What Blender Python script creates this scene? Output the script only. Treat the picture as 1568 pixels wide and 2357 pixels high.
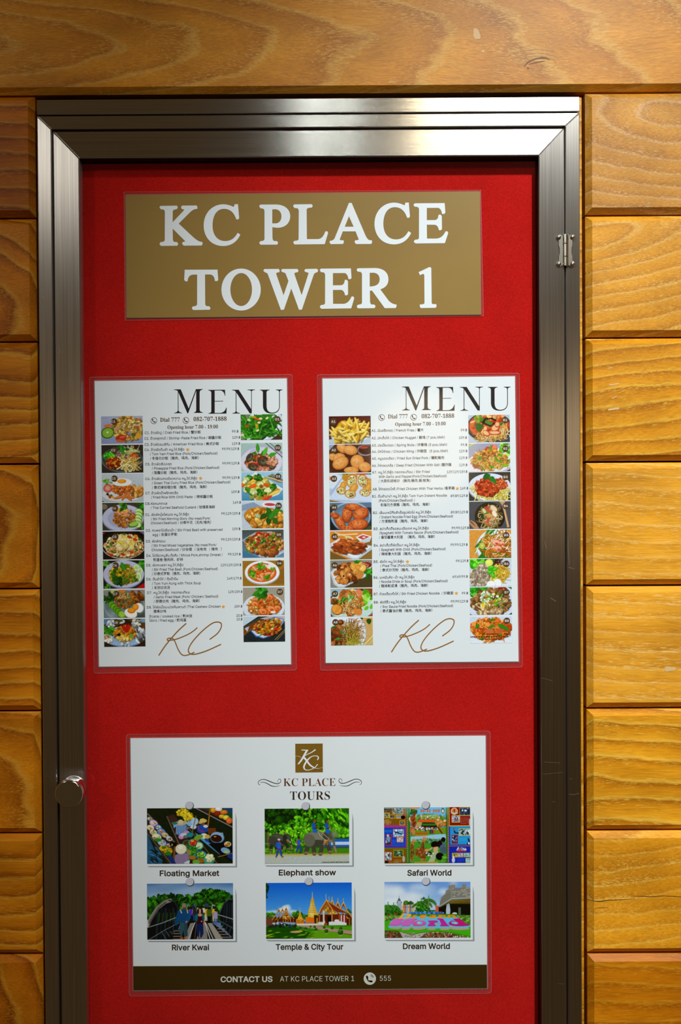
import bpy, bmesh, math, random, os
import numpy as np
from mathutils import Vector, Matrix
from mathutils.geometry import delaunay_2d_cdt, tessellate_polygon

# ------------------------------------------------------------------ scene, camera, light
for o in list(bpy.data.objects): bpy.data.objects.remove(o, do_unlink=True)
SC = bpy.context.scene
COL = SC.collection
SC.view_settings.view_transform = 'Standard'
SC.view_settings.look = 'None'
SC.view_settings.gamma = 1.0
SC.view_settings.use_curve_mapping = False
SC.view_settings.exposure = 0.0
try:
    SC.cycles.max_bounces = 8; SC.cycles.transparent_max_bounces = 12
    SC.cycles.caustics_reflective = False; SC.cycles.caustics_refractive = False
    SC.cycles.sample_clamp_indirect = 4.0
except Exception: pass

IW, IH, FPX, DIST, CZ = 1568.0, 2357.0, 2400.0, 1.2, 1.45
PITCH, ROLL, YAW = 0.01296, -0.00577, 0.00097
ROT = Matrix.Rotation(YAW, 3, 'Z') @ Matrix.Rotation(math.pi/2 - PITCH, 3, 'X') @ Matrix.Rotation(ROLL, 3, 'Z')
cam = bpy.data.cameras.new('camera')
cam.sensor_fit = 'VERTICAL'; cam.sensor_height = 36.0; cam.sensor_width = 24.0
cam.lens = 36.0*FPX/IH
cam.clip_start = 0.02; cam.clip_end = 60
CAM = bpy.data.objects.new('camera', cam); COL.objects.link(CAM)
CAM.matrix_world = Matrix.Translation((0, -DIST, CZ)) @ ROT.to_4x4()
SC.camera = CAM

def at(px, py, y=0.0):
    """where the sight line through a pixel of the photograph meets the plane at depth y: (x, z)"""
    d = ROT @ Vector(((px-IW/2)/FPX, -(py-IH/2)/FPX, -1.0))
    t = (y+DIST)/d.y
    return (t*d.x, CZ+t*d.z)
def pt(px, py, y=0.0):
    x, z = at(px, py, y); return Vector((x, y, z))

def srgb(h):
    h = h.lstrip('#'); v = np.array([int(h[i:i+2], 16) for i in (0, 2, 4)])/255.0
    return v
def lin(v):
    v = np.asarray(v, float)
    return np.where(v <= 0.04045, v/12.92, ((v+0.055)/1.055)**2.4)
def L4(h): return (*[float(c) for c in lin(srgb(h))], 1.0)

W = bpy.data.worlds.new('lobby_gloom'); SC.world = W; W.use_nodes = True
bgn = W.node_tree.nodes['Background']
bgn.inputs['Color'].default_value = (1.0, 0.60, 0.25, 1); bgn.inputs['Strength'].default_value = 0.055

def area(name, loc, target, size, power, col, size_y=None, spread=180):
    l = bpy.data.lights.new(name, 'AREA'); l.energy = power; l.color = col
    l.shape = 'RECTANGLE' if size_y else 'DISK'; l.size = size
    if size_y: l.size_y = size_y
    l.spread = math.radians(spread)
    o = bpy.data.objects.new(name, l); COL.objects.link(o); o.location = loc
    o.rotation_euler = (Vector(target)-Vector(loc)).to_track_quat('-Z', 'Y').to_euler()
    return o
def spot(name, loc, target, half, power, col, r=0.1, blend=1.0):
    l = bpy.data.lights.new(name, 'SPOT'); l.energy = power; l.color = col; l.shadow_soft_size = r
    l.spot_size = math.radians(2*half); l.spot_blend = blend
    o = bpy.data.objects.new(name, l); COL.objects.link(o); o.location = loc
    o.rotation_euler = (Vector(target)-Vector(loc)).to_track_quat('-Z', 'Y').to_euler()
    return o
spot('wall_washer_spot', (0.82, -2.60, 3.98), (0.30, 0.02, 1.40), 12.0, 690, (0.92, 0.985, 1.015), 0.10)
area('ceiling_lamp', (-0.10, -2.7, 2.97), (0, 0, 1.5), 0.10, 0.8, (0.93, 1.0, 0.97))
area('ceiling_lamp', (0.03, -2.7, 2.97), (0, 0, 1.5), 0.06, 0.45, (0.93, 1.0, 0.97))
area('ceiling_lamp', (0.37, -2.7, 2.97), (0, 0, 1.5), 0.16, 1.8, (1.0, 0.84, 0.55))
area('ceiling_and_fill_panel', (0.74, -2.7, 2.98), (0, 0, 1.5), 0.22, 4, (0.90, 0.97, 1.0), size_y=0.22)
area('ceiling_and_fill_panel', (1.5, -3.2, 4.2), (0, 0, 1.2), 0.9, 13, (0.92, 0.97, 1.0))  # added fill light, set high to stay out of the pane's reflection
area('stile_fill_light', (-1.9, -2.4, 2.74), (0, 0, 1.5), 0.34, 7.5, (1.0, 0.95, 0.86))  # added light to brighten the top of the left stile, no known fitting
area('lobby_lamp', (0.33, -3.0, 1.66), (0.1, 0, 1.5), 0.44, 2.6, (1.0, 0.72, 0.42))

# ------------------------------------------------------------------ tags and mesh helpers
def tag(o, label=None, cat=None, group=None, kind=None):
    for k, v in (('label', label), ('category', cat), ('group', group), ('kind', kind)):
        if v: o[k] = v
    return o
def empty(name, loc, parent=None):
    o = bpy.data.objects.new(name, None); COL.objects.link(o)
    o.empty_display_size = 0.03
    o.location = Vector(loc) - (wloc(parent) if parent else Vector())
    if parent: o.parent = parent
    return o
def wloc(o):
    v = Vector()
    while o is not None: v = v + Vector(o.location); o = o.parent
    return v
def mesh_obj(name, verts, faces, mats, parent=None, mat_idx=None, smooth=False):
    """world-space vertices; kept local to the parent's base"""
    off = wloc(parent) if parent else Vector()
    me = bpy.data.meshes.new(name)
    me.from_pydata([tuple(Vector(v)-off) for v in verts], [], faces)
    if not isinstance(mats, (list, tuple)): mats = [mats]
    for m in mats: me.materials.append(m)
    if mat_idx is not None: me.polygons.foreach_set('material_index', mat_idx)
    if smooth: me.polygons.foreach_set('use_smooth', [True]*len(me.polygons))
    me.update()
    o = bpy.data.objects.new(name, me); COL.objects.link(o)
    if parent: o.parent = parent
    return o

class MB:
    """collects solids into one mesh"""
    def __init__(s): s.v = []; s.f = []; s.m = []
    def add(s, verts, faces, mi=0):
        n = len(s.v); s.v += [Vector(v) for v in verts]
        s.f += [tuple(i+n for i in f) for f in faces]; s.m += [mi]*len(faces)
    def prism(s, poly, y0, y1, ch=0.0, mi=0, back=True):
        """poly [(x,z)] seen from the front (counter-clockwise seen from -y), front at y0 with a chamfer ch, back at y1"""
        n = len(poly); ins = inset(poly, ch) if ch else poly
        V = [Vector((x, y0, z)) for x, z in ins] + [Vector((x, y0+ch, z)) for x, z in poly] + [Vector((x, y1, z)) for x, z in poly]
        F = [tuple(range(n))]
        for i in range(n):
            j = (i+1) % n
            if ch: F.append((i, n+i, n+j, j))
            F.append((n+i, 2*n+i, 2*n+j, n+j) if ch else (i, 2*n+i, 2*n+j, j))
        if back: F.append(tuple(range(3*n-1, 2*n-1, -1)))
        s.add(V, F, mi)
    def box(s, x0, x1, z0, z1, y0, y1, ch=0.0, mi=0):
        s.prism([(x0, z0), (x1, z0), (x1, z1), (x0, z1)], y0, y1, ch, mi)
    def build(s, name, mats, parent=None, smooth=False):
        return mesh_obj(name, s.v, s.f, mats, parent, s.m, smooth)
def inset(poly, d):
    n = len(poly); out = []
    for i in range(n):
        a, b, c = Vector(poly[i-1]), Vector(poly[i]), Vector(poly[(i+1) % n])
        e1 = (b-a).normalized(); e2 = (c-b).normalized()
        n1 = Vector((-e1.y, e1.x)); n2 = Vector((-e2.y, e2.x))
        k = 1.0 + n1.dot(n2)
        m = (n1+n2)/max(k, 0.3)
        out.append(tuple(b + m*d))
    return out
def lathe(mb, profile, cx, cz, seg=48, mi=0):
    """profile [(r, y)] turned about the axis through (cx, cz) along y"""
    V = []; F = []; n = len(profile)
    for r, y in profile:
        for k in range(seg):
            a = 2*math.pi*k/seg; V.append((cx+r*math.cos(a), y, cz+r*math.sin(a)))
    for i in range(n-1):
        for k in range(seg):
            k2 = (k+1) % seg
            F.append((i*seg+k, i*seg+k2, (i+1)*seg+k2, (i+1)*seg+k))
    F.append(tuple((n-1)*seg+k for k in range(seg)))
    mb.add(V, F, mi)

# ------------------------------------------------------------------ materials
def newmat(name):
    m = bpy.data.materials.new(name); m.use_nodes = True
    nt = m.node_tree; b = nt.nodes['Principled BSDF']
    return m, nt, b
def N(nt, t, **kw):
    n = nt.nodes.new(t)
    for k, v in kw.items():
        if k.startswith('i_'): n.inputs[k[2:].replace('_', ' ')].default_value = v
        else: setattr(n, k, v)
    return n
def plain(name, hexcol, rough=0.5, metal=0.0, spec=0.5):
    m, nt, b = newmat(name)
    b.inputs['Base Color'].default_value = L4(hexcol); b.inputs['Roughness'].default_value = rough
    b.inputs['Metallic'].default_value = metal; b.inputs['Specular IOR Level'].default_value = spec
    return m
def ramp(nt, stops, interp='LINEAR'):
    r = nt.nodes.new('ShaderNodeValToRGB'); r.color_ramp.interpolation = interp
    el = r.color_ramp.elements
    while len(el) < len(stops): el.new(0.5)
    for e, (p, c) in zip(el, stops): e.position = p; e.color = c
    return r
def mix(nt, blend='MIX', fac=0.5):
    n = nt.nodes.new('ShaderNodeMix'); n.data_type = 'RGBA'; n.blend_type = blend
    n.inputs[0].default_value = fac
    return n          # A = inputs[6], B = inputs[7], out = outputs[2]

def wood_mat(name, mid, light, dark, fleck):
    m, nt, b = newmat(name); lk = nt.links.new
    at_ = N(nt, 'ShaderNodeAttribute', attribute_name='grain')
    tone = N(nt, 'ShaderNodeAttribute', attribute_name='tone')
    # slow warp so that no two rings run parallel
    mp0 = N(nt, 'ShaderNodeMapping'); mp0.inputs['Scale'].default_value = (0.30, 0.9, 0.9)
    lk(at_.outputs['Vector'], mp0.inputs['Vector'])
    nz0 = N(nt, 'ShaderNodeTexNoise', i_Scale=1.0, i_Detail=3.0, i_Roughness=0.55); lk(mp0.outputs[0], nz0.inputs['Vector'])
    sub = N(nt, 'ShaderNodeVectorMath', operation='SUBTRACT'); sub.inputs[1].default_value = (0.5, 0.5, 0.5)
    lk(nz0.outputs['Color'], sub.inputs[0])
    scl = N(nt, 'ShaderNodeVectorMath', operation='SCALE'); scl.inputs[3].default_value = 0.42
    lk(sub.outputs[0], scl.inputs[0])
    add = N(nt, 'ShaderNodeVectorMath', operation='ADD'); lk(at_.outputs['Vector'], add.inputs[0]); lk(scl.outputs[0], add.inputs[1])
    wv = N(nt, 'ShaderNodeTexWave', wave_type='RINGS', rings_direction='X', wave_profile='SAW')
    wv.inputs['Scale'].default_value = 1.9; wv.inputs['Distortion'].default_value = 0.55
    wv.inputs['Detail'].default_value = 4.0; wv.inputs['Detail Scale'].default_value = 3.4; wv.inputs['Detail Roughness'].default_value = 0.62
    lk(add.outputs[0], wv.inputs['Vector'])
    cr = ramp(nt, [(0.0, L4(light)), (0.45, L4(mid)), (0.78, L4(dark)), (0.9, L4(fleck)), (1.0, L4(light))])
    lk(wv.outputs['Fac'], cr.inputs['Fac'])
    # large soft colour drift
    dr = N(nt, 'ShaderNodeMapping'); dr.inputs['Scale'].default_value = (0.8, 2.2, 2.2); lk(at_.outputs['Vector'], dr.inputs['Vector'])
    dn = N(nt, 'ShaderNodeTexNoise', i_Scale=1.0, i_Detail=2.0); lk(dr.outputs[0], dn.inputs['Vector'])
    drr = ramp(nt, [(0.3, (0.68, 0.60, 0.5, 1)), (0.7, (1.18, 1.16, 1.12, 1))]); lk(dn.outputs['Fac'], drr.inputs['Fac'])
    m1 = mix(nt, 'MULTIPLY', 0.75); mc = mix(nt, 'MIX'); lk(tone.outputs['Alpha'], mc.inputs[0]); mc.inputs[6].default_value = L4(mid); lk(cr.outputs[0], mc.inputs[7])
    lk(mc.outputs[2], m1.inputs[6]); lk(drr.outputs[0], m1.inputs[7])
    # fibres
    fm = N(nt, 'ShaderNodeMapping'); fm.inputs['Scale'].default_value = (3.0, 70, 70); lk(add.outputs[0], fm.inputs['Vector'])
    fn = N(nt, 'ShaderNodeTexNoise', i_Scale=1.0, i_Detail=3.0, i_Roughness=0.6); lk(fm.outputs[0], fn.inputs['Vector'])
    fr = ramp(nt, [(0.3, (0.72, 0.68, 0.6, 1)), (0.62, (1.08, 1.08, 1.08, 1))]); lk(fn.outputs['Fac'], fr.inputs['Fac'])
    m2 = mix(nt, 'MULTIPLY', 0.8); lk(m1.outputs[2], m2.inputs[6]); lk(fr.outputs[0], m2.inputs[7])
    # pale open pores, thickest along the ring edges
    pm = N(nt, 'ShaderNodeMapping'); pm.inputs['Scale'].default_value = (9.0, 85, 85); lk(add.outputs[0], pm.inputs['Vector'])
    pn = N(nt, 'ShaderNodeTexNoise', i_Scale=1.0, i_Detail=2.0, i_Roughness=0.7); lk(pm.outputs[0], pn.inputs['Vector'])
    bd = N(nt, 'ShaderNodeMapping'); bd.inputs['Scale'].default_value = (0.7, 5, 5); lk(add.outputs[0], bd.inputs['Vector'])
    bn = N(nt, 'ShaderNodeTexNoise', i_Scale=1.0, i_Detail=1.0); lk(bd.outputs[0], bn.inputs['Vector'])
    s1 = N(nt, 'ShaderNodeMath', operation='MULTIPLY_ADD'); s1.inputs[1].default_value = 0.16; lk(wv.outputs['Fac'], s1.inputs[0]); lk(pn.outputs['Fac'], s1.inputs[2])
    s2 = N(nt, 'ShaderNodeMath', operation='MULTIPLY_ADD'); s2.inputs[1].default_value = 0.3; lk(bn.outputs['Fac'], s2.inputs[0]); lk(s1.outputs[0], s2.inputs[2])
    pr = ramp(nt, [(0.80, (0, 0, 0, 1)), (0.93, (0.6, 0.6, 0.6, 1))]); lk(s2.outputs[0], pr.inputs['Fac'])
    m3 = mix(nt, 'MIX'); lk(pr.outputs[0], m3.inputs[0]); lk(m2.outputs[2], m3.inputs[6]); m3.inputs[7].default_value = L4(fleck)
    m4 = mix(nt, 'MULTIPLY', 1.0); lk(m3.outputs[2], m4.inputs[6]); lk(tone.outputs['Color'], m4.inputs[7])
    lk(m4.outputs[2], b.inputs['Base Color'])
    b.inputs['Roughness'].default_value = 0.42; b.inputs['Specular IOR Level'].default_value = 0.22
    b.inputs['Coat Weight'].default_value = 0.10; b.inputs['Coat Roughness'].default_value = 0.28
    bp = N(nt, 'ShaderNodeBump'); bp.inputs['Strength'].default_value = 0.12; bp.inputs['Distance'].default_value = 0.0012
    lk(s2.outputs[0], bp.inputs['Height']); lk(bp.outputs[0], b.inputs['Normal'])
    return m
TEAK = wood_mat('varnished_teak', '#d6951a', '#e0a62c', '#a4660a', '#e4bd54')

def steel_mat(name, axis):
    """brushed along axis; the highlight spreads across the brushing"""
    m, nt, b = newmat(name); lk = nt.links.new
    geo = N(nt, 'ShaderNodeNewGeometry')
    mp = N(nt, 'ShaderNodeMapping'); mp.inputs['Scale'].default_value = (6, 900, 900) if axis == 'x' else (900, 900, 6)
    lk(geo.outputs['Position'], mp.inputs['Vector'])
    nz = N(nt, 'ShaderNodeTexNoise', i_Scale=1.0, i_Detail=2.0); lk(mp.outputs[0], nz.inputs['Vector'])
    mp2 = N(nt, 'ShaderNodeMapping'); mp2.inputs['Scale'].default_value = (5, 5, 30) if axis == 'x' else (30, 5, 5)
    lk(geo.outputs['Position'], mp2.inputs['Vector'])
    nz2 = N(nt, 'ShaderNodeTexNoise', i_Scale=1.0, i_Detail=3.0); lk(mp2.outputs[0], nz2.inputs['Vector'])
    cr = ramp(nt, [(0.3, (0.50, 0.475, 0.44, 1)), (0.7, (0.66, 0.64, 0.61, 1))]); lk(nz.outputs['Fac'], cr.inputs['Fac'])
    lk(cr.outputs[0], b.inputs['Base Color'])
    rr = N(nt, 'ShaderNodeMapRange'); rr.inputs['To Min'].default_value = 0.16 if axis == 'x' else 0.25; rr.inputs['To Max'].default_value = 0.25 if axis == 'x' else 0.36
    lk(nz2.outputs['Fac'], rr.inputs['Value']); lk(rr.outputs[0], b.inputs['Roughness'])
    b.inputs['Metallic'].default_value = 1.0
    b.inputs['Anisotropic'].default_value = 0.85
    tg = N(nt, 'ShaderNodeCombineXYZ'); tg.inputs[0 if axis == 'x' else 2].default_value = 1.0
    lk(tg.outputs[0], b.inputs['Tangent'])
    b.inputs['Anisotropic Rotation'].default_value = 0.25
    # fine scratches
    vo = N(nt, 'ShaderNodeTexVoronoi', feature='DISTANCE_TO_EDGE'); vo.inputs['Scale'].default_value = 34
    lk(geo.outputs['Position'], vo.inputs['Vector'])
    bp = N(nt, 'ShaderNodeBump'); bp.inputs['Strength'].default_value = 0.05; bp.inputs['Distance'].default_value = 0.0004
    lk(nz.outputs['Fac'], bp.inputs['Height']); lk(bp.outputs[0], b.inputs['Normal'])
    return m
STEEL_H = steel_mat('brushed_steel_across', 'x')
STEEL_V = steel_mat('brushed_steel_upright', 'z')
CHROME = plain('polished_chrome', '#d5d2cc', 0.11, 1.0)
NICKEL = plain('satin_nickel', '#b9b4a8', 0.24, 1.0)
DARK = plain('dark_gap', '#140c06', 0.8)
def felt_mat():
    m, nt, b = newmat('red_felt'); lk = nt.links.new
    geo = N(nt, 'ShaderNodeNewGeometry')
    nz = N(nt, 'ShaderNodeTexNoise', i_Scale=800.0, i_Detail=2.0); lk(geo.outputs['Position'], nz.inputs['Vector'])
    nb = N(nt, 'ShaderNodeTexNoise', i_Scale=14.0, i_Detail=3.0); lk(geo.outputs['Position'], nb.inputs['Vector'])
    cr = ramp(nt, [(0.3, L4('#ae0d09')), (0.7, L4('#ce160f'))]); lk(nz.outputs['Fac'], cr.inputs['Fac'])
    dr = ramp(nt, [(0.3, (0.86, 0.8, 0.8, 1)), (0.65, (1, 1, 1, 1))]); lk(nb.outputs['Fac'], dr.inputs['Fac'])
    mm = mix(nt, 'MULTIPLY', 1.0); lk(cr.outputs[0], mm.inputs[6]); lk(dr.outputs[0], mm.inputs[7])
    lk(mm.outputs[2], b.inputs['Base Color'])
    b.inputs['Roughness'].default_value = 0.95; b.inputs['Specular IOR Level'].default_value = 0.15
    b.inputs['Sheen Weight'].default_value = 0.06; b.inputs['Sheen Roughness'].default_value = 0.5
    b.inputs['Sheen Tint'].default_value = (1, 0.3, 0.3, 1)
    bp = N(nt, 'ShaderNodeBump'); bp.inputs['Strength'].default_value = 0.25; bp.inputs['Distance'].default_value = 0.0008
    lk(nz.outputs['Fac'], bp.inputs['Height']); lk(bp.outputs[0], b.inputs['Normal'])
    return m
FELT = felt_mat()
def clear_mat(name, body, tint, gloss_rough, ior, milky=0.0):
    m = bpy.data.materials.new(name); m.use_nodes = True; nt = m.node_tree; lk = nt.links.new
    for n in list(nt.nodes): nt.nodes.remove(n)
    out = N(nt, 'ShaderNodeOutputMaterial')
    tr = N(nt, 'ShaderNodeBsdfTransparent'); tr.inputs[0].default_value = tint
    gl = N(nt, 'ShaderNodeBsdfGlossy'); gl.inputs['Roughness'].default_value = gloss_rough; gl.inputs['Color'].default_value = (1, 1, 1, 1)
    fr = N(nt, 'ShaderNodeFresnel'); fr.inputs['IOR'].default_value = ior
    mx = N(nt, 'ShaderNodeMixShader')
    geo = N(nt, 'ShaderNodeNewGeometry'); fb = N(nt, 'ShaderNodeMath', operation='SUBTRACT'); fb.inputs[0].default_value = 1.0
    lk(geo.outputs['Backfacing'], fb.inputs[1]); fm = N(nt, 'ShaderNodeMath', operation='MULTIPLY')
    lk(fr.outputs[0], fm.inputs[0]); lk(fb.outputs[0], fm.inputs[1]); lk(fm.outputs[0], mx.inputs[0])
    if milky:
        df = N(nt, 'ShaderNodeBsdfDiffuse'); df.inputs[0].default_value = body
        m0 = N(nt, 'ShaderNodeMixShader'); m0.inputs[0].default_value = milky
        lk(tr.outputs[0], m0.inputs[1]); lk(df.outputs[0], m0.inputs[2]); lk(m0.outputs[0], mx.inputs[1])
    else: lk(tr.outputs[0], mx.inputs[1])
    lk(gl.outputs[0], mx.inputs[2]); lk(mx.outputs[0], out.inputs[0])
    return m
GLASS = clear_mat('clear_glass', None, (0.985, 0.99, 0.985, 1), 0.07, 1.35)
FILM = clear_mat('laminate_film', (0.85, 0.8, 0.8, 1), (0.97, 0.96, 0.96, 1), 0.12, 1.4, 0.015)
SEAM = clear_mat('laminate_seam', (0.95, 0.85, 0.85, 1), (0.95, 0.93, 0.93, 1), 0.15, 1.45, 0.085)

def print_mat(name, hexcol, rough=0.32, mottle=0.0):
    m, nt, b = newmat(name)
    c = L4(hexcol)
    if mottle:
        lk = nt.links.new
        geo = N(nt, 'ShaderNodeNewGeometry')
        nz = N(nt, 'ShaderNodeTexNoise', i_Scale=9.0, i_Detail=4.0); lk(geo.outputs['Position'], nz.inputs['Vector'])
        cr = ramp(nt, [(0.3, (*[x*(1-mottle) for x in c[:3]], 1)), (0.7, (*[x*(1+mottle) for x in c[:3]], 1))]); lk(nz.outputs['Fac'], cr.inputs['Fac'])
        lk(cr.outputs[0], b.inputs['Base Color'])
    else: b.inputs['Base Color'].default_value = c
    b.inputs['Roughness'].default_value = rough; b.inputs['Specular IOR Level'].default_value = 0.35
    return m
PAPER = print_mat('laminated_white_paper', '#e9eef2', 0.35, 0.012)
INK = print_mat('black_ink', '#1e1a1c')
BROWN_INK = print_mat('brown_ink', '#5b3b1c')
RUST_INK = print_mat('rust_brown_ink', '#6a3a22')
OLIVE_INK = print_mat('dark_olive_ink', '#33281a')
SIGNATURE = print_mat('bronze_ink', '#9a6a34')
STAR = print_mat('orange_ink', '#f6a93a')
BADGE = print_mat('brown_badge_ink', '#5c3d18')
BADGE_D = print_mat('dark_badge_ink', '#4a2f12')
WHITE_INK = print_mat('white_ink', '#eef2f6')
CREAM_INK = print_mat('cream_ink', '#d9d9cf')
GOLD = print_mat('gold_print', '#97773a', 0.33, 0.05)
BAND = print_mat('dark_brown_print', '#3c2908', 0.25)
LOGO = print_mat('logo_gold_print', '#84601c', 0.33, 0.08)
PIN_GREY = print_mat('pale_grey_print', '#c9c8d4')
PIN_RIM = print_mat('dark_grey_print', '#4b4c55')
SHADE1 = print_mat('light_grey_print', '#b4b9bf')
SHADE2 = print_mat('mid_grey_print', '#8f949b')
def photo_mat():
    m, nt, b = newmat('colour_photo_print')
    a = N(nt, 'ShaderNodeVertexColor', layer_name='print')
    nt.links.new(a.outputs['Color'], b.inputs['Base Color'])
    b.inputs['Roughness'].default_value = 0.32; b.inputs['Specular IOR Level'].default_value = 0.35
    return m
PHOTO = photo_mat()

# ------------------------------------------------------------------ flat printing: outlines filled by winding number
def tri_fill(loops):
    """loops: list of (n,2) arrays -> (verts, tris) of everything with non-zero winding"""
    V = []; Ed = []
    for lp in loops:
        n0 = len(V); k = len(lp)
        V += [Vector((float(p[0]), float(p[1]))) for p in lp]
        Ed += [(n0+i, n0+(i+1) % k) for i in range(k)]
    try: r = delaunay_2d_cdt(V, Ed, [], 0, 1e-7)
    except Exception: return np.zeros((0, 2)), []
    vo = np.array([(v.x, v.y) for v in r[0]]); tr = [f for f in r[2] if len(f) == 3]
    if not tr: return np.zeros((0, 2)), []
    T = np.array(tr); C = vo[T].mean(1)
    wn = np.zeros(len(C))
    for lp in loops:
        a = np.asarray(lp, float); b = np.roll(a, -1, 0)
        cy = C[:, 1][:, None]; cx = C[:, 0][:, None]
        up = (a[:, 1] <= cy) & (b[:, 1] > cy); dn = (a[:, 1] > cy) & (b[:, 1] <= cy)
        side = (b[:, 0]-a[:, 0])*(cy-a[:, 1]) - (cx-a[:, 0])*(b[:, 1]-a[:, 1])
        wn += (up & (side > 0)).sum(1) - (dn & (side < 0)).sum(1)
    keep = np.abs(wn) > 0
    return vo, [tuple(t) for t, k in zip(T.tolist(), keep) if k]

FONT_INTER = None
try: FONT_INTER = bpy.data.fonts.load(os.path.join(bpy.utils.system_resource('DATAFILES', path='fonts'), 'Inter.woff2'))
except Exception: FONT_INTER = None
_tc = bpy.data.curves.new('type_case', 'FONT'); _tc.fill_mode = 'NONE'
_to = bpy.data.objects.new('type_case', _tc); COL.objects.link(_to)
FONT_BASE = _tc.font
if FONT_INTER: _tc.font_bold = FONT_INTER
_cache = {}
LATIN_SCALE = 1.38
def _outline(body, off, latin, res, spacing):
    _tc.body = body; _tc.size = 1.0; _tc.offset = 0.0; _tc.resolution_u = res; _tc.space_character = spacing
    for i, ch in enumerate(body): _tc.body_format[i].use_bold = bool(latin and FONT_INTER)
    bpy.context.view_layer.update()
    dg = bpy.context.evaluated_depsgraph_get()
    me = bpy.data.meshes.new_from_object(_to.evaluated_get(dg))
    n = len(me.vertices); co = np.zeros(n*3); me.vertices.foreach_get('co', co); co = co.reshape(-1, 3)[:, :2]
    ed = np.zeros(len(me.edges)*2, int); me.edges.foreach_get('vertices', ed); ed = ed.reshape(-1, 2)
    bpy.data.meshes.remove(me)
    return co, ed
def _run(body, off, latin, res, spacing):
    """one run of a single script -> (verts, tris, advance)"""
    key = (body, off, latin, res, spacing)
    if key in _cache: return _cache[key]
    bar, _e = _outline('l', off, latin, res, spacing)
    co, ed = _outline(body+'l', off, latin, res, spacing)
    adv = co[:, 0].max()-bar[:, 0].max()
    n = len(co); par = list(range(n))
    def fd(i):
        while par[i] != i: par[i] = par[par[i]]; i = par[i]
        return i
    for a, b in ed: par[fd(int(a))] = fd(int(b))
    comp = {}
    for i in range(n): comp.setdefault(fd(i), []).append(i)
    loops = [co[c] for c in comp.values() if len(c) > 2]
    lim = co[:, 0].max()-1e-5
    loops = [l for l in loops if l[:, 0].max() < lim]
    if off and loops:
        def area2(l): return float(np.sum(l[:, 0]*np.roll(l[:, 1], -1)-np.roll(l[:, 0], -1)*l[:, 1]))
        big = max(loops, key=lambda l: abs(area2(l))); sg = 1.0 if area2(big) > 0 else -1.0
        k = off/(LATIN_SCALE if latin and FONT_INTER else 1.0); out = []
        for l in loops:
            keep = np.linalg.norm(l-np.roll(l, 1, 0), axis=1) > 1e-5
            l = l[keep]
            if len(l) < 3: continue
            e = np.roll(l, -1, 0)-l; e /= np.maximum(np.linalg.norm(e, axis=1), 1e-9)[:, None]
            nn = np.stack([e[:, 1], -e[:, 0]], 1)*sg; m = nn+np.roll(nn, 1, 0)
            m /= np.maximum((m*m).sum(1), 0.8)[:, None]/2.0
            out.append(l+m*k)
        loops = out
    # loops that overlap in x belong to one glyph
    loops.sort(key=lambda a: a[:, 0].min())
    groups = []; right = -1e9
    for lp in loops:
        if lp[:, 0].min() > right: groups.append([])
        groups[-1].append(lp); right = max(right, lp[:, 0].max())
    VV = []; TT = []; k = 0
    for g in groups:
        v, t = tri_fill(g)
        VV.append(v); TT += [(a+k, b+k, c+k) for a, b, c in t]; k += len(v)
    v = np.concatenate(VV) if VV else np.zeros((0, 2))
    if latin and FONT_INTER: v = v*LATIN_SCALE; adv *= LATIN_SCALE
    _cache[key] = (v, TT, adv)
    return _cache[key]
def text_tris(body, off=0.0, latin=True, res=3, spacing=1.0):
    """one line of writing -> (verts (n,2), tris, width), em size 1, baseline 0, ink starting at x = 0"""
    runs = []
    for ch in body:
        k = bool(latin and FONT_INTER and ord(ch) < 0x300)
        if runs and runs[-1][0] == k: runs[-1][1] += ch
        else: runs.append([k, ch])
    VV = []; TT = []; k = 0; x = 0.0
    for lat, s in runs:
        v, t, adv = _run(s, off, lat, res, spacing)
        VV.append(v+np.array([x, 0.0])); TT += [(a+k, b+k, c+k) for a, b, c in t]; k += len(v); x += adv
    v = np.concatenate(VV) if VV else np.zeros((0, 2))
    if len(v): v = v-np.array([v[:, 0].min(), 0])
    return v, TT, (float(v[:, 0].max()) if len(v) else 0.0)

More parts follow.
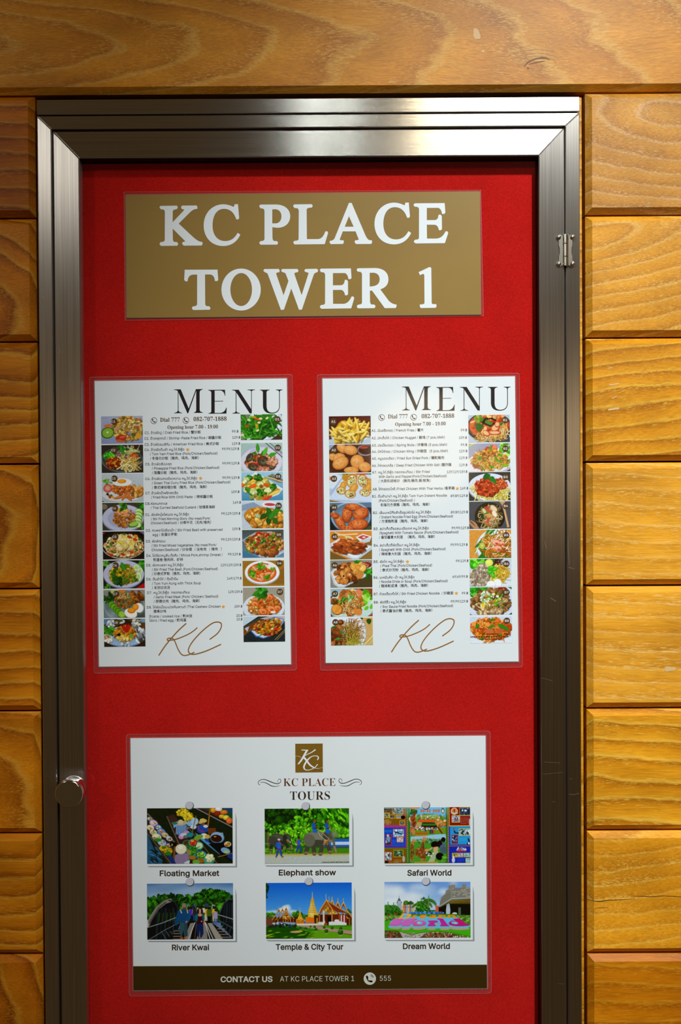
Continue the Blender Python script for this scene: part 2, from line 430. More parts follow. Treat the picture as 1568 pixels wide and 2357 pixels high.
class Ink:
    """flat printing collected in photograph pixels, laid on the plane at depth y"""
    def __init__(s, hold=False): s.p = []; s.f = []; s.m = []; s.n = 0; s.held = [] if hold else None
    def tris(s, v, t, mi=0):
        s.p.append(np.asarray(v, float)); s.f += [tuple(i+s.n for i in f) for f in t]; s.m += [mi]*len(t); s.n += len(v)
    def loops(s, loops, mi=0):
        v, t = tri_fill(loops); s.tris(v, t, mi)
    def text(s, x0, yb, x1, body, size, slope=-0.0128, off=0.0, latin=True, mi=0, res=3, fit=True, spacing=1.0, center=False):
        v, t, w = text_tris(body, off, latin, res, spacing)
        if not t: return
        sx = (x1-x0)/w if fit else size
        X = x0 + v[:, 0]*sx
        if center: X = X - w*sx/2
        Y = yb + slope*(X-x0) - v[:, 1]*size
        X = X + slope*v[:, 1]*size
        s.tris(np.stack([X, Y], 1), [(a, b, c) for a, b, c in t], mi)
    def disc(s, cx, cy, r, mi=0, seg=28, ry=None):
        a = np.linspace(0, 2*np.pi, seg, endpoint=False); ry = ry or r
        v = np.stack([cx+r*np.cos(a), cy+ry*np.sin(a)], 1); v = np.concatenate([v, [[cx, cy]]])
        s.tris(v, [(i, (i+1) % seg, seg) for i in range(seg)], mi)
    def ring(s, cx, cy, r0, r1, mi=0, seg=32):
        a = np.linspace(0, 2*np.pi, seg, endpoint=False)
        c = np.stack([np.cos(a), np.sin(a)], 1)
        v = np.concatenate([c*r0, c*r1])+np.array([cx, cy])
        s.tris(v, [q for i in range(seg) for q in ((i, (i+1) % seg, seg+i), ((i+1) % seg, seg+(i+1) % seg, seg+i))], mi)
    def quad(s, pts, mi=0):
        if s.held is not None:
            a = np.array(pts, float); ar = np.sum(a[:, 0]*np.roll(a[:, 1], -1)-np.roll(a[:, 0], -1)*a[:, 1])
            s.held.append(a if ar > 0 else a[::-1]); return
        s.tris(np.array(pts, float), [(0, 1, 2), (0, 2, 3)], mi)
    def stroke(s, pts, w, mi=0, smooth=6, cap=True):
        """ribbon along a smooth curve; w a width or one per point"""
        P = np.array(pts, float); n = len(P)
        Wd = np.full(n, float(w)) if np.isscalar(w) else np.array(w, float)
        if smooth > 1 and n > 2:
            Q = []; Ws = []
            for i in range(n-1):
                p0 = P[max(i-1, 0)]; p1 = P[i]; p2 = P[i+1]; p3 = P[min(i+2, n-1)]
                for k in range(smooth):
                    t = k/smooth
                    Q.append(0.5*((2*p1)+(-p0+p2)*t+(2*p0-5*p1+4*p2-p3)*t*t+(-p0+3*p1-3*p2+p3)*t**3))
                    Ws.append(Wd[i]*(1-t)+Wd[i+1]*t)
            Q.append(P[-1]); Ws.append(Wd[-1]); P = np.array(Q); Wd = np.array(Ws); n = len(P)
        T = np.gradient(P, axis=0); T /= np.maximum(np.linalg.norm(T, axis=1), 1e-9)[:, None]
        Nn = np.stack([-T[:, 1], T[:, 0]], 1)
        q = Wd[:, None]/2; loops = []
        for i in range(n-1): loops.append(np.array([P[i]-Nn[i]*q[i], P[i+1]-Nn[i+1]*q[i+1], P[i+1]+Nn[i+1]*q[i+1], P[i]+Nn[i]*q[i]]))
        a = np.linspace(0, 2*np.pi, 12, endpoint=False)+.13; ci = np.stack([np.cos(a), np.sin(a)], 1)
        if cap: loops += [P[0]+ci*Wd[0]/2, P[-1]+ci*Wd[-1]/2]
        if s.held is not None: s.held += loops
        else: s.loops(loops, mi)
    def build(s, name, mats, y, parent, label=None):
        if s.held: s.loops(s.held)
        P = np.concatenate(s.p)
        V = [pt(a, b, y) for a, b in P]
        F = []
        for a, b, c in s.f:      # face the viewer
            A, B, C_ = V[a], V[b], V[c]
            F.append((a, b, c) if (B-A).cross(C_-A).y < 0 else (a, c, b))
        o = mesh_obj(name, V, F, mats, parent, s.m)
        if label: o['label'] = label
        return o
def path(d, ox=0.0, oy=0.0, seg=7):
    """outline written as M/L/Q/C/Z -> list of loops"""
    tk = d.replace(',', ' ').split(); i = 0; loops = []; cur = []; cmd = None
    def num():
        nonlocal i
        v = float(tk[i]); i += 1; return v
    def P():
        x = num(); y = num(); return np.array([x+ox, y+oy])
    while i < len(tk):
        if tk[i].isalpha(): cmd = tk[i]; i += 1
        if cmd == 'M':
            if cur: loops.append(np.array(cur))
            cur = [P()]; cmd = 'L'
        elif cmd == 'L': cur.append(P())
        elif cmd == 'Q':
            a = cur[-1]; b = P(); c = P()
            for k in range(1, seg+1): t = k/seg; cur.append((1-t)**2*a+2*t*(1-t)*b+t*t*c)
        elif cmd == 'C':
            a = cur[-1]; b = P(); c = P(); e = P()
            for k in range(1, 2*seg+1): t = k/(2*seg); cur.append((1-t)**3*a+3*t*(1-t)**2*b+3*t*t*(1-t)*c+t**3*e)
        elif cmd == 'Z':
            if cur: loops.append(np.array(cur)); cur = []
    if cur: loops.append(np.array(cur))
    return loops
def glyph(ink, d, ox, oy, sc, dx=0.0, dy=0.0, mi=0):
    """outer outline plus holes (holes listed after the first loop) in crop units -> photograph pixels"""
    lp = path(d, dx, dy)
    lp = [np.array([ox, oy])+l/sc for l in lp]
    def sgn(l): x, y = l[:, 0], l[:, 1]; return np.sum(x*np.roll(y, -1)-np.roll(x, -1)*y)
    s0 = sgn(lp[0])
    lp = [lp[0]]+[l if sgn(l)*s0 < 0 else l[::-1] for l in lp[1:]]
    ink.loops(lp, mi)
def rrect(c, r, seg=5):
    """rounded outline from four corners (tl, tr, br, bl) in pixels"""
    c = [np.array(p, float) for p in c]; out = []
    for i in range(4):
        a, b, d = c[i-1], c[i], c[(i+1) % 4]
        u = b+(a-b)/np.linalg.norm(a-b)*r; v = b+(d-b)/np.linalg.norm(d-b)*r
        for k in range(seg+1): t = k/seg; out.append((1-t)**2*u+2*t*(1-t)*b+t*t*v)
    return np.array(out)
# ------------------------------------------------------------------ the setting: plank walls and header beam
YW = 0.004      # face of the planks
def plank_wall(name, planks, strip=None):
    """planks: (x0, x1, z0, z1, tone, pith, seed); chamfered boards with a grain attribute of their own"""
    rnd = random.Random(len(planks)*7+3)
    V = []; F = []; G = []; T = []
    for x0, x1, z0, z1, tone, pith, ch in planks:
        mb = MB(); mb.box(x0, x1, z0, z1, YW, YW+0.028, ch)
        k = len(V); V += mb.v; F += [tuple(i+k for i in f) for f in mb.f]
        ox = rnd.uniform(0, 40); cx, cz = (x0+x1)/2, (z0+z1)/2
        py, pz, tx, tz = pith        # pith depth and height in decimetres, tilt along the plank
        for v in mb.v:
            dx, dy, dz = (v.x-cx)*10, (v.y-YW)*10, (v.z-cz)*10
            G.append((dx+ox, dy+py+tx*dx, dz+pz+tz*dx)); T.append(tone)
    o = mesh_obj(name, V, F, TEAK)
    a = o.data.attributes.new('grain', 'FLOAT_VECTOR', 'POINT'); a.data.foreach_set('vector', [c for g in G for c in g])
    a = o.data.attributes.new('tone', 'FLOAT_COLOR', 'POINT'); a.data.foreach_set('color', [c for t in T for c in t])
    o['kind'] = 'structure'
    return o
def zs(px, ys): return [at(px, y, YW+0.0065)[1] for y in ys]
GAP = 0.0011
LZ = zs(40, [222, 503, 787, 1068, 1355, 1636, 1917, 2195, 2475, 2755])
RZ = zs(1450, [214, 496, 777.5, 1063, 1347.5, 1629.5, 1910, 2192.5, 2474, 2755])
xl = at(86, 900, YW+0.0065)[0]+0.0005; xr = at(1348.5, 900, YW+0.0065)[0]
# pith (depth, height, tilt in depth, tilt in height), all in decimetres
LP = [(0.9, 1.5, .02, .05), (0.7, 0.35, .32, .10), (1.2, -1.9, .03, .04), (0.8, 0.1, .30, .02), (1.0, 1.8, .04, -.03), (1.6, 0.5, .22, .03), (1.2, -1.6, .05, .06), (0.7, -0.25, .34, .05), (1.0, 1.5, .1, 0)]
RP = [(0.8, -0.35, .35, .04), (0.9, -1.0, .26, -.16), (0.7, 1.05, .20, -.12), (1.1, 2.2, .03, .05), (1.3, -2.4, .02, .03), (1.6, 1.7, .03, .05), (0.8, -1.15, .22, -.04), (1.9, 2.6, .02, .02), (0.9, 1.5, .16, .03)]
LT = [(.72, .46, .30, 1), (.90, .64, .36, 1), (.98, .72, .4, 1), (.95, .66, .3, 1), (.98, .70, .35, .9), (.98, .70, .36, .8), (.95, .68, .32, .9), (.92, .60, .25, 1), (.88, .56, .25, .9)]
RT = [(.84, .84, 2.4, .42), (.98, .96, 1.6, .45), (1.0, .90, .6, .75), (1.14, 1.16, 2.0, .28), (1.18, 1.20, 2.2, .28), (1.10, 1.0, .7, .85), (1.14, 1.06, 1.0, .35), (.86, .60, .16, .5), (.80, .55, .15, .5)]
CH = 0.0066
plank_wall('wall_left', [(xl-0.62, xl, LZ[i+1]+GAP, LZ[i]-GAP, LT[i], LP[i], CH) for i in range(9)])
plank_wall('wall_right', [(xr, xr+0.66, RZ[i+1]+GAP, RZ[i]-GAP, RT[i], RP[i], CH) for i in range(9)])
zb = (at(0, 221, YW+0.0066)[1]+at(1568, 213, YW+0.0066)[1])/2
plank_wall('trim_1', [(-1.05, 1.05, zb+0.001, zb+0.36, (.92, .82, 1.0, .5), (0.9, 1.35, .16, .03), CH)])
# the narrow bare edge of the board beside the cabinet
x0, x1 = at(1338.0, 1500, 0.016)[0], at(1342.0, 1500, 0.016)[0]
o = plank_wall('trim_2', [(x0-0.004, x1, LZ[9], zb-0.004, (1.0, .95, .85, .7), (2.5, 0.3, .01, .0), 0.0005)])
o.location.y = 0.010
bk = MB(); bk.box(-1.1, 1.1, LZ[9]-0.02, zb+0.38, 0.075, 0.095); o = bk.build('wall_back', DARK); o['kind'] = 'structure'
# a drying crack and a few knocks in the planks are worn into the boards
def worn(name, wall, pts, w, mat, y=YW-0.00015):
    ink = Ink(); ink.stroke(pts, w, smooth=4); return ink.build(name, mat, y, wall)
WR = bpy.data.objects['wall_right']; WL = bpy.data.objects['wall_left']; BEAM = bpy.data.objects['trim_1']
CRACK = plain('drying_crack', '#3a2208', 0.8); RUB = plain('rubbed_varnish', '#d6b27a', 0.6); KNOT = plain('knot_heart', '#7a4f22', 0.6)
ck = Ink()
ck.stroke([(1368, 2074), (1380, 2075), (1402, 2072), (1430, 2071), (1462, 2069)], [1.2, 2, 1.6, 1.2, .6], smooth=3)
ck.stroke([(1460, 2063), (1480, 2063), (1500, 2064), (1530, 2062), (1575, 2065)], [.8, 1.4, 1.6, 1.2, 1.2], smooth=3)
ck.stroke([(1356, 2058), (1362, 2066), (1368, 2074)], 1.0, smooth=2)
ck.stroke([(1370, 2090), (1400, 2089)], .8); ck.build('drying_crack', CRACK, YW-0.0002, WR)
rb = Ink()
for pts, w in [([(1404, 886), (1424, 883)], 3), ([(1410, 917), (1420, 912)], 2), ([(1402, 943), (1424, 940)], 4), ([(1400, 848), (1410, 846)], 1.6)]:
    rb.stroke(pts, w, smooth=2)
rb.stroke([(1535, 1541), (1552, 1539)], [10, 8]); rb.build('rubbed_mark', RUB, YW-0.0002, WR)
sp = Ink()
sp.tris(*tri_fill([np.array([(1090, 66), (1097, 65), (1102, 70), (1107, 84), (1105, 90), (1094, 90), (1090, 84)])]))
sp.disc(1112, 118, 3.2); sp.stroke([(1266, 92), (1268, 101)], 1); sp.stroke([(1385, 66), (1383, 92)], .8)
sp.build('white_scuff', RUB, YW-0.0002, BEAM)
kn = Ink()
kn.stroke([(1207, 153), (1216, 143), (1232, 136), (1250, 133), (1266, 137)], [1.5, 4, 3, 5, 1.5]); kn.stroke([(1218, 148), (1236, 143), (1254, 141)], [1, 3, 1]); kn.disc(1216, 157, 3.0, ry=1.8)
kn.build('knot', KNOT, YW-0.0002, BEAM)
KRING = plain('knot_rings', '#a8762e', 0.5); kr = Ink()
for rx, ry, a0, a1 in ((44, 17, 150, 400), (58, 24, 170, 330), (78, 32, 160, 300), (30, 12, 20, 200)):
    kr.stroke([(1236+rx*math.cos(math.radians(a)), 146-ry*math.sin(math.radians(a))*-1) for a in np.linspace(a0, a1, 14)], [.5]+[1.6]*12+[.5], smooth=3)
kr.build('knot_ring', KRING, YW-0.00012, BEAM)

# ------------------------------------------------------------------ the notice cabinet
X = lambda px, py, y=0.0: at(px, py, y)[0]
Z = lambda px, py, y=0.0: at(px, py, y)[1]
OX0, OX1 = -0.3465, 0.2754                      # outside of the case
HZ1, HZ0 = Z(700, 226), Z(700, 260)             # header bar
TZ1, TZ0 = Z(700, 263), Z(700, 293.5)           # upper rail of the outer frame
FI0, FI1 = X(118.5, 400), X(1302.6, 450)        # inner sides of the outer frame
DX0, DX1 = X(123.6, 400), X(1299.2, 450)        # the door
DZ1 = Z(700, 299.5)
IX0, IX1, IZ1 = -0.2985, 0.2286, 1.8416         # the pane
BOT = Z(700, 2700)
OZ0 = BOT; FI_Z0 = BOT+0.016; DZ0 = FI_Z0+0.003; IZ0 = DZ0+0.030
YB = 0.0195                                      # face of the red board
CAB = empty('notice_cabinet', (0, 0, OZ0))
tag(CAB, 'tall stainless steel notice cabinet with a hinged glazed door and red felt back', 'display cabinet')
hb = MB(); hb.box(OX0, OX1, HZ0, HZ1, 0.0, 0.060, 0.0007); hb.build('header_bar', STEEL_H, CAB)
def frame(parent, x0, x1, z0, z1, ix0, ix1, iz0, iz1, y0, y1):
    """four mitred steel members"""
    g = 0.00012; b = 0.0009
    def mem(name, poly, m):
        mb = MB(); mb.prism(poly, y0, y1, b); return mb.build(name, m, parent)
    mem('rail', [(x0+g*2, z1), (ix0+g*2, iz1), (ix1-g*2, iz1), (x1-g*2, z1)], STEEL_H)
    mem('rail', [(x0+g*2, z0), (x1-g*2, z0), (ix1-g*2, iz0), (ix0+g*2, iz0)], STEEL_H)
    mem('stile', [(x0, z0+g*2), (ix0, iz0+g*2), (ix0, iz1-g*2), (x0, z1-g*2)], STEEL_V)
    mem('stile', [(x1, z0+g*2), (x1, z1-g*2), (ix1, iz1-g*2), (ix1, iz0+g*2)], STEEL_V)
OF = empty('outer_frame', (0, 0, OZ0), CAB)
frame(OF, OX0, OX1, OZ0, TZ1, FI0, FI1, FI_Z0, TZ0, 0.0, 0.060)
DOOR = empty('door', (0, 0, DZ0), CAB); DOOR['label'] = 'steel framed glass door hung on the side away from its knob'
frame(DOOR, DX0, DX1, DZ0, DZ1, IX0, IX1, IZ0, IZ1, -0.0006, 0.0150)
gp = MB(); gp.box(IX0-0.006, IX1+0.006, IZ0-0.006, IZ1+0.006, 0.0095, 0.0125); gp.build('glass_pane', GLASS, DOOR)
SHADE_EDGE = plain('shade_black', '#0d0908', 0.6, 0.0, 0.2)  # near-black strips standing in for shade on the head and hinge-side edges
gk = MB(); gk.box(IX1-0.0005, IX1+0.0002, IZ0, IZ1, 0.0006, 0.0094); gk.box(IX0, IX1, IZ1-0.0005, IZ1+0.0002, 0.0006, 0.0094); gk.build('shade_strip', SHADE_EDGE, DOOR)
g2 = MB(); g2.box(IX1-0.0005, IX1+0.0002, IZ0, IZ1, 0.0126, 0.0192); g2.box(IX0, IX1, IZ1-0.0005, IZ1+0.0002, 0.0126, 0.0192); g2.build('shade_strip', SHADE_EDGE, DOOR)
bb = MB(); bb.box(OX0+0.002, OX1-0.002, OZ0+0.002, TZ1, YB, YB+0.008); bb.build('backboard', FELT, CAB)['label'] = 'red felt backboard'

# knob on the left stile
kx, kz = at(170.0, 1815, 0.0)
kb = MB()
lathe(kb, [(0.0150, -0.0008), (0.0153, -0.0014), (0.0148, -0.0022), (0.0120, -0.0120), (0.0116, -0.0150), (0.0152, -0.0162), (0.0160, -0.0172),
           (0.0160, -0.0182), (0.0153, -0.0190), (0.0158, -0.0200), (0.0158, -0.0215), (0.0150, -0.0224), (0.0138, -0.0228)], kx, kz, 56)
kn_ = kb.build('knob', CHROME, DOOR, smooth=True); kn_.data.polygons[-1].use_smooth = False; kn_['label'] = 'round polished metal knob'

# hinge over the joint of door and frame
hx, hz = at(1301.3, 578, 0.0)
HG = MB(); s = 0.00051
half = [(0, 34), (9, 34), (12, 37), (17, 36), (20, 31), (19, 25), (16, 22), (16, 12), (14, 6), (14, -6), (16, -12), (16, -22), (19, -25), (20, -31), (17, -36), (12, -37), (9, -34), (0, -34)]
L_ = [(hx-a*s, hz+b*s) for a, b in half]; R_ = [(hx+a*s, hz+b*s) for a, b in half[::-1]]
HG.prism(L_, -0.0022, -0.0006, 0.0005); HG.prism(R_, -0.0022, -0.0002, 0.0005)
for sx in (-1, 1):
    for sz in (-1, 1): lathe(HG, [(0.0026, -0.0021), (0.0026, -0.0030), (0.0020, -0.0038), (0.0010, -0.0042), (0.0, -0.0043)], hx+sx*15.5*s, hz+sz*30*s, 16)
hg = HG.build('hinge', NICKEL, DOOR)
BR = MB()
for a, b in ((36, 15.5), (14.5, -13.5), (-14.5, -35)):
    n = 20; r = 0.0031; V = []
    for z in (hz+a*s, hz+a*s-0.0003, hz+b*s+0.0003, hz+b*s):
        rr = r if z not in (hz+a*s, hz+b*s) else r-0.0003
        V += [(hx+rr*math.cos(2*math.pi*k/n), -0.0030+rr*math.sin(2*math.pi*k/n), z) for k in range(n)]
    F = [(i*n+k, (i+1)*n+k, (i+1)*n+(k+1) % n, i*n+(k+1) % n) for i in range(3) for k in range(n)]
    F += [tuple(range(n)), tuple(range(4*n-1, 3*n-1, -1))]
    BR.add(V, F)
mesh = BR.v; o = mesh_obj('hinge_barrel', BR.v, BR.f, NICKEL, DOOR)

# hairline scratches in the steel
SCR = plain('bare_scratch', '#d9d6cf', 0.35, 1.0)
def scratched(parent, y, segs):
    s_ = Ink()
    for p_, w_ in segs: s_.stroke(p_, w_, smooth=1, cap=False)
    s_.build('scratch_pattern', SCR, y, parent)
scratched(OF, -0.00015, [([(1311, 1184), (1322, 1187)], 1.1), ([(1308, 1236), (1308, 1262), (1311, 1300)], .6), ([(1309, 1306), (1322, 1309)], .8), ([(1318, 1240), (1326, 1232)], .6), ([(1310, 1828), (1322, 1829), (1334, 1826)], 1.2), ([(1311, 1792), (1317, 1793)], .7), ([(1328, 1000), (1330, 1012)], .6), ([(98, 680), (100, 687)], .8)])
scratched(DOOR, -0.00075, [([(1252, 1754), (1290, 1756)], .7), ([(1250, 1782), (1296, 1778)], .6), ([(1284, 2264), (1300, 2265)], .9), ([(1254, 1244), (1258, 1262)], .6), ([(1246, 1560), (1272, 1567)], .5), ([(1267, 1376), (1280, 1384)], .8), ([(158, 872), (168, 880)], .9), ([(136, 800), (140, 812)], .7), ([(1272, 1845), (1278, 1846)], .8)])
# ------------------------------------------------------------------ the printed pictures: drawn on a grid of points, one colour per point
class Pic:
    def __init__(s, uw, uh, w, h, bg, seed=1):
        s.k = w/uw; s.w, s.h = w, h; s.a = np.empty((h, w, 3)); s.a[:] = srgb(bg); s.r = np.random.RandomState(seed)
        s.uw, s.uh = uw, uh
    def _win(s, x0, y0, x1, y1):
        x0 = max(int(x0*s.k)-2, 0); y0 = max(int(y0*s.k)-2, 0); x1 = min(int(x1*s.k)+3, s.w); y1 = min(int(y1*s.k)+3, s.h)
        if x1 <= x0 or y1 <= y0: return None
        yy, xx = np.mgrid[y0:y1, x0:x1]
        return slice(y0, y1), slice(x0, x1), (xx+0.5)/s.k, (yy+0.5)/s.k
    def _put(s, win, m, col):
        v = s.a[win[0], win[1]]; c = srgb(col) if isinstance(col, str) else col
        v += (c-v)*np.clip(m, 0, 1)[..., None]
    def E(s, cx, cy, rx, ry, col, rot=0, soft=1.0, a=1.0):
        R = max(rx, ry)*1.1+3+0.6*max(soft-1, 0)/s.k*max(rx, ry)/min(rx, ry); w = s._win(cx-R, cy-R, cx+R, cy+R)
        if w is None: return s
        c, q = math.cos(math.radians(rot)), math.sin(math.radians(rot))
        dx, dy = w[2]-cx, w[3]-cy; u = (dx*c+dy*q)/rx; v = (-dx*q+dy*c)/ry
        d = np.sqrt(u*u+v*v)
        s._put(w, (1-d)*min(rx, ry)*s.k/soft+0.5 if soft <= 1 else np.clip((1-d)*2.0, 0, 1)*a, col) if soft <= 1 and a == 1 else s._put(w, np.clip((1-d)*min(rx, ry)*s.k/max(soft, .01)+0.5, 0, 1)*a, col)
        return s
    def P(s, pts, col, a=1.0):
        p = np.array(pts, float).reshape(-1, 2); w = s._win(*p.min(0), *p.max(0))
        if w is None: return s
        acc = 0
        for ox, oy in ((-.25, -.25), (.25, -.25), (-.25, .25), (.25, .25)):
            x = w[2]+ox/s.k; y = w[3]+oy/s.k; ins = np.zeros(x.shape, bool)
            for i in range(len(p)):
                (xa, ya), (xb, yb) = p[i-1], p[i]
                if ya == yb: continue
                ins ^= ((ya > y) != (yb > y)) & (x < (xb-xa)*(y-ya)/(yb-ya)+xa)
            acc = acc+ins
        s._put(w, acc/4.0*a, col); return s
    def R(s, x0, y0, x1, y1, col, a=1.0): return s.P([x0, y0, x1, y0, x1, y1, x0, y1], col, a)
    def L(s, pts, wd, col, a=1.0):
        p = np.array(pts, float).reshape(-1, 2)
        for i in range(len(p)-1):
            (xa, ya), (xb, yb) = p[i], p[i+1]
            w = s._win(min(xa, xb)-wd, min(ya, yb)-wd, max(xa, xb)+wd, max(ya, yb)+wd)
            if w is None: continue
            dx, dy = xb-xa, yb-ya; l2 = dx*dx+dy*dy+1e-9
            t = np.clip(((w[2]-xa)*dx+(w[3]-ya)*dy)/l2, 0, 1)
            d = np.hypot(w[2]-xa-t*dx, w[3]-ya-t*dy)
            s._put(w, np.clip((wd/2-d)*s.k+0.5, 0, 1)*a, col)
        return s
    def V(s, top, bot, y0=0, y1=None):
        y1 = y1 or s.uh; w = s._win(0, y0, s.uw, y1)
        t = np.clip((w[3]-y0)/(y1-y0), 0, 1)[..., None]; s.a[w[0], w[1]] = srgb(top)*(1-t)+srgb(bot)*t; return s
    def H(s, cx, cy, rx, ry, n, s0, s1, pal, asp=1.6, rot=None, jit=.14, rim=1.0):
        """a heap of n small pieces in an oval"""
        pal = [srgb(c) for c in pal.split()]; r = s.r
        q = []
        for _ in range(n):
            a = r.uniform(0, 2*np.pi); d = r.uniform(0, 1)**.5*rim
            q.append((cx+rx*d*np.cos(a), cy+ry*d*np.sin(a)))
        q.sort(key=lambda t: t[1]+r.uniform(-ry*.5, ry*.5))
        for x, y in q:
            z = r.uniform(s0, s1); c = np.clip(pal[r.randint(len(pal))]*(1+r.uniform(-jit, jit)), 0, 1)
            ro = r.uniform(0, 180) if rot is None else rot+r.uniform(-25, 25)
            s.E(x+z*.22, y+z*.3, z, z/asp, c*.45, ro, 1.0, .55)
            s.E(x, y, z, z/asp, c, ro)
            s.E(x-z*.2, y-z*.2, z*.45, z*.4/asp, np.clip(c*1.25+.06, 0, 1), ro, 2.0, .5)
        return s
    def S(s, cx, cy, rx, ry, n, ln, wd, pal, bend=1.0):
        """strands: noodles, threads"""
        pal = [srgb(c) for c in pal.split()]; r = s.r
        for _ in range(n):
            a = r.uniform(0, 2*np.pi); d = r.uniform(0, 1)**.5; x, y = cx+rx*d*np.cos(a), cy+ry*d*np.sin(a)
            t = r.uniform(0, 2*np.pi); k = r.uniform(-bend, bend); p = []
            for i in range(7): p += [x, y]; x += ln/6*np.cos(t); y += ln/6*np.sin(t); t += k
            c = np.clip(pal[r.randint(len(pal))]*(1+r.uniform(-.15, .12)), 0, 1)
            s.L(np.array(p)+wd*.35, wd, c*.5, .5); s.L(p, wd, c)
        return s
    def leaf(s, x, y, ln, wd, ang, col, vein=None):
        a = math.radians(ang); c, q = math.cos(a), math.sin(a); p = []
        for t, u in ((0, 0), (.2, .6), (.45, 1), (.75, .65), (1, 0), (.75, -.65), (.45, -1), (.2, -.6)): p += [x+c*t*ln-q*u*wd/2, y+q*t*ln+c*u*wd/2]
        s.P(np.array(p)+2.5, '#102008', .4); s.P(p, col)
        if vein: s.L([x, y, x+c*ln*.95, y+q*ln*.95], 4, vein, .7)
        return s
    def herb(s, x, y, z, n, pal):
        pal = pal.split(); r = s.r
        for _ in range(n): s.leaf(x+r.uniform(-.3, .3)*z, y+r.uniform(-.25, .25)*z, z*r.uniform(.5, .9), z*r.uniform(.25, .45), r.uniform(0, 360), pal[r.randint(len(pal))])
        return s
    def noise(s, amt, cell=3):
        g = s.r.rand(s.h//cell+2, s.w//cell+2)
        g = np.kron(g, np.ones((cell, cell)))[:s.h, :s.w]; s.a *= (1+(g-.5)*2*amt)[..., None]; return s
    def planks(s, n, col, wd=3, ang=0.0):
        for i in range(1, n): y = s.uh*i/n; s.L([0, y, s.uw, y+ang], wd, col, .6)
        return s
    def done(s, bx=2):
        h, w = s.h//bx, s.w//bx
        g = s.a[:h*bx, :w*bx].reshape(h, bx, w, bx, 3).mean((1, 3))
        return np.clip((g-0.5)*1.14+0.485, 0, 1)

def dish(bg, seed): return Pic(627, 415, 224, 148, bg, seed)
def grain(f):
    return f().noise(.055, 2)
GRN = '#2f7d1c #3f9a25 #57b132 #276314'
RICE = '#c89a3c #b8842c #d9b356 #a8742a #8f6a28'
MEAT = '#8a4a22 #a4602e #6f3818 #b97838'
def fried(p, n, x, y, rx, ry, pal='#c0682a #d98340 #a8521e #e3964e', s0=50, s1=80):
    return p.H(x, y, rx, ry, n, s0, s1, pal, 1.35)

def c1():
    p = dish('#a3abc8', 11).V('#aeb4cf', '#8f98bd')
    p.L([0, 35, 110, 30], 5, '#5a6078', .5)
    p.H(395, 190, 235, 185, 260, 14, 34, '#c9a04a #b98b35 #dcbd72 #a47a34 #d8c9a0 #8c7a3a', 1.6)
    p.H(500, 110, 120, 90, 50, 12, 26, '#d9b75c #c25a3a #e0c87c #7d8a3a', 1.5)
    for q in [(250, 190, 75, 20, -40), (330, 110, 60, 16, -60), (430, 230, 70, 10, 20), (480, 180, 55, 8, 60)]: p.E(q[0], q[1], q[2], q[3], '#c79a6a', q[4])
    p.L([360, 250, 420, 290, 470, 270], 9, '#8a6a86').E(300, 330, 85, 48, '#b8391f', -8).E(320, 315, 50, 18, '#d9664a', -8).E(280, 375, 60, 22, '#c9684a', 10)
    p.E(105, 145, 60, 24, '#e0794a', -5).E(230, 285, 40, 18, '#e6c860', -20).E(560, 300, 50, 40, '#d9a23c', 30).E(560, 60, 40, 14, '#d96a4a')
    p.herb(480, 300, 60, 6, '#3f5a28 #55702c')
    p.E(97, 252, 96, 84, '#3f6a14', -12).E(100, 250, 82, 70, '#8fb53e', -12)
    for k in range(9): p.L([97, 250, 97+75*math.cos(k*.7), 250+62*math.sin(k*.7)], 3, '#c0d880', .6)
    return p.E(97, 242, 16, 12, '#e6eecb')
def c2():
    p = dish('#3b352e', 12).planks(5, '#4d453a', 4, 20).E(310, 225, 312, 185, '#6f757a', 3).E(312, 218, 300, 172, '#43484b', 3).E(300, 300, 200, 80, '#4a4a30', 0, 30, .6)
    p.P([440, 0, 590, 0, 560, 60, 460, 50], '#4a2a26')
    p.H(335, 150, 115, 75, 220, 8, 16, '#a78a72 #8f7059 #bfa389 #7a5c48', 1.8)
    p.S(440, 90, 90, 30, 50, 90, 8, '#d6d88c #c3c878 #e4e4a8', .2)
    p.H(115, 165, 75, 60, 60, 16, 28, '#3fa01f #57c02a #2f7d14 #74d23a', 1.4)
    p.H(490, 180, 65, 50, 80, 12, 24, '#c0561c #d9722c #e08a3a #a4461a', 1.6)
    p.H(185, 265, 110, 80, 110, 16, 30, '#7a2a10 #9c3a18 #b8541e #5a1c0c #d98a2a', 1.5)
    p.S(410, 275, 110, 55, 70, 110, 13, '#e6cf8a #d9b966 #f0e0a8 #c9a048', .5)
    p.herb(315, 75, 100, 16, GRN).E(215, 312, 16, 14, '#e8b02a')
    return p
def egg(p, x, y, w, h):
    return p.E(x, y, w, h, '#cfd0cf').E(x, y-4, w*.97, h*.93, '#f1efe9').E(x-5, y-h*.28, w*.47, h*.52, '#e08a1c').E(x-12, y-h*.36, w*.34, h*.32, '#f5ab3a', 0, 3, .9)
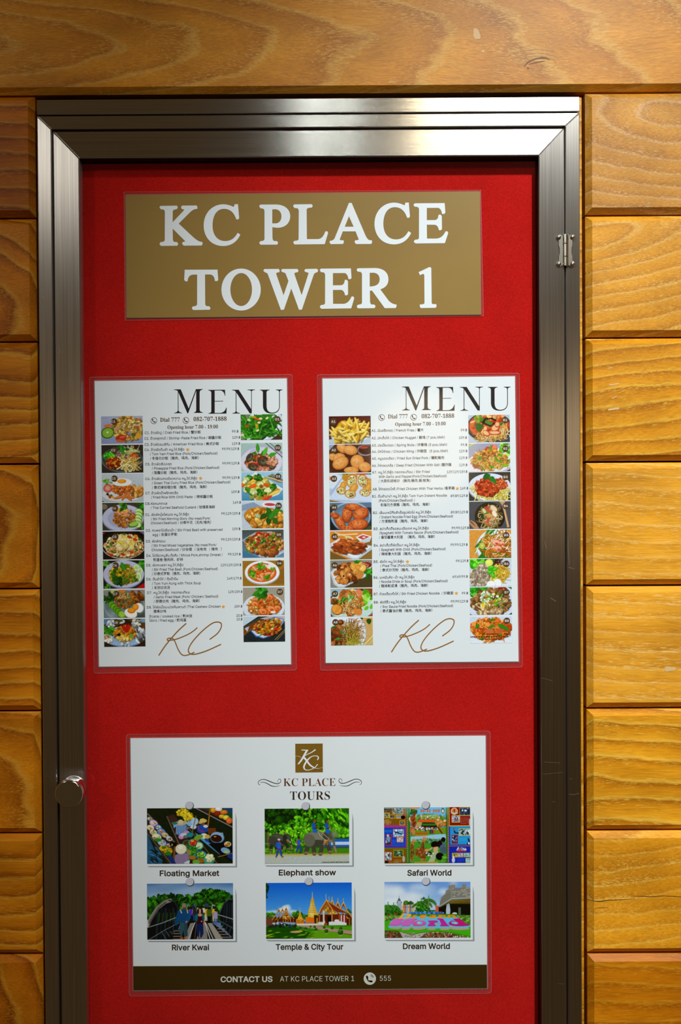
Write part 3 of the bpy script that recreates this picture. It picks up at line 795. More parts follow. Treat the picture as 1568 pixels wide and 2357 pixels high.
def c3():
    p = dish('#c3c9d2', 13).V('#c6ccd6', '#b4bbc4').E(310, 320, 320, 115, '#b9bcc2').E(310, 300, 312, 108, '#d6d9de').P([0, 390, 60, 425, 0, 425], '#57503f')
    p.H(520, 260, 110, 75, 90, 18, 34, '#c98f48 #b87a36 #d9a862 #a86a2c', 1.4)
    p.herb(85, 125, 90, 10, '#6fa82c #8fc244 #4f8a1c').E(90, 215, 66, 62, '#b5493a').E(88, 213, 54, 52, '#d97a6a').E(88, 213, 30, 30, '#e8a898')
    p.H(310, 220, 155, 95, 190, 14, 26, '#c4622a #b0501c #d97e3c #9c4a18 #d99a3a', 1.6)
    egg(p, 305, 130, 145, 58)
    for x, y, l, a in [(250, 350, 150, -12), (330, 340, 130, -60), (400, 360, 130, 40), (390, 320, 120, -50), (440, 350, 100, 15)]: p.E(x, y, l/2, 22, '#b86a38', a).E(x-3, y-6, l/2-8, 11, '#d98a50', a)
    for x, y, c in [(85, 300, '#2a2018'), (110, 325, '#d0561c'), (140, 320, '#4f7a28'), (165, 345, '#e0a02a'), (120, 345, '#c0481c')]: p.E(x, y, 20, 18, c)
    return p
def c4():
    p = dish('#4a463c', 14).E(30, 60, 50, 40, '#8a7d66').herb(590, 30, 120, 12, GRN).E(310, 240, 312, 205, '#8d8fb0').E(310, 228, 306, 198, '#c3c5de').E(320, 235, 235, 150, '#aeb0cc')
    for k in range(5): p.E(555-k*6, 140+k*46, 62, 50, '#5f9a2c', 30).E(550-k*6, 142+k*46, 54, 42, '#cfe39a', 30)
    p.H(330, 230, 170, 140, 330, 9, 18, '#b0641c #c47a2a #9a5216 #d0903c #7d4210', 1.7)
    p.H(300, 120, 80, 40, 26, 20, 36, '#d9a02c #e6b44a', 1.5)
    for x, y, r in [(250, 160, 30), (340, 190, -15), (300, 150, 20), (370, 145, -40)]: p.E(x, y, 55, 16, '#e08a5a', r).E(x, y-4, 40, 7, '#f0b48c', r)
    p.herb(320, 50, 110, 16, '#2f5a1c #3f7a26 #57962e')
    return p.E(465, 330, 75, 42, '#4a7a1c', -12).E(468, 322, 66, 32, '#a4c858', -12).herb(590, 375, 60, 5, GRN)
def c5():
    p = dish('#2a1f1c', 15).E(320, 170, 345, 245, '#1c1512').E(312, 205, 330, 205, '#d9cbb8').E(312, 196, 326, 200, '#2c201a')
    p.P([540, 0, 627, 0, 627, 60], '#7a6a8a').E(18, 25, 14, 12, '#b83a2a')
    p.H(320, 215, 295, 165, 420, 12, 28, '#d9bb7c #c9a25c #e8d6a4 #b88a44 #d98a4a #e0c890', 1.5)
    p.H(330, 180, 140, 90, 34, 30, 46, '#efdca8 #e4c878 #f4e8c4 #d9b44a', 1.2, None, .06)
    for x, y, c in [(400, 85, '#c0401f'), (490, 125, '#c8481f'), (130, 350, '#c23f1e'), (430, 310, '#cf4a24'), (300, 340, '#c04a2a'), (500, 75, '#e08a2a')]: p.E(x, y, 34, 22, c, 20)
    for x, y in [(320, 40), (140, 160), (180, 320), (130, 215), (560, 100), (515, 250), (20, 240)]: p.leaf(x-25, y, 60, 34, p.r.uniform(0, 360), '#3f7a22')
    return p
def c6():
    p = dish('#2f2a22', 16).H(60, 50, 70, 50, 26, 14, 22, '#5f9a3a #7ab84c #4a7a2c', 1.1).herb(575, 40, 130, 14, GRN).P([480, 415, 627, 330, 627, 415], '#b8211f').herb(90, 400, 90, 5, '#3f8a1c #57a82a')
    p.E(310, 212, 308, 205, '#8285a8').E(310, 202, 304, 198, '#c0c2dc').E(310, 205, 235, 145, '#a9abc8')
    for x, y, rx, ry in [(500, 110, 52, 50), (555, 160, 45, 50), (530, 245, 50, 75)]: p.E(x, y, rx, ry, '#8fb25c').E(x, y, rx*.88, ry*.9, '#dce8bc').E(x, y, rx*.5, ry*.5, '#b4cc84')
    p.H(340, 210, 150, 145, 260, 12, 24, '#a8861c #c29c26 #8f6f16 #d0ac3a #75701c', 1.6)
    p.H(180, 215, 75, 100, 60, 20, 38, '#b89a1c #cfae2a #2f5a16 #46701c', 1.5).H(240, 300, 60, 60, 16, 30, 44, '#2a5a18 #1f4a12', 1.8).H(380, 260, 120, 60, 12, 30, 46, '#55761c #6f8a24', 2.2)
    return p.P([250, 100, 275, 25, 320, 55, 365, 65, 350, 125, 320, 150, 280, 130], '#3f8a22').L([272, 40, 330, 140], 4, '#79b84c')
def c7():
    p = dish('#7f8286', 17).V('#9a948c', '#5f6a70').E(310, 230, 308, 235, '#8ea0a4').E(310, 226, 290, 215, '#6f8084').E(200, 380, 200, 70, '#a9b8bc', 0, 30, .6).E(430, 390, 180, 60, '#3d4034', 0, 30, .8)
    p.P([110, 0, 230, 0, 210, 90, 130, 80], '#b9c47a').P([225, 0, 330, 0, 345, 55, 260, 60], '#d9753a').L([255, 10, 290, 60], 6, '#e89a5a')
    p.herb(100, 140, 130, 22, '#2c5218 #3a681e #1f3e10').H(490, 120, 100, 80, 46, 24, 44, '#7a4418 #94561f #5f3210 #a86a2c', 1.7, 40)
    p.H(305, 165, 140, 120, 280, 9, 18, '#8f6a30 #7a5624 #a88242 #5f4218 #c0622a #6a7a34', 1.7).H(290, 90, 110, 55, 90, 8, 18, '#b89a62 #a3854c #d0783a #7a8a4a #c8ac7c', 1.7)
    for k in range(6): p.E(115+k*34, 215+k*34, 46, 50, '#3f7a12', 0).E(119+k*34, 220+k*34, 40, 44, ['#6fa824', '#7ab82c', '#6aa020'][k % 3])
    p.E(275, 362, 40, 44, '#a8c84c')
    p.E(530, 270, 75, 70, '#c9c9c4', 40).E(528, 268, 70, 64, '#f3f1ea', 40).E(482, 258, 46, 50, '#d9811c', 30).E(478, 252, 34, 38, '#eda030', 30)
    return p.E(410, 350, 98, 70, '#cccbc6', 15).E(408, 344, 94, 66, '#f5f3ec', 15).E(420, 308, 60, 42, '#cf7212').E(418, 302, 48, 31, '#ec9e28')
def c8():
    p = dish('#3a2a1e', 18).P([0, 0, 200, 0, 0, 90], '#5f86a8').P([330, 0, 627, 0, 627, 160], '#6a4424').E(240, 40, 80, 36, '#c9cbd0').E(230, 30, 60, 20, '#3a6a2c').E(600, 30, 60, 30, '#7aa0b0')
    p.E(310, 265, 315, 150, '#7f9cc4').E(310, 255, 308, 142, '#b5c8e2').E(310, 300, 230, 90, '#8cb0d4', 0, 20, .8)
    p.H(110, 80, 60, 60, 26, 18, 36, '#c9cdd2 #8f979f #e4e6e8 #6a7077', 1.6).H(490, 70, 55, 70, 34, 18, 36, '#d4d2c6 #9a9a90 #eceae0 #77766c', 1.5)
    p.H(540, 250, 90, 100, 70, 22, 44, '#d0d4d8 #8a9098 #eceeef #5f666e #4a4034', 2.6, 60).herb(80, 180, 110, 20, '#3f8a1f #57aa2c #2f6a16')
    p.H(60, 290, 60, 45, 40, 16, 32, '#d8d4c8 #aaa694 #b07a34 #eeeae0', 1.5).H(330, 365, 60, 40, 24, 18, 32, '#c4ccd4 #93a0ac #e6eaec', 1.6)
    p.H(315, 215, 165, 105, 230, 14, 28, '#c47a1c #d9942c #a86016 #e0a846 #8a5a1a', 1.5).H(280, 290, 90, 30, 24, 20, 34, '#d9b050 #e6c878', 1.6)
    for a in (-110, -75, -60, -125, -90): p.leaf(340, 210, 150, 34, a, '#c0281a')
    return p.E(225, 235, 28, 22, '#2a1c10').E(410, 260, 34, 30, '#7aa83a', -40)
def d1():
    p = dish('#8a8276', 21).P([450, 385, 627, 240, 627, 415, 420, 415], '#4a3a22').E(330, 190, 330, 250, '#c9d2e8', -28).E(320, 185, 300, 222, '#e6ebf6', -28).P([430, 380, 470, 300, 560, 240, 520, 320], '#a8894a', .5)
    p.H(270, 215, 265, 160, 150, 30, 66, '#1f5a10 #2f7a18 #3f961f #174708 #4fae2a', 2.6).S(270, 220, 260, 150, 70, 210, 17, '#2f7a16 #41991f #1c520c #57b52c', .35)
    p.L([40, 300, 130, 370, 260, 375], 24, '#4fa324').L([270, 370, 310, 220, 330, 180], 22, '#47951f')
    p.leaf(150, 60, 200, 60, -12, '#2f7d1a').leaf(300, 40, 220, 70, -8, '#3a8a20').leaf(450, 120, 150, 40, 10, '#286a14').herb(400, 60, 140, 8, '#2f7d1a #43962a')
    for x, y, l, c, a in [(240, 190, 46, '#e09a1c', 78), (245, 78, 44, '#d9561c', 20), (100, 188, 36, '#cc4a20', -5), (200, 45, 40, '#c9a21c', 5), (285, 82, 26, '#df7a2c', 30)]: p.E(x, y, l, 15, c, a)
    for x, y in [(125, 92), (305, 70), (400, 65), (278, 135), (255, 262), (25, 330)]: p.E(x, y, 26, 17, '#e6d8a4', p.r.uniform(-40, 40))
    return p
def d2():
    p = dish('#a9c4be', 22).E(310, 265, 330, 230, '#b7b6cb').E(305, 280, 312, 216, '#d6d3e2').L([370, 0, 640, 230], 11, '#4a3a38').L([430, 0, 660, 190], 9, '#5f4c48').H(180, 120, 60, 30, 20, 5, 9, '#8fa6d0 #a6b8da', 1)
    p.H(300, 290, 225, 120, 260, 16, 34, '#b0623e #c47a56 #8f4a2c #d99a78 #a0503a #6f3a22', 1.4)
    for x, y, rx, ry, a in [(130, 215, 75, 48, -55), (330, 270, 85, 80, 0), (450, 340, 70, 50, 20), (180, 350, 80, 60, 10)]: p.E(x, y, rx, ry, '#5a3f2a', a).E(x, y, rx*.8, ry*.75, '#4c4a3c', a).E(x+8, y+6, rx*.5, ry*.45, '#7a6a4a', a).E(x, y-6, rx*.25, ry*.2, '#39402e', a)
    p.H(460, 260, 80, 70, 60, 14, 28, '#c88a6c #d9a68a #b06a4c', 1.3).H(330, 390, 90, 35, 40, 12, 26, '#c07a60 #d99c80 #a85a44', 1.3).E(215, 180, 22, 55, '#b8301c', 5)
    for x, y in [(180, 310), (240, 310), (310, 170), (200, 300), (320, 220)]: p.E(x, y, 20, 12, '#c02a1c', 30)
    p.leaf(260, 155, 160, 60, -95, '#3d9a24', '#6fc24a').leaf(300, 190, 130, 60, -50, '#2f8218').leaf(330, 190, 150, 66, -62, '#57b834', '#8ad468').leaf(400, 200, 150, 60, -20, '#43a028').leaf(250, 170, 90, 46, -160, '#35861e')
    return p.herb(190, 240, 60, 6, '#2f5a1c #3f6a24')
def d3():
    p = dish('#7fb3cf', 23).V('#a9cfe4', '#4f8fb4').P([370, 90, 470, 30, 627, 120, 627, 170, 560, 165], '#8f8468').L([380, 80, 500, 110, 620, 150], 12, '#d8d0b4').L([410, 60, 520, 95, 625, 130], 9, '#5f5a48')
    p.P([0, 155, 215, 5, 625, 250, 560, 330, 270, 430, 200, 415], '#dfe4ec').P([15, 165, 215, 40, 585, 265, 300, 425, 235, 425], '#c99a4a')
    p.H(270, 235, 210, 140, 70, 30, 52, '#d9c87a #cfae52 #e6dca0 #b8a24a #a3b24c', 1.4)
    for x, y, l, w, a, c in [(150, 140, 85, 26, -12, '#e0b84a'), (180, 205, 75, 28, -18, '#e2681c'), (385, 195, 65, 24, 12, '#d9561c'), (500, 310, 95, 24, -22, '#e6c05a'), (380, 390, 90, 22, -28, '#d9401c'), (20, 190, 40, 30, -30, '#df6a1c'), (340, 355, 50, 28, -35, '#b5762c'), (120, 260, 80, 24, 30, '#4a8a24')]: p.E(x, y, l, w, c, a).E(x-4, y-7, l*.75, w*.35, np.clip(srgb(c)*1.25, 0, 1), a, 2, .6)
    for x, y, z in [(110, 85, 46), (250, 85, 60), (300, 300, 72), (470, 225, 58)]: p.H(x, y, z, z*.75, 40, 12, 22, '#2f6a16 #3f8220 #20500c #54982c', 1.2)
    for x, y in [(60, 120), (180, 290), (400, 270), (290, 180)]: p.H(x, y, 42, 34, 14, 18, 28, '#d3d894 #e4e6b4 #b4be6a', 1.2)
    return p.E(300, 215, 38, 34, '#c9934a').E(300, 215, 24, 20, '#7a5a30').L([270, 330, 265, 395], 26, '#7aa83c').L([60, 250, 150, 340], 22, '#3f7a1c')
def d4():
    p = dish('#a9b8cc', 24).V('#c9d6e4', '#98a8bf').P([0, 60, 180, 20, 300, 90, 0, 150], '#8fa2bd').E(420, 55, 115, 45, '#e4e8f0').E(425, 58, 82, 22, '#c24a52', 3).E(30, 385, 120, 80, '#d0d8e6').E(30, 380, 80, 60, '#7f9ab8').E(330, 350, 350, 260, '#c3cddc')
    p.E(375, 275, 345, 165, '#8a5a1c', 12).E(375, 262, 338, 158, '#c98a34', 12)
    p.H(380, 265, 320, 145, 190, 22, 52, '#c98836 #d99e48 #b87424 #e6b864 #a8641c', 1.9)
    p.leaf(270, 240, 90, 60, -150, '#a8c4a0')
    for k, (x, y, a) in enumerate([(330, 230, -20), (430, 150, 40), (380, 200, 150), (470, 250, 60), (520, 200, -80), (400, 240, 90), (440, 210, -120), (490, 180, 130)]): p.leaf(x, y, 130, 80, a, ['#2c6a1c', '#3d8a24', '#22561a'][k % 3], '#5aa03c')
    return p.leaf(540, 140, 100, 50, -60, '#4f9a34').leaf(560, 130, 80, 40, 40, '#3f8a28')
def d5():
    p = dish('#46504c', 25).P([0, 20, 110, 0, 0, 110], '#8a7a54').V('#4f5a56', '#6f93b0').P([0, 150, 200, 40, 440, 30, 627, 160, 640, 330, 480, 420, 260, 400], '#c0c6d8').P([10, 150, 210, 55, 430, 45, 627, 175, 627, 310, 470, 385, 270, 370], '#a79ab0')
    p.P([0, 300, 260, 415, 0, 415], '#4f7d9c')
    p.H(340, 210, 285, 155, 330, 16, 34, '#a8682c #8f5220 #c4863e #6f3c18 #d9a45c #b5803c', 1.5).H(320, 100, 200, 70, 80, 12, 26, '#c48a44 #a4642c #dcae6c #8a4a20', 1.4)
    for _ in range(34): p.leaf(p.r.uniform(60, 560), p.r.uniform(80, 350), p.r.uniform(40, 100), 20, p.r.uniform(0, 360), ['#2f8a1c', '#3fa526', '#246d14'][p.r.randint(3)])
    for x, y in [(215, 75), (280, 60), (245, 150), (320, 330), (470, 265), (220, 215), (375, 80)]: p.E(x, y, 40, 15, '#c0202a', p.r.uniform(-70, 70))
    return p.H(400, 350, 130, 40, 18, 30, 50, '#a86430 #8c4e22 #bf7c40', 1.5)
def d6():
    p = dish('#a4782e', 26).planks(4, '#8a6022', 5, -40).P([300, 300, 627, 120, 627, 380, 380, 380], '#7a5420', .4).E(296, 205, 262, 190, '#aeb0b4').E(294, 190, 258, 186, '#f0f0f2').E(292, 195, 216, 156, '#c8501c').E(292, 200, 205, 146, '#e0682a')
    p.H(300, 180, 180, 120, 60, 16, 30, '#e88a3c #d9581c #f0a860 #c84818', 1.6)
    for x, y, r in [(165, 270, 20), (290, 270, 60), (255, 310, 25), (380, 215, -10), (450, 230, -60), (180, 130, 50), (330, 95, -30)]: p.E(x, y, 58, 26, '#e07848', r).E(x-3, y-5, 46, 15, '#f4b890', r).L([x-30, y, x+30, y+4], 4, '#d9683a')
    p.E(415, 100, 50, 40, '#f1e4dc').E(340, 85, 24, 20, '#f6ece4')
    for x, y, z in [(285, 125, 110), (165, 215, 100), (375, 280, 90), (250, 60, 60), (455, 140, 60), (125, 160, 60)]: p.herb(x, y, z, 9, '#5aa82a #79c43c #3f8a1c')
    return p
def d7():
    p = dish('#a69e90', 27).E(310, 310, 318, 215, '#97a4b8').E(310, 300, 312, 205, '#d9e0ec').E(310, 330, 240, 130, '#b9c4d6')
    p.H(320, 265, 235, 145, 260, 18, 38, '#d9792c #c4601f #e89a4e #a84e18 #f0bc7c #b07438', 1.4).S(320, 250, 230, 140, 80, 60, 7, '#e6a85c #c97a34 #8a4a1c', .8)
    for x, y, r in [(430, 330, 80), (300, 360, 70), (520, 310, 55), (180, 250, 60), (240, 180, 55), (400, 150, 60)]: p.E(x, y, r, r*.72, '#c9561c', 20).E(x-4, y-5, r*.82, r*.55, '#f0995c', 20).E(x+5, y+8, r*.4, r*.25, '#c8602c', 20)
    p.E(450, 370, 40, 18, '#f6e4d0').H(150, 330, 70, 50, 30, 12, 24, '#d9a44e #f0cc8a #b47030', 1.4)
    p.herb(270, 75, 150, 24, '#2f7a1f #43962c #1f5f16 #5fb244').leaf(130, 130, 180, 50, -35, '#3f8f28').leaf(300, 80, 110, 50, -85, '#4aa632')
    return p
def d8():
    p = dish('#2c3438', 28).P([0, 0, 230, 0, 0, 160], '#c3d4e0').P([0, 170, 280, 0, 627, 0, 627, 120, 200, 150, 0, 300], '#4d4a3a').P([250, 40, 400, 0, 627, 0, 627, 90], '#b9b4b8').P([0, 200, 180, 90, 120, 220, 0, 320], '#7a4a20').P([20, 190, 90, 160, 60, 250], '#b8c0cc').L([0, 300, 130, 200], 16, '#8a5a22')
    for k in range(9): p.L([20+k*22, 330, 150+k*10, 415], 3, '#1a2226')
    p.P([110, 235, 300, 60, 480, 10, 605, 50, 607, 110, 440, 310, 300, 360, 180, 320], '#5f7fbd').P([120, 232, 305, 68, 480, 20, 592, 58, 596, 105, 432, 300, 300, 346, 190, 310], '#c3d2ee').P([150, 225, 320, 85, 480, 40, 570, 70, 575, 105, 420, 285, 300, 325, 210, 295], '#dfe6f4')
    for k in range(22): a = k/22; p.E(115+a*370, 235-a*220, 11, 8, '#3f62ae').E(190+a*400, 330-a*240+20*math.sin(a*9), 10, 8, '#3f62ae')
    p.H(360, 185, 205, 120, 300, 14, 28, '#c97a1f #a85e18 #e09a3a #7a4214 #d9641f #55381c', 1.6, -25).H(470, 90, 110, 45, 60, 12, 24, '#c4742a #8a4a1c #e0a04a', 1.5, -25)
    for x, y, a in [(230, 240, 60), (350, 210, 40), (440, 150, 70), (390, 90, -30), (300, 220, -60), (480, 80, 20)]: p.leaf(x, y, 80, 20, a, '#6fa824')
    p.E(490, 205, 34, 18, '#d92f1c', 10).E(370, 310, 26, 14, '#d9341c').E(430, 205, 18, 14, '#e9d9c4')
    return p.L([470, 380, 627, 215], 7, '#c8a468').L([500, 385, 627, 245], 7, '#b8924e')
def a1():
    p = dish('#5a2416', 31).V('#3f1a14', '#6f3a22').E(500, 60, 160, 60, '#7a2c1a', 0, 40, .7).E(170, 40, 130, 60, '#6a1f16', 0, 40, .7).P([0, 350, 130, 320, 627, 300, 627, 415, 0, 415], '#b9c4d8').E(315, 295, 285, 110, '#c9d2de').E(315, 275, 285, 112, '#e4e9ef')
    cs = '#e6bb3c #d9a428 #f0cf66 #c98f20 #efd98a'
    p.H(315, 260, 270, 115, 70, 60, 95, cs, 4.2).H(320, 190, 230, 100, 50, 60, 90, cs, 4.0)
    for x, y, l, a in [(410, 85, 70, 72), (230, 115, 50, 40), (310, 130, 60, 30), (500, 130, 70, -60), (570, 160, 80, -65), (80, 210, 70, 55), (60, 250, 80, 45), (290, 300, 80, 55), (430, 190, 60, 80), (180, 185, 70, 10), (380, 340, 70, 60), (250, 230, 80, -20), (470, 240, 90, -8), (520, 290, 80, -50)]: p.E(x+5, y+6, l, 20, '#8a5f16', a, 1, .6).E(x, y, l, 19, '#e9c04a', a).E(x-3, y-5, l*.85, 7, '#f6dd8c', a)
    return p
def a2():
    p = dish('#4a2412', 32).E(290, 260, 340, 280, '#6f3a1c').E(290, 250, 310, 250, '#55290f').P([0, 0, 90, 0, 0, 90], '#93a4be').E(540, 90, 122, 82, '#8f9298').E(545, 85, 108, 68, '#5a1f14').E(550, 100, 90, 45, '#3f120c').E(520, 50, 60, 18, '#b8482c')
    for x, y, rx, ry, a in [(60, 185, 62, 55, 20), (150, 200, 95, 75, -20), (200, 60, 90, 60, 30), (320, 85, 105, 72, 10), (170, 270, 125, 90, -25), (420, 255, 102, 105, 0), (530, 335, 95, 75, 10), (330, 380, 110, 50, 0)]:
        p.E(x+8, y+12, rx, ry, '#2f1408', a, 8, .7).E(x, y, rx, ry, '#c07a3a', a).E(x-6, y-8, rx*.88, ry*.84, '#dc9a54', a, 6).E(x-18, y-20, rx*.5, ry*.4, '#ecb578', a, 10, .7)
        for _ in range(16): p.E(x+p.r.uniform(-.6, .6)*rx, y+p.r.uniform(-.6, .6)*ry, 12, 6, ['#c98642', '#e8ae6c'][p.r.randint(2)], p.r.uniform(0, 180), 2, .6)
    return p
def roll(p, x, y, rx, ry, a, tx, ty):
    p.L([x, y, x+tx, y+ty], min(rx, ry)*1.7, '#cf9440').L([x-8, y-8, x+tx-8, y+ty-8], min(rx, ry)*.7, '#e6b465', .7)
    p.E(x, y, rx, ry, '#b97c2c', a).E(x, y, rx*.84, ry*.84, '#d9c894', a).H(x, y, rx*.66, ry*.66, 40, 8, 16, '#e6dcb0 #a8a850 #e08a3a #5a4a34 #c9d08a #f0ead0', 1.5)
def a3():
    p = dish('#b3c1da', 33).P([190, 0, 627, 0, 627, 60, 200, 50], '#4f9a2a').E(470, 20, 110, 40, '#c9281c').herb(250, 20, 90, 8, GRN).herb(590, 20, 100, 8, GRN).P([0, 300, 200, 20, 640, 20, 640, 415, 0, 370], '#c9d4ea').P([0, 380, 250, 425, 0, 425], '#8a7a44').E(60, 110, 150, 110, '#d3dcea').E(20, 70, 40, 26, '#e07a4a').P([0, 290, 200, 40, 215, 50, 20, 330], '#aab8d4')
    p.L([300, 90, 240, 60], 100, '#c48a34')
    roll(p, 335, 110, 78, 100, 10, 20, -60); roll(p, 500, 110, 76, 96, -15, 110, 40); roll(p, 175, 250, 72, 56, 15, 40, -90); roll(p, 560, 250, 0.1+70, 62, 20, 60, -70); roll(p, 310, 300, 84, 62, 10, 70, -110); roll(p, 525, 285, 80, 52, 12, 70, -90)
    return p
def a4():
    p = dish('#2c3640', 34).P([0, 0, 627, 0, 627, 80, 0, 60], '#5f7a98').E(315, 225, 300, 235, '#3a4a5a').E(315, 215, 292, 225, '#98aec4').E(315, 220, 270, 205, '#5f7488').E(315, 235, 250, 180, '#7a9ab4', 0, 30, .6).P([0, 230, 60, 330, 110, 415, 0, 415], '#1a2028').E(590, 390, 70, 40, '#4a5a2c')
    for x, y, rx, ry, a in [(260, 165, 75, 130, 8), (350, 70, 120, 50, 5), (460, 170, 125, 90, -25), (150, 290, 60, 150, -28), (70, 190, 60, 40, 20), (420, 330, 150, 85, -5), (270, 395, 90, 40, 0)]:
        p.E(x+6, y+10, rx, ry, '#3f1a0c', a, 6, .7).E(x, y, rx, ry, '#a8481c', a).E(x-4, y-8, rx*.85, ry*.82, '#cc6c34', a, 6).E(x-10, y-20, rx*.45, ry*.45, '#e89460', a, 12, .8)
        for _ in range(22): p.E(x+p.r.uniform(-.65, .65)*rx, y+p.r.uniform(-.65, .65)*ry, 12, 7, ['#b8501f', '#e08a50', '#8a3814'][p.r.randint(3)], p.r.uniform(0, 180), 2, .6)
    return p
def a5():
    p = dish('#d98e3c', 35).planks(5, '#c07428', 4, 30).P([370, 130, 640, 90, 640, 425, 430, 425], '#8a6a34').P([0, 290, 300, 425, 0, 425], '#7a5c2c')
    for k in range(16): p.L([430+k*13, 415, 470+k*11, 250], 3, '#a98848', .8); p.L([k*20, 300+k*8, k*20, 415], 3, '#9a7c40', .8)
    p.L([80, 20, 330, 110], 14, '#e3c898').L([60, 60, 410, 45], 16, '#ecd6a8').E(290, 105, 62, 26, '#eedcb4', 20).E(285, 100, 46, 14, '#d9c090', 20)
    p.P([385, 90, 490, 45, 620, 85, 590, 160, 480, 185], '#e4e8ef').P([410, 95, 490, 62, 590, 88, 490, 130], '#c4453a').E(505, 95, 26, 12, '#f0d0c4').P([455, 135, 600, 100, 590, 160, 480, 185], '#c4ccd8')
    p.P([0, 180, 140, 105, 640, 225, 640, 260, 410, 420, 350, 420, 0, 270], '#c3cbd8').P([15, 185, 145, 118, 610, 232, 400, 395, 330, 390], '#e2e7ee')
    return p.H(290, 230, 225, 90, 110, 34, 62, '#a8521f #8f3f16 #c46a34 #7a3412 #d98850', 3.0, 10).H(250, 170, 130, 45, 40, 26, 48, '#9a4a1c #b8622c #c87840', 2.4, 20)
def a6():
    p = dish('#8f8c84', 36).planks(4, '#77746c', 4, 60).P([200, 415, 627, 180, 627, 415], '#57482a').P([0, 180, 60, 120, 420, 60, 640, 130, 640, 200, 200, 410, 120, 410, 50, 360], '#c4cad4').P([22, 190, 80, 140, 420, 80, 610, 150, 600, 200, 200, 385, 130, 385, 75, 345], '#dee3ea').P([140, 330, 560, 200, 200, 380], '#8a8d92', .5)
    p.herb(370, 30, 130, 8, GRN).E(530, 90, 95, 60, '#d0d4da').E(530, 78, 88, 46, '#8f2c1c').H(530, 80, 70, 32, 30, 7, 14, '#b8402c #e0a080 #7a2014', 1.4)
    p.herb(570, 190, 130, 18, GRN)
    return fried(p, 60, 270, 190, 200, 120, '#a8622a #c07a3c #8a4a1c #d9964e #6a3414', 34, 60).H(400, 110, 100, 60, 12, 40, 60, '#d99a48 #e6b060 #c88434', 1.3).E(445, 220, 52, 62, '#c88a44', 20).H(180, 290, 110, 50, 22, 26, 46, '#c47a38 #dca060 #a85e28', 1.4).E(200, 240, 16, 14, '#2a2620').E(290, 215, 16, 12, '#d8d4cc')
def a7():
    p = dish('#6a3420', 37).P([0, 0, 300, 0, 60, 90, 0, 120], '#9fb8c4').E(310, 260, 340, 250, '#93b4b4').E(315, 250, 325, 235, '#c3dcd8').P([500, 0, 640, 0, 640, 110], '#9c4a2c').P([540, 415, 640, 360, 640, 425], '#b04a30')
    for k in range(34): p.E(500+p.r.uniform(-100, 130), 170+p.r.uniform(-130, 130), p.r.uniform(24, 52), p.r.uniform(18, 38), ['#7ac02a', '#a4dc54', '#5a9c1a', '#c0ea80'][p.r.randint(4)], p.r.uniform(0, 180))
    fried(p, 90, 290, 200, 180, 185, '#d08a44 #b86a2c #e6ac66 #a0561e #c4803a', 24, 48).S(290, 210, 160, 150, 140, 60, 8, '#e0b46c #c8924a #f0d09a #8f5a26', .8)
    p.E(60, 190, 66, 50, '#7a4a1c').H(60, 190, 55, 40, 18, 18, 30, '#8f5a24 #6a3c14 #a87034', 1.4)
    p.E(95, 310, 85, 80, '#a85e1c', 30).E(92, 305, 74, 66, '#e6a04a', 30)
    for k in range(4): p.L([60+k*14, 350-k*30, 120+k*12, 330-k*25], 6, '#b86c22')
    return p.herb(170, 180, 80, 9, GRN).herb(280, 140, 90, 9, '#4f9a34 #6fb84c #c0d8a8').E(430, 60, 60, 40, '#e0885a', 40).E(410, 350, 60, 50, '#d98a44', 20)
def a8():
    p = dish('#cfa86a', 38).planks(3, '#b48a4c', 3).E(225, 225, 305, 330, '#aab3c2').E(220, 225, 298, 322, '#dfe6f0').P([430, 0, 480, 0, 470, 40], '#3a4a24')
    p.P([525, 40, 560, 18, 605, 30, 600, 75, 575, 110, 540, 80], '#2c5a1c').L([490, 415, 627, 270], 14, '#d6d8a4').L([560, 415, 627, 330], 12, '#c0c88c')
    p.S(330, 190, 90, 150, 120, 150, 5, '#c48a54 #d9a878 #b07440 #e0bc94', .3).S(290, 260, 110, 130, 150, 130, 7, '#8a6a24 #a8863a #6f5218 #c0a050', .35)
    p.S(330, 370, 90, 40, 40, 110, 8, '#a89a34 #c0b450', .3)
    p.H(70, 250, 90, 170, 34, 34, 62, '#6a381a #8a4e24 #55290f #a4683a', 1.4).E(150, 70, 48, 42, '#6f3c18').E(140, 60, 28, 20, '#a0683a').H(140, 380, 60, 40, 14, 24, 40, '#7a4420 #946030 #5a2c10', 1.4)
    return p.leaf(10, 150, 90, 30, -15, '#2f7a2a').leaf(130, 200, 70, 40, 30, '#3a8a34').leaf(70, 320, 80, 36, -10, '#3f9a3a').leaf(70, 405, 60, 20, 0, '#2f7a2a')
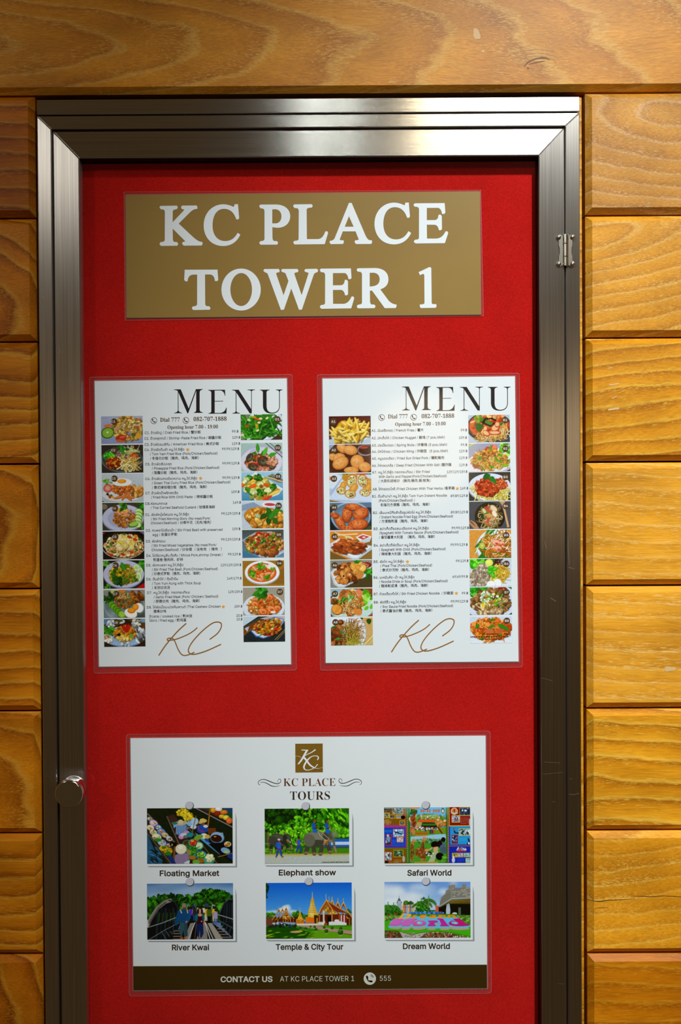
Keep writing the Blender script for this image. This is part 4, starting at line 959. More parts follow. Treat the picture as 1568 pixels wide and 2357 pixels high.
def b1():
    p = dish('#b8c2d2', 41).P([300, 380, 640, 250, 640, 425, 300, 425], '#4a4e54').E(315, 190, 340, 215, '#1f1a18').E(315, 165, 330, 205, '#33302e').E(315, 165, 308, 192, '#b8481c').E(315, 170, 290, 175, '#d0602a')
    p.H(320, 190, 270, 150, 90, 16, 34, '#d9753a #c4521c #e8a060 #b03f14 #e8c080', 1.5).S(330, 330, 220, 55, 120, 80, 9, '#e6c080 #d9a658 #f0d8a4 #c08a3c', .9).S(540, 240, 60, 90, 50, 70, 8, '#e0b46c #c8944a #f0d09a', .8)
    p.H(180, 60, 90, 40, 14, 26, 46, '#6a8a2c #4f7420 #85a03c', 1.8).P([100, 140, 150, 130, 220, 140, 230, 170, 165, 255, 115, 220], '#3a6a1a').L([120, 150, 165, 240], 4, '#5a8a30')
    p.L([220, 120, 260, 60, 340, 50, 410, 80], 30, '#2a1414').L([240, 130, 330, 170, 390, 130], 26, '#3a1a14').L([400, 90, 430, 20], 10, '#3a1414').E(310, 120, 60, 26, '#5a8a2c', 20)
    for x, y, rx, ry, a in [(260, 210, 30, 50, 20), (410, 200, 70, 55, -30), (440, 150, 40, 45, 20), (270, 280, 60, 40, 30), (400, 275, 90, 30, 0), (70, 110, 50, 22, -20), (460, 40, 30, 40, 20)]: p.E(x, y, rx, ry, '#c0562c', a).E(x-4, y-6, rx*.8, ry*.7, '#f0b88c', a)
    return p.E(495, 140, 30, 20, '#3f7a24', -30).H(380, 20, 160, 25, 20, 18, 34, '#e08a4a #d9602a #f0b878', 1.5)
def b2():
    p = dish('#a3a4b8', 42).planks(4, '#8a8ba4', 4, -10).P([0, 30, 60, 0, 110, 0, 20, 40], '#c8d84a').P([0, 415, 0, 250, 640, 360, 640, 425], '#4a4034').E(330, 290, 420, 200, '#b7b4c4', -14).E(320, 280, 400, 185, '#e2dfe8', -14)
    for k in range(30): p.E(570+p.r.uniform(-90, 70), 130+p.r.uniform(-120, 150), p.r.uniform(20, 50), p.r.uniform(14, 34), ['#6fb824', '#94d43c', '#54981a', '#b8e66a'][p.r.randint(4)], p.r.uniform(0, 180))
    for k in range(14): p.E(330+p.r.uniform(-80, 90), 80+p.r.uniform(-45, 30), 40, 18, ['#e0603c', '#f08a64', '#c84424'][p.r.randint(3)], p.r.uniform(-50, 50))
    p.H(310, 250, 270, 140, 170, 16, 34, '#d9a04e #c08434 #e8bc74 #a86a24 #e0902c', 1.5).S(310, 260, 270, 125, 200, 70, 10, '#e0ac58 #c8903c #f0cc88 #b47828', 1.0).H(330, 140, 130, 50, 40, 14, 30, '#d99a48 #c07c30 #9c5a34', 1.4)
    for x, y, a in [(120, 225, -8), (320, 120, -80), (430, 250, 20), (300, 330, 20), (430, 150, 30), (390, 190, 60), (170, 320, 50)]: p.leaf(x, y, 100, 34, a, '#4f9a24', '#8ac850')
    return p.leaf(480, 340, 140, 44, -8, '#8fb82c').E(110, 340, 50, 26, '#a86a48', 20).E(170, 360, 40, 22, '#c08060', -10)
def b3():
    p = dish('#46423e', 43).E(310, 225, 322, 205, '#9a9db8').E(310, 215, 316, 195, '#dadcf0').E(310, 235, 240, 130, '#c9cbe4')
    p.S(450, 290, 130, 80, 110, 150, 10, '#e6d878 #d9c452 #f2eaa4 #c8ac3c', .5).S(200, 300, 110, 70, 60, 130, 10, '#e6d878 #d9c452 #f0e69c', .5).S(80, 210, 30, 50, 10, 80, 8, '#e6d878 #d0bc4c', .4)
    p.H(270, 220, 180, 125, 230, 14, 30, '#b8461f #a0361a #d0643a #8a2c12 #c8582c', 1.5).H(480, 170, 90, 80, 90, 12, 26, '#c4582c #b0421c #dc7a48', 1.4)
    p.leaf(210, 90, 130, 90, -25, '#226a1c', '#3f8a30').leaf(300, 70, 120, 80, 30, '#2f8024', '#4a9a38').P([310, 90, 370, 70, 415, 130, 415, 180, 360, 150, 320, 130], '#2a7a20')
    return p.L([330, 90, 410, 170], 4, '#4fa03c')
def b4():
    p = dish('#57565a', 44).noise(.06, 2).E(310, 235, 225, 215, '#221f1a').E(300, 225, 215, 210, '#3a3222').E(300, 225, 175, 170, '#332c1e')
    p.S(310, 240, 140, 145, 190, 110, 8, '#c8ac78 #b09258 #dcc89c #96763c', .7)
    p.P([450, 0, 540, 0, 530, 60, 600, 390, 570, 400, 500, 70], '#c89a74').L([505, 60, 585, 380], 14, '#d8ae8a').P([0, 290, 30, 280, 110, 330, 160, 430, 90, 430, 0, 330], '#b98a64')
    for k in range(3): p.L([5+k*14, 290+k*8, 70+k*10, 350+k*8], 6, '#3a3434')
    for x, y, rx, ry, a, c in [(270, 100, 40, 22, 10, '#c4503c'), (370, 110, 60, 34, 40, '#e6cfae'), (310, 150, 60, 20, 30, '#c4583c'), (230, 150, 55, 20, 60, '#d0d49a'), (380, 190, 50, 30, 60, '#f0e2c8'), (300, 210, 70, 20, 10, '#d9a05c'), (200, 225, 22, 50, -10, '#3f4a24'), (290, 280, 40, 20, -50, '#c8543c'), (350, 270, 50, 20, -20, '#d8a484'), (270, 330, 60, 12, 30, '#d0683c'), (260, 180, 50, 10, -20, '#5a7a34')]: p.E(x, y, rx, ry, c, a)
    return p
def b5():
    p = dish('#d99a48', 45).noise(.05, 5).E(400, 260, 300, 270, '#aab2bc').E(405, 250, 292, 262, '#dfe4ea').P([120, 415, 300, 200, 440, 90, 640, 160, 640, 425, 280, 425], '#2f7a24').P([110, 235, 250, 250, 300, 430, 240, 430], '#2f8024')
    p.P([70, 260, 250, 60, 280, 0, 400, 0, 300, 90, 130, 250], '#2f7a22')
    for k in range(6): p.L([75+k*12, 340-k*22, 210+k*8, 130-k*6, 270+k*22, 0], 8, ['#4f9a34', '#2f7a20', '#6fb44c', '#d8e6b8'][k % 4])
    p.L([80, 345, 200, 140], 9, '#dfe8c4').L([100, 330, 220, 150], 8, '#e8eed4').L([440, 0, 640, 150], 24, '#e8e4da').L([470, 0, 640, 120], 8, '#c8c4b4')
    p.H(440, 240, 200, 170, 90, 20, 40, '#d9823c #c46a24 #e8a45c #a8541c', 1.6).S(440, 250, 190, 170, 210, 140, 13, '#d9822c #c0681c #e8a04c #a85418 #f0b868', .7).S(440, 240, 190, 160, 34, 110, 9, '#e8dcc4 #f4ecdc #8a9a34', .5)
    p.E(195, 235, 48, 54, '#6f8a24').E(192, 232, 40, 46, '#c4c45a').E(190, 230, 10, 10, '#e8e8b4')
    for x, y, r in [(400, 190, 66), (430, 275, 60), (490, 200, 44)]: p.E(x, y, r, r*.7, '#d06a48', 10).E(x-4, y-6, r*.85, r*.55, '#f4b49a', 10).E(x+10, y+14, r*.4, r*.22, '#c8583c', 10)
    return p.L([350, 330, 430, 340, 500, 320], 10, '#4a7a2c').L([545, 290, 570, 250], 12, '#f4ecd8')
def b6():
    p = dish('#cfd7ea', 46).V('#c4ccdf', '#dbe2f2').E(330, 10, 130, 40, '#3a6a2c').P([0, 370, 120, 425, 0, 425], '#b4bed6')
    for k in range(40): p.E(110+p.r.uniform(-95, 110), 60+p.r.uniform(-60, 90), p.r.uniform(18, 44), p.r.uniform(14, 30), ['#4fb81c', '#78d834', '#389a10', '#96e854'][p.r.randint(4)], p.r.uniform(0, 180))
    p.S(410, 80, 60, 40, 40, 80, 8, '#5a2a14 #7a4220 #421c0c', .5)
    p.S(470, 220, 105, 130, 190, 70, 9, '#e6bc4a #d9a634 #f0d478 #c08c24', 1.0).S(380, 240, 70, 90, 70, 80, 10, '#d9c038 #e8d45c #c0a424', .9)
    p.H(150, 280, 155, 140, 330, 12, 26, '#b9a894 #a3907a #d0c2b0 #8a7864 #9a8a70', 1.3).H(215, 130, 90, 70, 70, 12, 26, '#b5a58f #cbbda8 #94826c', 1.3)
    p.E(293, 60, 58, 54, '#c9cfae').E(292, 57, 52, 48, '#e8e45a').E(285, 50, 30, 26, '#f4f28a', 0, 6, .8)
    for x, y, a in [(310, 150, 20), (340, 210, 45), (380, 160, -20), (300, 200, 10), (350, 250, 60), (330, 130, -10)]: p.E(x, y, 44, 26, '#3fae1c', a).E(x-4, y-6, 30, 12, '#6fd83a', a)
    p.E(420, 370, 60, 70, '#bcc6d2', -20).E(418, 366, 55, 66, '#f2f4f6', -20)
    return p.E(320, 390, 66, 60, '#c0cad4', 15).E(318, 386, 62, 56, '#f4f6f8', 15)
def b7():
    p = dish('#d3dcee', 47).P([0, 425, 30, 415, 0, 390], '#2c2c30').P([560, 425, 640, 370, 640, 425], '#3a3a3e').P([560, 0, 640, 0, 640, 50], '#3a7a2c')
    for k in range(60): p.E(p.r.uniform(-10, 300), p.r.uniform(-10, 60)+max(0, 90-p.r.uniform(0, 200))*1.2, p.r.uniform(20, 46), p.r.uniform(12, 26), ['#2f8a1c', '#48ac2a', '#1f6a12', '#68c844'][p.r.randint(4)], p.r.uniform(0, 180))
    p.E(480, 40, 86, 48, '#c9d2e4').E(482, 35, 78, 40, '#9a2c2a')
    p.H(310, 230, 285, 175, 260, 22, 48, '#9a7448 #85603a #b8946a #6a4a2a #c8a880 #a87c3a', 2.0).H(320, 80, 190, 55, 46, 26, 52, '#8a6238 #a4784a #74502c', 2.0)
    p.H(240, 160, 70, 90, 44, 12, 26, '#eceee6 #dfe6d8 #c8d8c0 #f4f0d8', 1.4).H(330, 190, 110, 90, 40, 12, 24, '#e6b83c #f0e8d4 #c98f24 #58a834', 1.4)
    for _ in range(34): p.E(p.r.uniform(160, 500), p.r.uniform(90, 300), 13, 9, ['#4fae2a', '#7acb4c'][p.r.randint(2)], p.r.uniform(0, 180))
    return p.H(220, 290, 50, 60, 20, 18, 34, '#e0c048 #f0d878 #c8a030', 2.2, 80).H(300, 370, 200, 40, 34, 26, 50, '#a8845c #c4a47c #8a6840 #d0b890', 2.0)
def b8():
    p = dish('#d6dfee', 48).V('#cbd5e8', '#dfe7f4')
    p.H(310, 180, 290, 150, 300, 20, 44, '#d9681f #c4541a #e8863c #a84414 #f0a860 #d07830', 1.6).H(300, 300, 220, 70, 100, 16, 36, '#d9701f #e8943c #b84e18', 1.7).H(40, 195, 40, 40, 16, 16, 30, '#d97a34 #b8581c #e8a05c', 1.3).S(310, 220, 270, 130, 60, 130, 14, '#e07a24 #c4601c #f09c4c', .3)
    for x, y, l, w, a in [(80, 180, 90, 50, -50), (410, 120, 160, 70, 30), (520, 150, 100, 50, 60), (270, 60, 130, 36, -5), (260, 180, 80, 40, -10), (150, 330, 60, 40, 20), (300, 130, 90, 30, 20), (420, 280, 60, 30, 0)]: p.leaf(x, y, l, w, a, '#35861f', '#68b848')
    p.E(260, 125, 40, 34, '#e8a048').E(290, 230, 60, 40, '#cf7048', 10).E(440, 230, 50, 36, '#c4683c', -10)
    for y, x0, x1, s in ((273, 180, 410, 8), (312, 5, 570, 11), (350, 140, 440, 8)):
        x = x0
        while x < x1: w = p.r.uniform(8, 26); p.R(x, y-s, x+w, y+s, '#2c2018', .75); x += w+p.r.uniform(4, 12)
    return p

# ---- the six outing pictures
def tour(bg, seed): return Pic(1400, 910, 448, 292, bg, seed)
def t_market():
    p = tour('#1f2a16', 51).noise(.12, 6).P([0, 390, 130, 700, 260, 910, 0, 910], '#2f5f80').H(120, 760, 120, 150, 26, 30, 70, '#2a5878 #38709a #1a2c20', 3.5, 35)
    p.P([0, 90, 40, 80, 500, 590, 400, 910, 340, 910, 0, 400], '#3a3026').L([10, 88, 490, 600], 14, '#8a8274').L([0, 400, 390, 905], 14, '#6a6258').L([300, 640, 440, 900], 22, '#4a4478')
    p.P([320, 130, 450, 100, 780, 560, 1140, 910, 660, 910, 480, 560], '#3c2a20').L([325, 135, 660, 900], 9, '#8c8478').P([330, 140, 440, 110, 520, 230, 400, 260], '#4a3428')
    p.P([780, 400, 1180, 700, 1250, 760, 1180, 760, 820, 470], '#5f93c4').L([820, 440, 1220, 740], 26, '#5c9ad4').L([700, 350, 1140, 905], 8, '#8a7a5c').P([1000, 590, 1400, 570, 1400, 900, 1180, 750], '#12161a')
    p.P([780, 0, 1400, 320, 1400, 0], '#1c2a1c').P([840, 0, 1400, 0, 1400, 250], '#235040').L([790, 0, 1400, 320], 14, '#a08a90').L([870, 0, 1400, 255], 34, '#4a3020').P([1220, 0, 1400, 0, 1400, 100], '#2c4a6a')
    for x, y, rx, ry, c in [(1080, 40, 46, 40, '#d09020'), (1170, 20, 56, 36, '#d8d8d4'), (1150, 90, 56, 40, '#8a2c1c'), (1255, 70, 60, 34, '#d0742c'), (1220, 140, 46, 32, '#c8a02c'), (1290, 160, 50, 40, '#d8b83c'), (1340, 210, 50, 52, '#d06a2c')]: p.E(x, y, rx, ry, c).E(x-6, y-8, rx*.6, ry*.5, np.clip(srgb(c)*1.3, 0, 1), 0, 4, .7)
    p.H(590, 80, 90, 55, 50, 18, 34, '#d4b424 #e6cc3c #a88c14', 1.6).H(680, 150, 80, 60, 50, 18, 34, '#d4b424 #e6cc3c #a88c14', 1.6)
    for x, y, r, c in [(45, 175, 40, '#8fb4ac'), (110, 245, 70, '#c8a4c8'), (60, 320, 62, '#d8c8a8'), (185, 315, 60, '#4a78b8'), (105, 395, 62, '#cfc2a4'), (235, 385, 70, '#5a8cc8'), (160, 470, 80, '#c4c8a0'), (295, 440, 56, '#c8b494'), (245, 565, 74, '#8fa8cc'), (365, 500, 52, '#b4cce4'), (355, 605, 40, '#7faae0')]: p.E(x, y, r, r*.72, c, 20).E(x, y-3, r*.78, r*.52, np.clip(srgb(c)*1.15, 0, 1), 20); p.H(x, y, r*.6, r*.4, 14, 7, 15, '#e8e4d8 #c8a878 #b4543c #88a060', 1.3)
    p.E(235, 385, 30, 20, '#d8704c').E(180, 520, 60, 30, '#3f8a2c').E(270, 655, 70, 46, '#d8b01c').E(280, 645, 40, 24, '#4a7a1c').E(345, 700, 74, 56, '#e0981c').H(345, 700, 60, 40, 26, 10, 18, '#f0b02c #d88414 #4a8a2c', 1.2).E(345, 745, 60, 30, '#3a7a24').E(430, 590, 60, 36, '#14181c').E(410, 600, 10, 18, '#e0b040')
    # sellers in straw hats
    p.P([470, 290, 640, 270, 690, 330, 620, 440, 580, 500, 470, 410], '#3a6aa8')
    for k in range(7): p.L([490+k*24, 290, 475+k*26, 430], 8, '#c4d4e8')
    p.P([420, 240, 500, 220, 530, 260, 440, 330], '#7ab0d4').E(570, 250, 100, 36, '#b8ac8c', -8).E(550, 230, 44, 40, '#ccc0a0').L([640, 330, 720, 320], 22, '#a86a44').E(450, 250, 50, 22, '#3f7a5c')
    p.E(720, 255, 70, 46, '#8fb4dc').E(780, 220, 60, 60, '#a8c8e4').E(760, 310, 50, 36, '#c0d4e8').E(640, 410, 56, 34, '#d08ab4', -20).E(560, 470, 46, 40, '#c88ab8').E(600, 440, 60, 30, '#c4ccd4').E(700, 440, 56, 40, '#1f8a94').E(630, 470, 40, 26, '#6a7078')
    p.P([820, 300, 900, 260, 980, 300, 1000, 380, 900, 430, 820, 390], '#2450a4').L([830, 280, 850, 360, 930, 390], 14, '#b03060').P([840, 255, 870, 180, 920, 170, 980, 200, 970, 230, 880, 260], '#d8b864').E(920, 265, 24, 26, '#8a5a3c').E(960, 300, 40, 24, '#d8d4e0')
    p.L([800, 130, 740, 400], 14, '#8a6a34').L([1030, 0, 1000, 280], 22, '#8a5a1c').L([990, 290, 1020, 130], 14, '#a8782c').P([990, 330, 1120, 330, 1130, 400, 1000, 430], '#7a3f1c')
    p.E(1145, 485, 115, 92, '#6a94c0', 8).E(1142, 480, 102, 78, '#8fb0d4', 8).E(1132, 500, 92, 62, '#3c1c0a', 8).E(1110, 470, 22, 10, '#c8903c').L([1190, 420, 1230, 410, 1240, 440], 10, '#a8c4e0').E(1180, 590, 100, 22, '#0c0c10')
    p.E(930, 460, 60, 44, '#e4e0d0').E(985, 470, 44, 34, '#c8b04a').E(980, 530, 30, 26, '#2450a0').E(1315, 595, 58, 44, '#d4ccb8').H(1315, 595, 44, 30, 26, 10, 16, '#c8441c #e09a2c #3f8a2c', 1.3).E(1280, 700, 80, 46, '#7fa4d0', 20).E(1290, 720, 40, 22, '#a8c860').L([1160, 800, 1400, 740], 12, '#a87c34').P([1330, 760, 1400, 740, 1400, 860, 1300, 800], '#1f3a7a')
    for x, y, rx, ry, c, d in [(655, 580, 74, 60, '#2f8a6a', '#5a3c1c'), (760, 570, 84, 66, '#3aa884', '#b42c1c'), (850, 620, 70, 66, '#3f9a74', '#c8dcb0'), (735, 710, 96, 78, '#3f9a74', '#3f8a2c'), (880, 770, 92, 72, '#3a7ac0', '#3f6a18'), (1005, 850, 100, 72, '#2f9474', '#4aa484')]: p.E(x, y, rx, ry, c).E(x, y-4, rx*.8, ry*.76, d)
    p.H(880, 760, 66, 46, 60, 8, 16, '#7ac03c #a4d860 #4f8f1c', 1.6).S(735, 700, 66, 50, 50, 90, 8, '#4f9a34 #6fb850 #2f6a1c', .2).H(760, 580, 56, 36, 40, 8, 16, '#c8341c #d85434 #a02414', 1.3).E(740, 540, 30, 18, '#e0a05c').E(840, 480, 80, 40, '#7aa03c', -20).H(1020, 820, 60, 50, 12, 22, 34, '#e0dcb4 #ccd0a0', 1.1).E(740, 810, 60, 34, '#a8782c').E(870, 860, 66, 40, '#9a6a1c').E(800, 880, 60, 40, '#6fa83c')
    p.P([440, 780, 560, 720, 680, 750, 690, 880, 640, 910, 480, 910, 430, 850], '#8f7c9c').noise(.05, 2).E(555, 672, 92, 82, '#c4bca4').E(553, 668, 88, 78, '#e0d8c0').E(550, 640, 40, 34, '#ece6d2').P([440, 640, 470, 620, 450, 910, 420, 910], '#7a5a34').P([330, 800, 420, 790, 470, 910, 400, 910], '#1f3a7a').E(680, 720, 24, 40, '#b07a54', 20).P([620, 880, 700, 850, 690, 910, 600, 910], '#c4d0dc')
    return p
def blob_tree(p, x0, y0, x1, y1, n, s0, s1, pal): return p.H((x0+x1)/2, (y0+y1)/2, (x1-x0)/2, (y1-y0)/2, n, s0, s1, pal, 1.5)
def walker(p, x, y, sc, shirt, trouser, skin='#9a5a34', hat=None, lean=0):
    p.P([x-14*sc, y-30*sc, x+6*sc, y-30*sc, x-20*sc, y+60*sc, x-40*sc, y+60*sc], trouser).P([x-4*sc, y-30*sc, x+18*sc, y-30*sc, x+38*sc, y+60*sc, x+18*sc, y+62*sc], trouser)
    p.E(x-34*sc, y+66*sc, 12*sc, 8*sc, skin, 60).E(x+38*sc, y+68*sc, 14*sc, 7*sc, skin)
    p.P([x-24*sc, y-100*sc, x+20*sc, y-100*sc, x+22*sc, y-24*sc, x-20*sc, y-24*sc], shirt).L([x-20*sc, y-92*sc, x-40*sc, y-60*sc, x-18*sc, y-40*sc], 12*sc, shirt).L([x+18*sc, y-90*sc, x+34*sc, y-66*sc, x+48*sc, y-62*sc], 11*sc, skin)
    p.L([x-20*sc, y-30*sc, x+22*sc, y-30*sc], 8*sc, '#a8242c').E(x, y-118*sc, 14*sc, 18*sc, skin)
    return p.E(x-2*sc, y-130*sc, 16*sc, 10*sc, hat or '#2a1c14')
def elephant(p, x, y, s, c1, c2, pose=0):
    E = lambda a, b, rx, ry, c, r=0: p.E(x+a*s, y+b*s, rx*s, ry*s, c, r)
    p.L([x-118*s, y-40*s, x-140*s, y+30*s, x-136*s, y+60*s], 8*s, c2)
    for a, b, c_, d in [(-80, 40, -110, 150), (-40, 50, -20, 158), (60, 50, 46, 160), (100, 40, 150, 140)]:
        p.L([x+a*s, y+b*s, x+(a+c_)/2*s+6*s, y+(b+d)/2*s, x+c_*s, y+d*s], 46*s, c2); p.E(x+c_*s+4*s, y+d*s, 26*s, 12*s, '#8a7458')
    E(0, 0, 130, 82, c1); E(-10, -20, 100, 50, np.clip(srgb(c1)*1.2, 0, 1), 0); E(0, 50, 110, 38, c2); E(-70, 20, 60, 66, c1)
    E(130, -20, 62, 64, c1); E(150, -10, 40, 44, np.clip(srgb(c1)*1.15, 0, 1)); E(108, -10, 34, 56, c2, -10)
    p.L([x+178*s, y-10*s, x+190*s, y+50*s, x+196*s, y+100*s, x+214*s, y+140*s], 26*s, c1); p.L([x+196*s, y+90*s, x+214*s, y+142*s], 18*s, '#a08468')
    return E(150, 20, 30, 18, '#8f7a5c', 40)
def t_elephant():
    p = tour('#2f6a10', 52)
    p.H(700, 250, 760, 300, 620, 18, 46, '#2f7010 #3f8a14 #54a81c #1c4a0a #143606 #6cc024', 1.5).H(1150, 170, 280, 190, 120, 30, 70, '#5aae14 #74c824 #2f7a0c #1a4a08', 3.2, 60).H(200, 120, 260, 120, 80, 24, 60, '#16380a #22520e #0e2606', 1.4)
    p.H(650, 450, 420, 150, 260, 16, 36, '#5fb414 #78cc20 #47980e #92dc34', 1.5).H(1250, 400, 240, 70, 120, 16, 36, '#5cac18 #74c428 #3f8a10', 1.5)
    p.R(0, 650, 1400, 770, '#4c8a1a').H(300, 690, 340, 60, 60, 18, 40, '#4f8c1c #6aa82c #37701a', 2).R(0, 745, 1400, 800, '#b0a04c').R(0, 765, 1400, 910, '#b9c0bc').noise(.04, 3).E(700, 775, 700, 14, '#c4b468', 0, 6, .7).E(180, 850, 130, 12, '#c8c48c', 0, 8, .6).E(1150, 855, 130, 8, '#c0c070', 0, 6, .6)
    p.R(1180, 490, 1400, 505, '#2c4a3c').R(960, 510, 1400, 640, '#2a68c0').R(1100, 555, 1400, 605, '#c4d4ea').R(960, 635, 1400, 660, '#46584c')
    for k in range(10): p.R(1130+k*27, 562, 1146+k*27, 600, '#dfe8f4').R(1136+k*27, 570, 1142+k*27, 592, '#6a94d0')
    for x in (60, 200, 345): p.R(x-14, 420, x+14, 620, '#8a6050').P([x-16, 420, x, 370, x+16, 420], '#a07464')
    p.L([0, 580, 80, 575], 16, '#9a7c64')
    elephant(p, 220, 510, 1.12, '#4a4a40', '#38382f'); p.E(425, 555, 8, 10, '#e8e8e0')
    elephant(p, 850, 500, 1.55, '#6c6c5c', '#4c4c3e')
    p.E(1085, 450, 36, 76, '#5a5a4c', -14).E(1160, 430, 60, 50, '#848474', 20, 8, .7).H(1010, 560, 40, 60, 16, 14, 26, '#a07c54 #8a6a44', 1.4)
    p.L([880, 370, 920, 460, 1000, 520], 8, '#c0b490').L([900, 360, 1060, 500], 9, '#b4a884').L([870, 200, 1000, 250, 1160, 350], 6, '#9a8c74')
    for x, y in ((815, 330), (1030, 340)):
        p.P([x-36, y-85, x+14, y-92, x+34, y-20, x-22, y], '#1f5cc0').P([x-30, y+8, x+40, y+8, x+54, y+70, x-6, y+78], '#2468cc').E(x+14, y-112, 20, 24, '#8a5438').E(x+10, y-126, 20, 10, '#a04a3c').L([x+24, y-30, x+70, y+10], 13, '#8a5438').L([x-26, y+2, x+30, y+2], 8, '#4a2430')
    walker(p, 240, 700, 1.45, '#2a6ad0', '#1f50a8', '#8f5234', '#d8c8d0'); walker(p, 565, 640, 1.25, '#2a66c8', '#1f50a8', '#6a3c28', '#1c1410')
    p.R(525, 520, 540, 590, '#c05a34')
    x = 945
    while x < 1390: w = p.r.uniform(5, 20); p.R(x, 882, x+w, 900, '#3a3c3c', .9); x += w+p.r.uniform(4, 9)
    return p
def snap(p, x0, y0, x1, y1, pal, rim='#e0c02a', n=26):
    p.R(x0-8, y0-8, x1+8, y1+8, rim).R(x0, y0, x1, y1, pal.split()[0])
    w, h = x1-x0, y1-y0
    q = Pic(w, h, max(int(w*p.k), 2), max(int(h*p.k), 2), pal.split()[0], p.r.randint(9999))
    q.H(w/2, h/2, w/2, h/2, n, min(w, h)*.08, min(w, h)*.2, pal, 1.4)
    a, b = int(y0*p.k), int(x0*p.k); hh = min(q.h, p.h-a); ww = min(q.w, p.w-b)
    p.a[a:a+hh, b:b+ww] = q.a[:hh, :ww]; return p
def lines(p, x0, y0, x1, n, dy, col, th=6):
    for i in range(n):
        x = x0; e = x1-(p.r.uniform(0, .4)*(x1-x0) if i == n-1 else 0)
        while x < e: w = min(p.r.uniform(10, 36), e-x); p.R(x, y0+i*dy, x+w, y0+i*dy+th, col, .8); x += w+7
    return p
def t_safari():
    p = tour('#178a1c', 53)
    p.R(0, 0, 350, 305, '#8a5c14').R(0, 290, 360, 330, '#b43c8c').R(0, 330, 350, 650, '#1f48c0').R(350, 320, 364, 660, '#c03464').R(0, 655, 365, 680, '#5a8a1c').R(0, 680, 350, 910, '#8a5414').P([300, 0, 360, 0, 360, 300, 300, 300], '#a85c2c').R(0, 650, 360, 662, '#a4264a')
    snap(p, 10, 12, 120, 80, '#5f6a4a #8a8468 #3a3c2c', '#b4342c'); snap(p, 145, 8, 305, 105, '#8fa8b4 #6a7a54 #c8c0a0 #4a3c2c', '#d8962c'); snap(p, 8, 100, 85, 165, '#7a8474 #b4b8a8 #4c5448'); snap(p, 105, 130, 175, 175, '#4a5264 #9aa4b4 #2c3038'); snap(p, 205, 130, 290, 180, '#8a8c90 #d0d4d4 #5a5c5c'); snap(p, 260, 225, 330, 285, '#6a6a54 #94907c #44483c', '#c8b43c')
    p.E(60, 240, 62, 46, '#a8824a').L([30, 260, 24, 290], 16, '#8a6634').L([90, 260, 96, 290], 16, '#8a6634').E(112, 210, 26, 22, '#8a6434').E(310, 165, 36, 30, '#0c0c0c')
    snap(p, 150, 360, 320, 480, '#7ab0dc #c8e0f0 #2c4a6a #e0f0f8', '#c84428'); p.L([180, 400, 290, 440], 20, '#24405c').P([170, 400, 200, 420, 190, 450], '#24405c')
    snap(p, 28, 450, 110, 610, '#3a3c50 #c8c0cc #5a4a5c #8a9ab4', '#c83434'); p.E(70, 500, 26, 70, '#7a9cc8', -10).E(62, 460, 16, 18, '#e8c0b8'); snap(p, 215, 495, 305, 560, '#c8c0c8 #8a5a5c #e4e0e4', '#d8a02c'); lines(p, 130, 530, 200, 4, 14, '#5a84d8'); lines(p, 125, 585, 335, 4, 14, '#4c74cc'); lines(p, 14, 370, 125, 3, 14, '#2ca0c8', 9)
    snap(p, 15, 730, 120, 860, '#a8b0b4 #d8dcdc #5a6468 #3c4448', '#c83c24'); snap(p, 155, 700, 305, 800, '#3f6a3c #c8d0c0 #6a8c54 #24401c', '#d8a42c'); lines(p, 160, 850, 285, 4, 14, '#c0a474'); lines(p, 60, 885, 300, 1, 10, '#d8b454'); p.E(315, 840, 22, 50, '#b8b0a4').E(40, 885, 30, 22, '#20242a')
    for x0 in (362, 1020): p.R(x0, 0, x0+36, 910, '#7a4a28'); [p.E(x0+18, y, 10, 9, '#c0a080') for y in range(10, 910, 30)]
    p.R(362, 0, 372, 910, '#1f7a1c')
    # the picture in the middle
    p.P([425, 0, 1000, 0, 1000, 450, 425, 460], '#5aa8e0').V('#3f94dc', '#8fccec', 0, 10)
    p.a[0:int(40*p.k)] = p.a[0:int(40*p.k)]
    p.R(0, 0, 425, 10, '#8a5c14').R(1000, 0, 1400, 10, '#178a1c')
    p.P([420, 0, 600, 0, 560, 30, 430, 50], '#d87a24').E(700, 60, 300, 60, '#9ad4f0', 0, 40, .7)
    p.H(700, 190, 290, 60, 120, 18, 40, '#6a8c3c #8aa85a #c8b88c #4f7a2c #d8d0b0', 1.4).H(480, 80, 50, 40, 26, 14, 30, '#3f7a34 #2c5c24', 2)
    p.P([430, 300, 470, 120, 520, 60, 530, 70, 500, 170, 520, 300], '#8a4424').E(470, 190, 44, 60, '#a0522c').H(480, 260, 40, 60, 30, 12, 24, '#a85a30 #7a3818', 1.8)
    p.P([560, 200, 900, 200, 910, 245, 550, 245], '#c8481c')
    for k in range(15): p.R(566+k*23, 206, 580+k*23, 238, '#f0742c')
    p.R(600, 250, 870, 370, '#2c2014').R(620, 265, 850, 300, '#3f7a2c').P([540, 240, 620, 250, 600, 330, 500, 330], '#b8a464').H(920, 250, 80, 60, 40, 18, 36, '#c8b070 #8a7a3c #d87a3c', 1.5)
    p.R(430, 330, 1000, 460, '#7a9420').H(680, 350, 200, 26, 90, 8, 16, '#e0dcd0 #4a6ac0 #2c2c2c #c84434 #f0f0e8', 1.4)
    p.E(460, 370, 44, 60, '#b06a3c').E(470, 400, 36, 50, '#c88454').L([440, 420, 450, 450], 22, '#a05c30')
    for x in (750, 780, 805): p.R(x-12, 370, x+12, 435, ['#3a3c44', '#c84444', '#e0d0c8'][x % 3]).E(x, 360, 10, 12, '#c8946c')
    p.L([880, 330, 930, 420, 985, 500], 44, '#b07c2c'); [p.E(880+k*9, 335+k*14, 10, 14, '#4a3414') for k in range(12)]
    # jungle title letters in orange, second line green
    x = 596
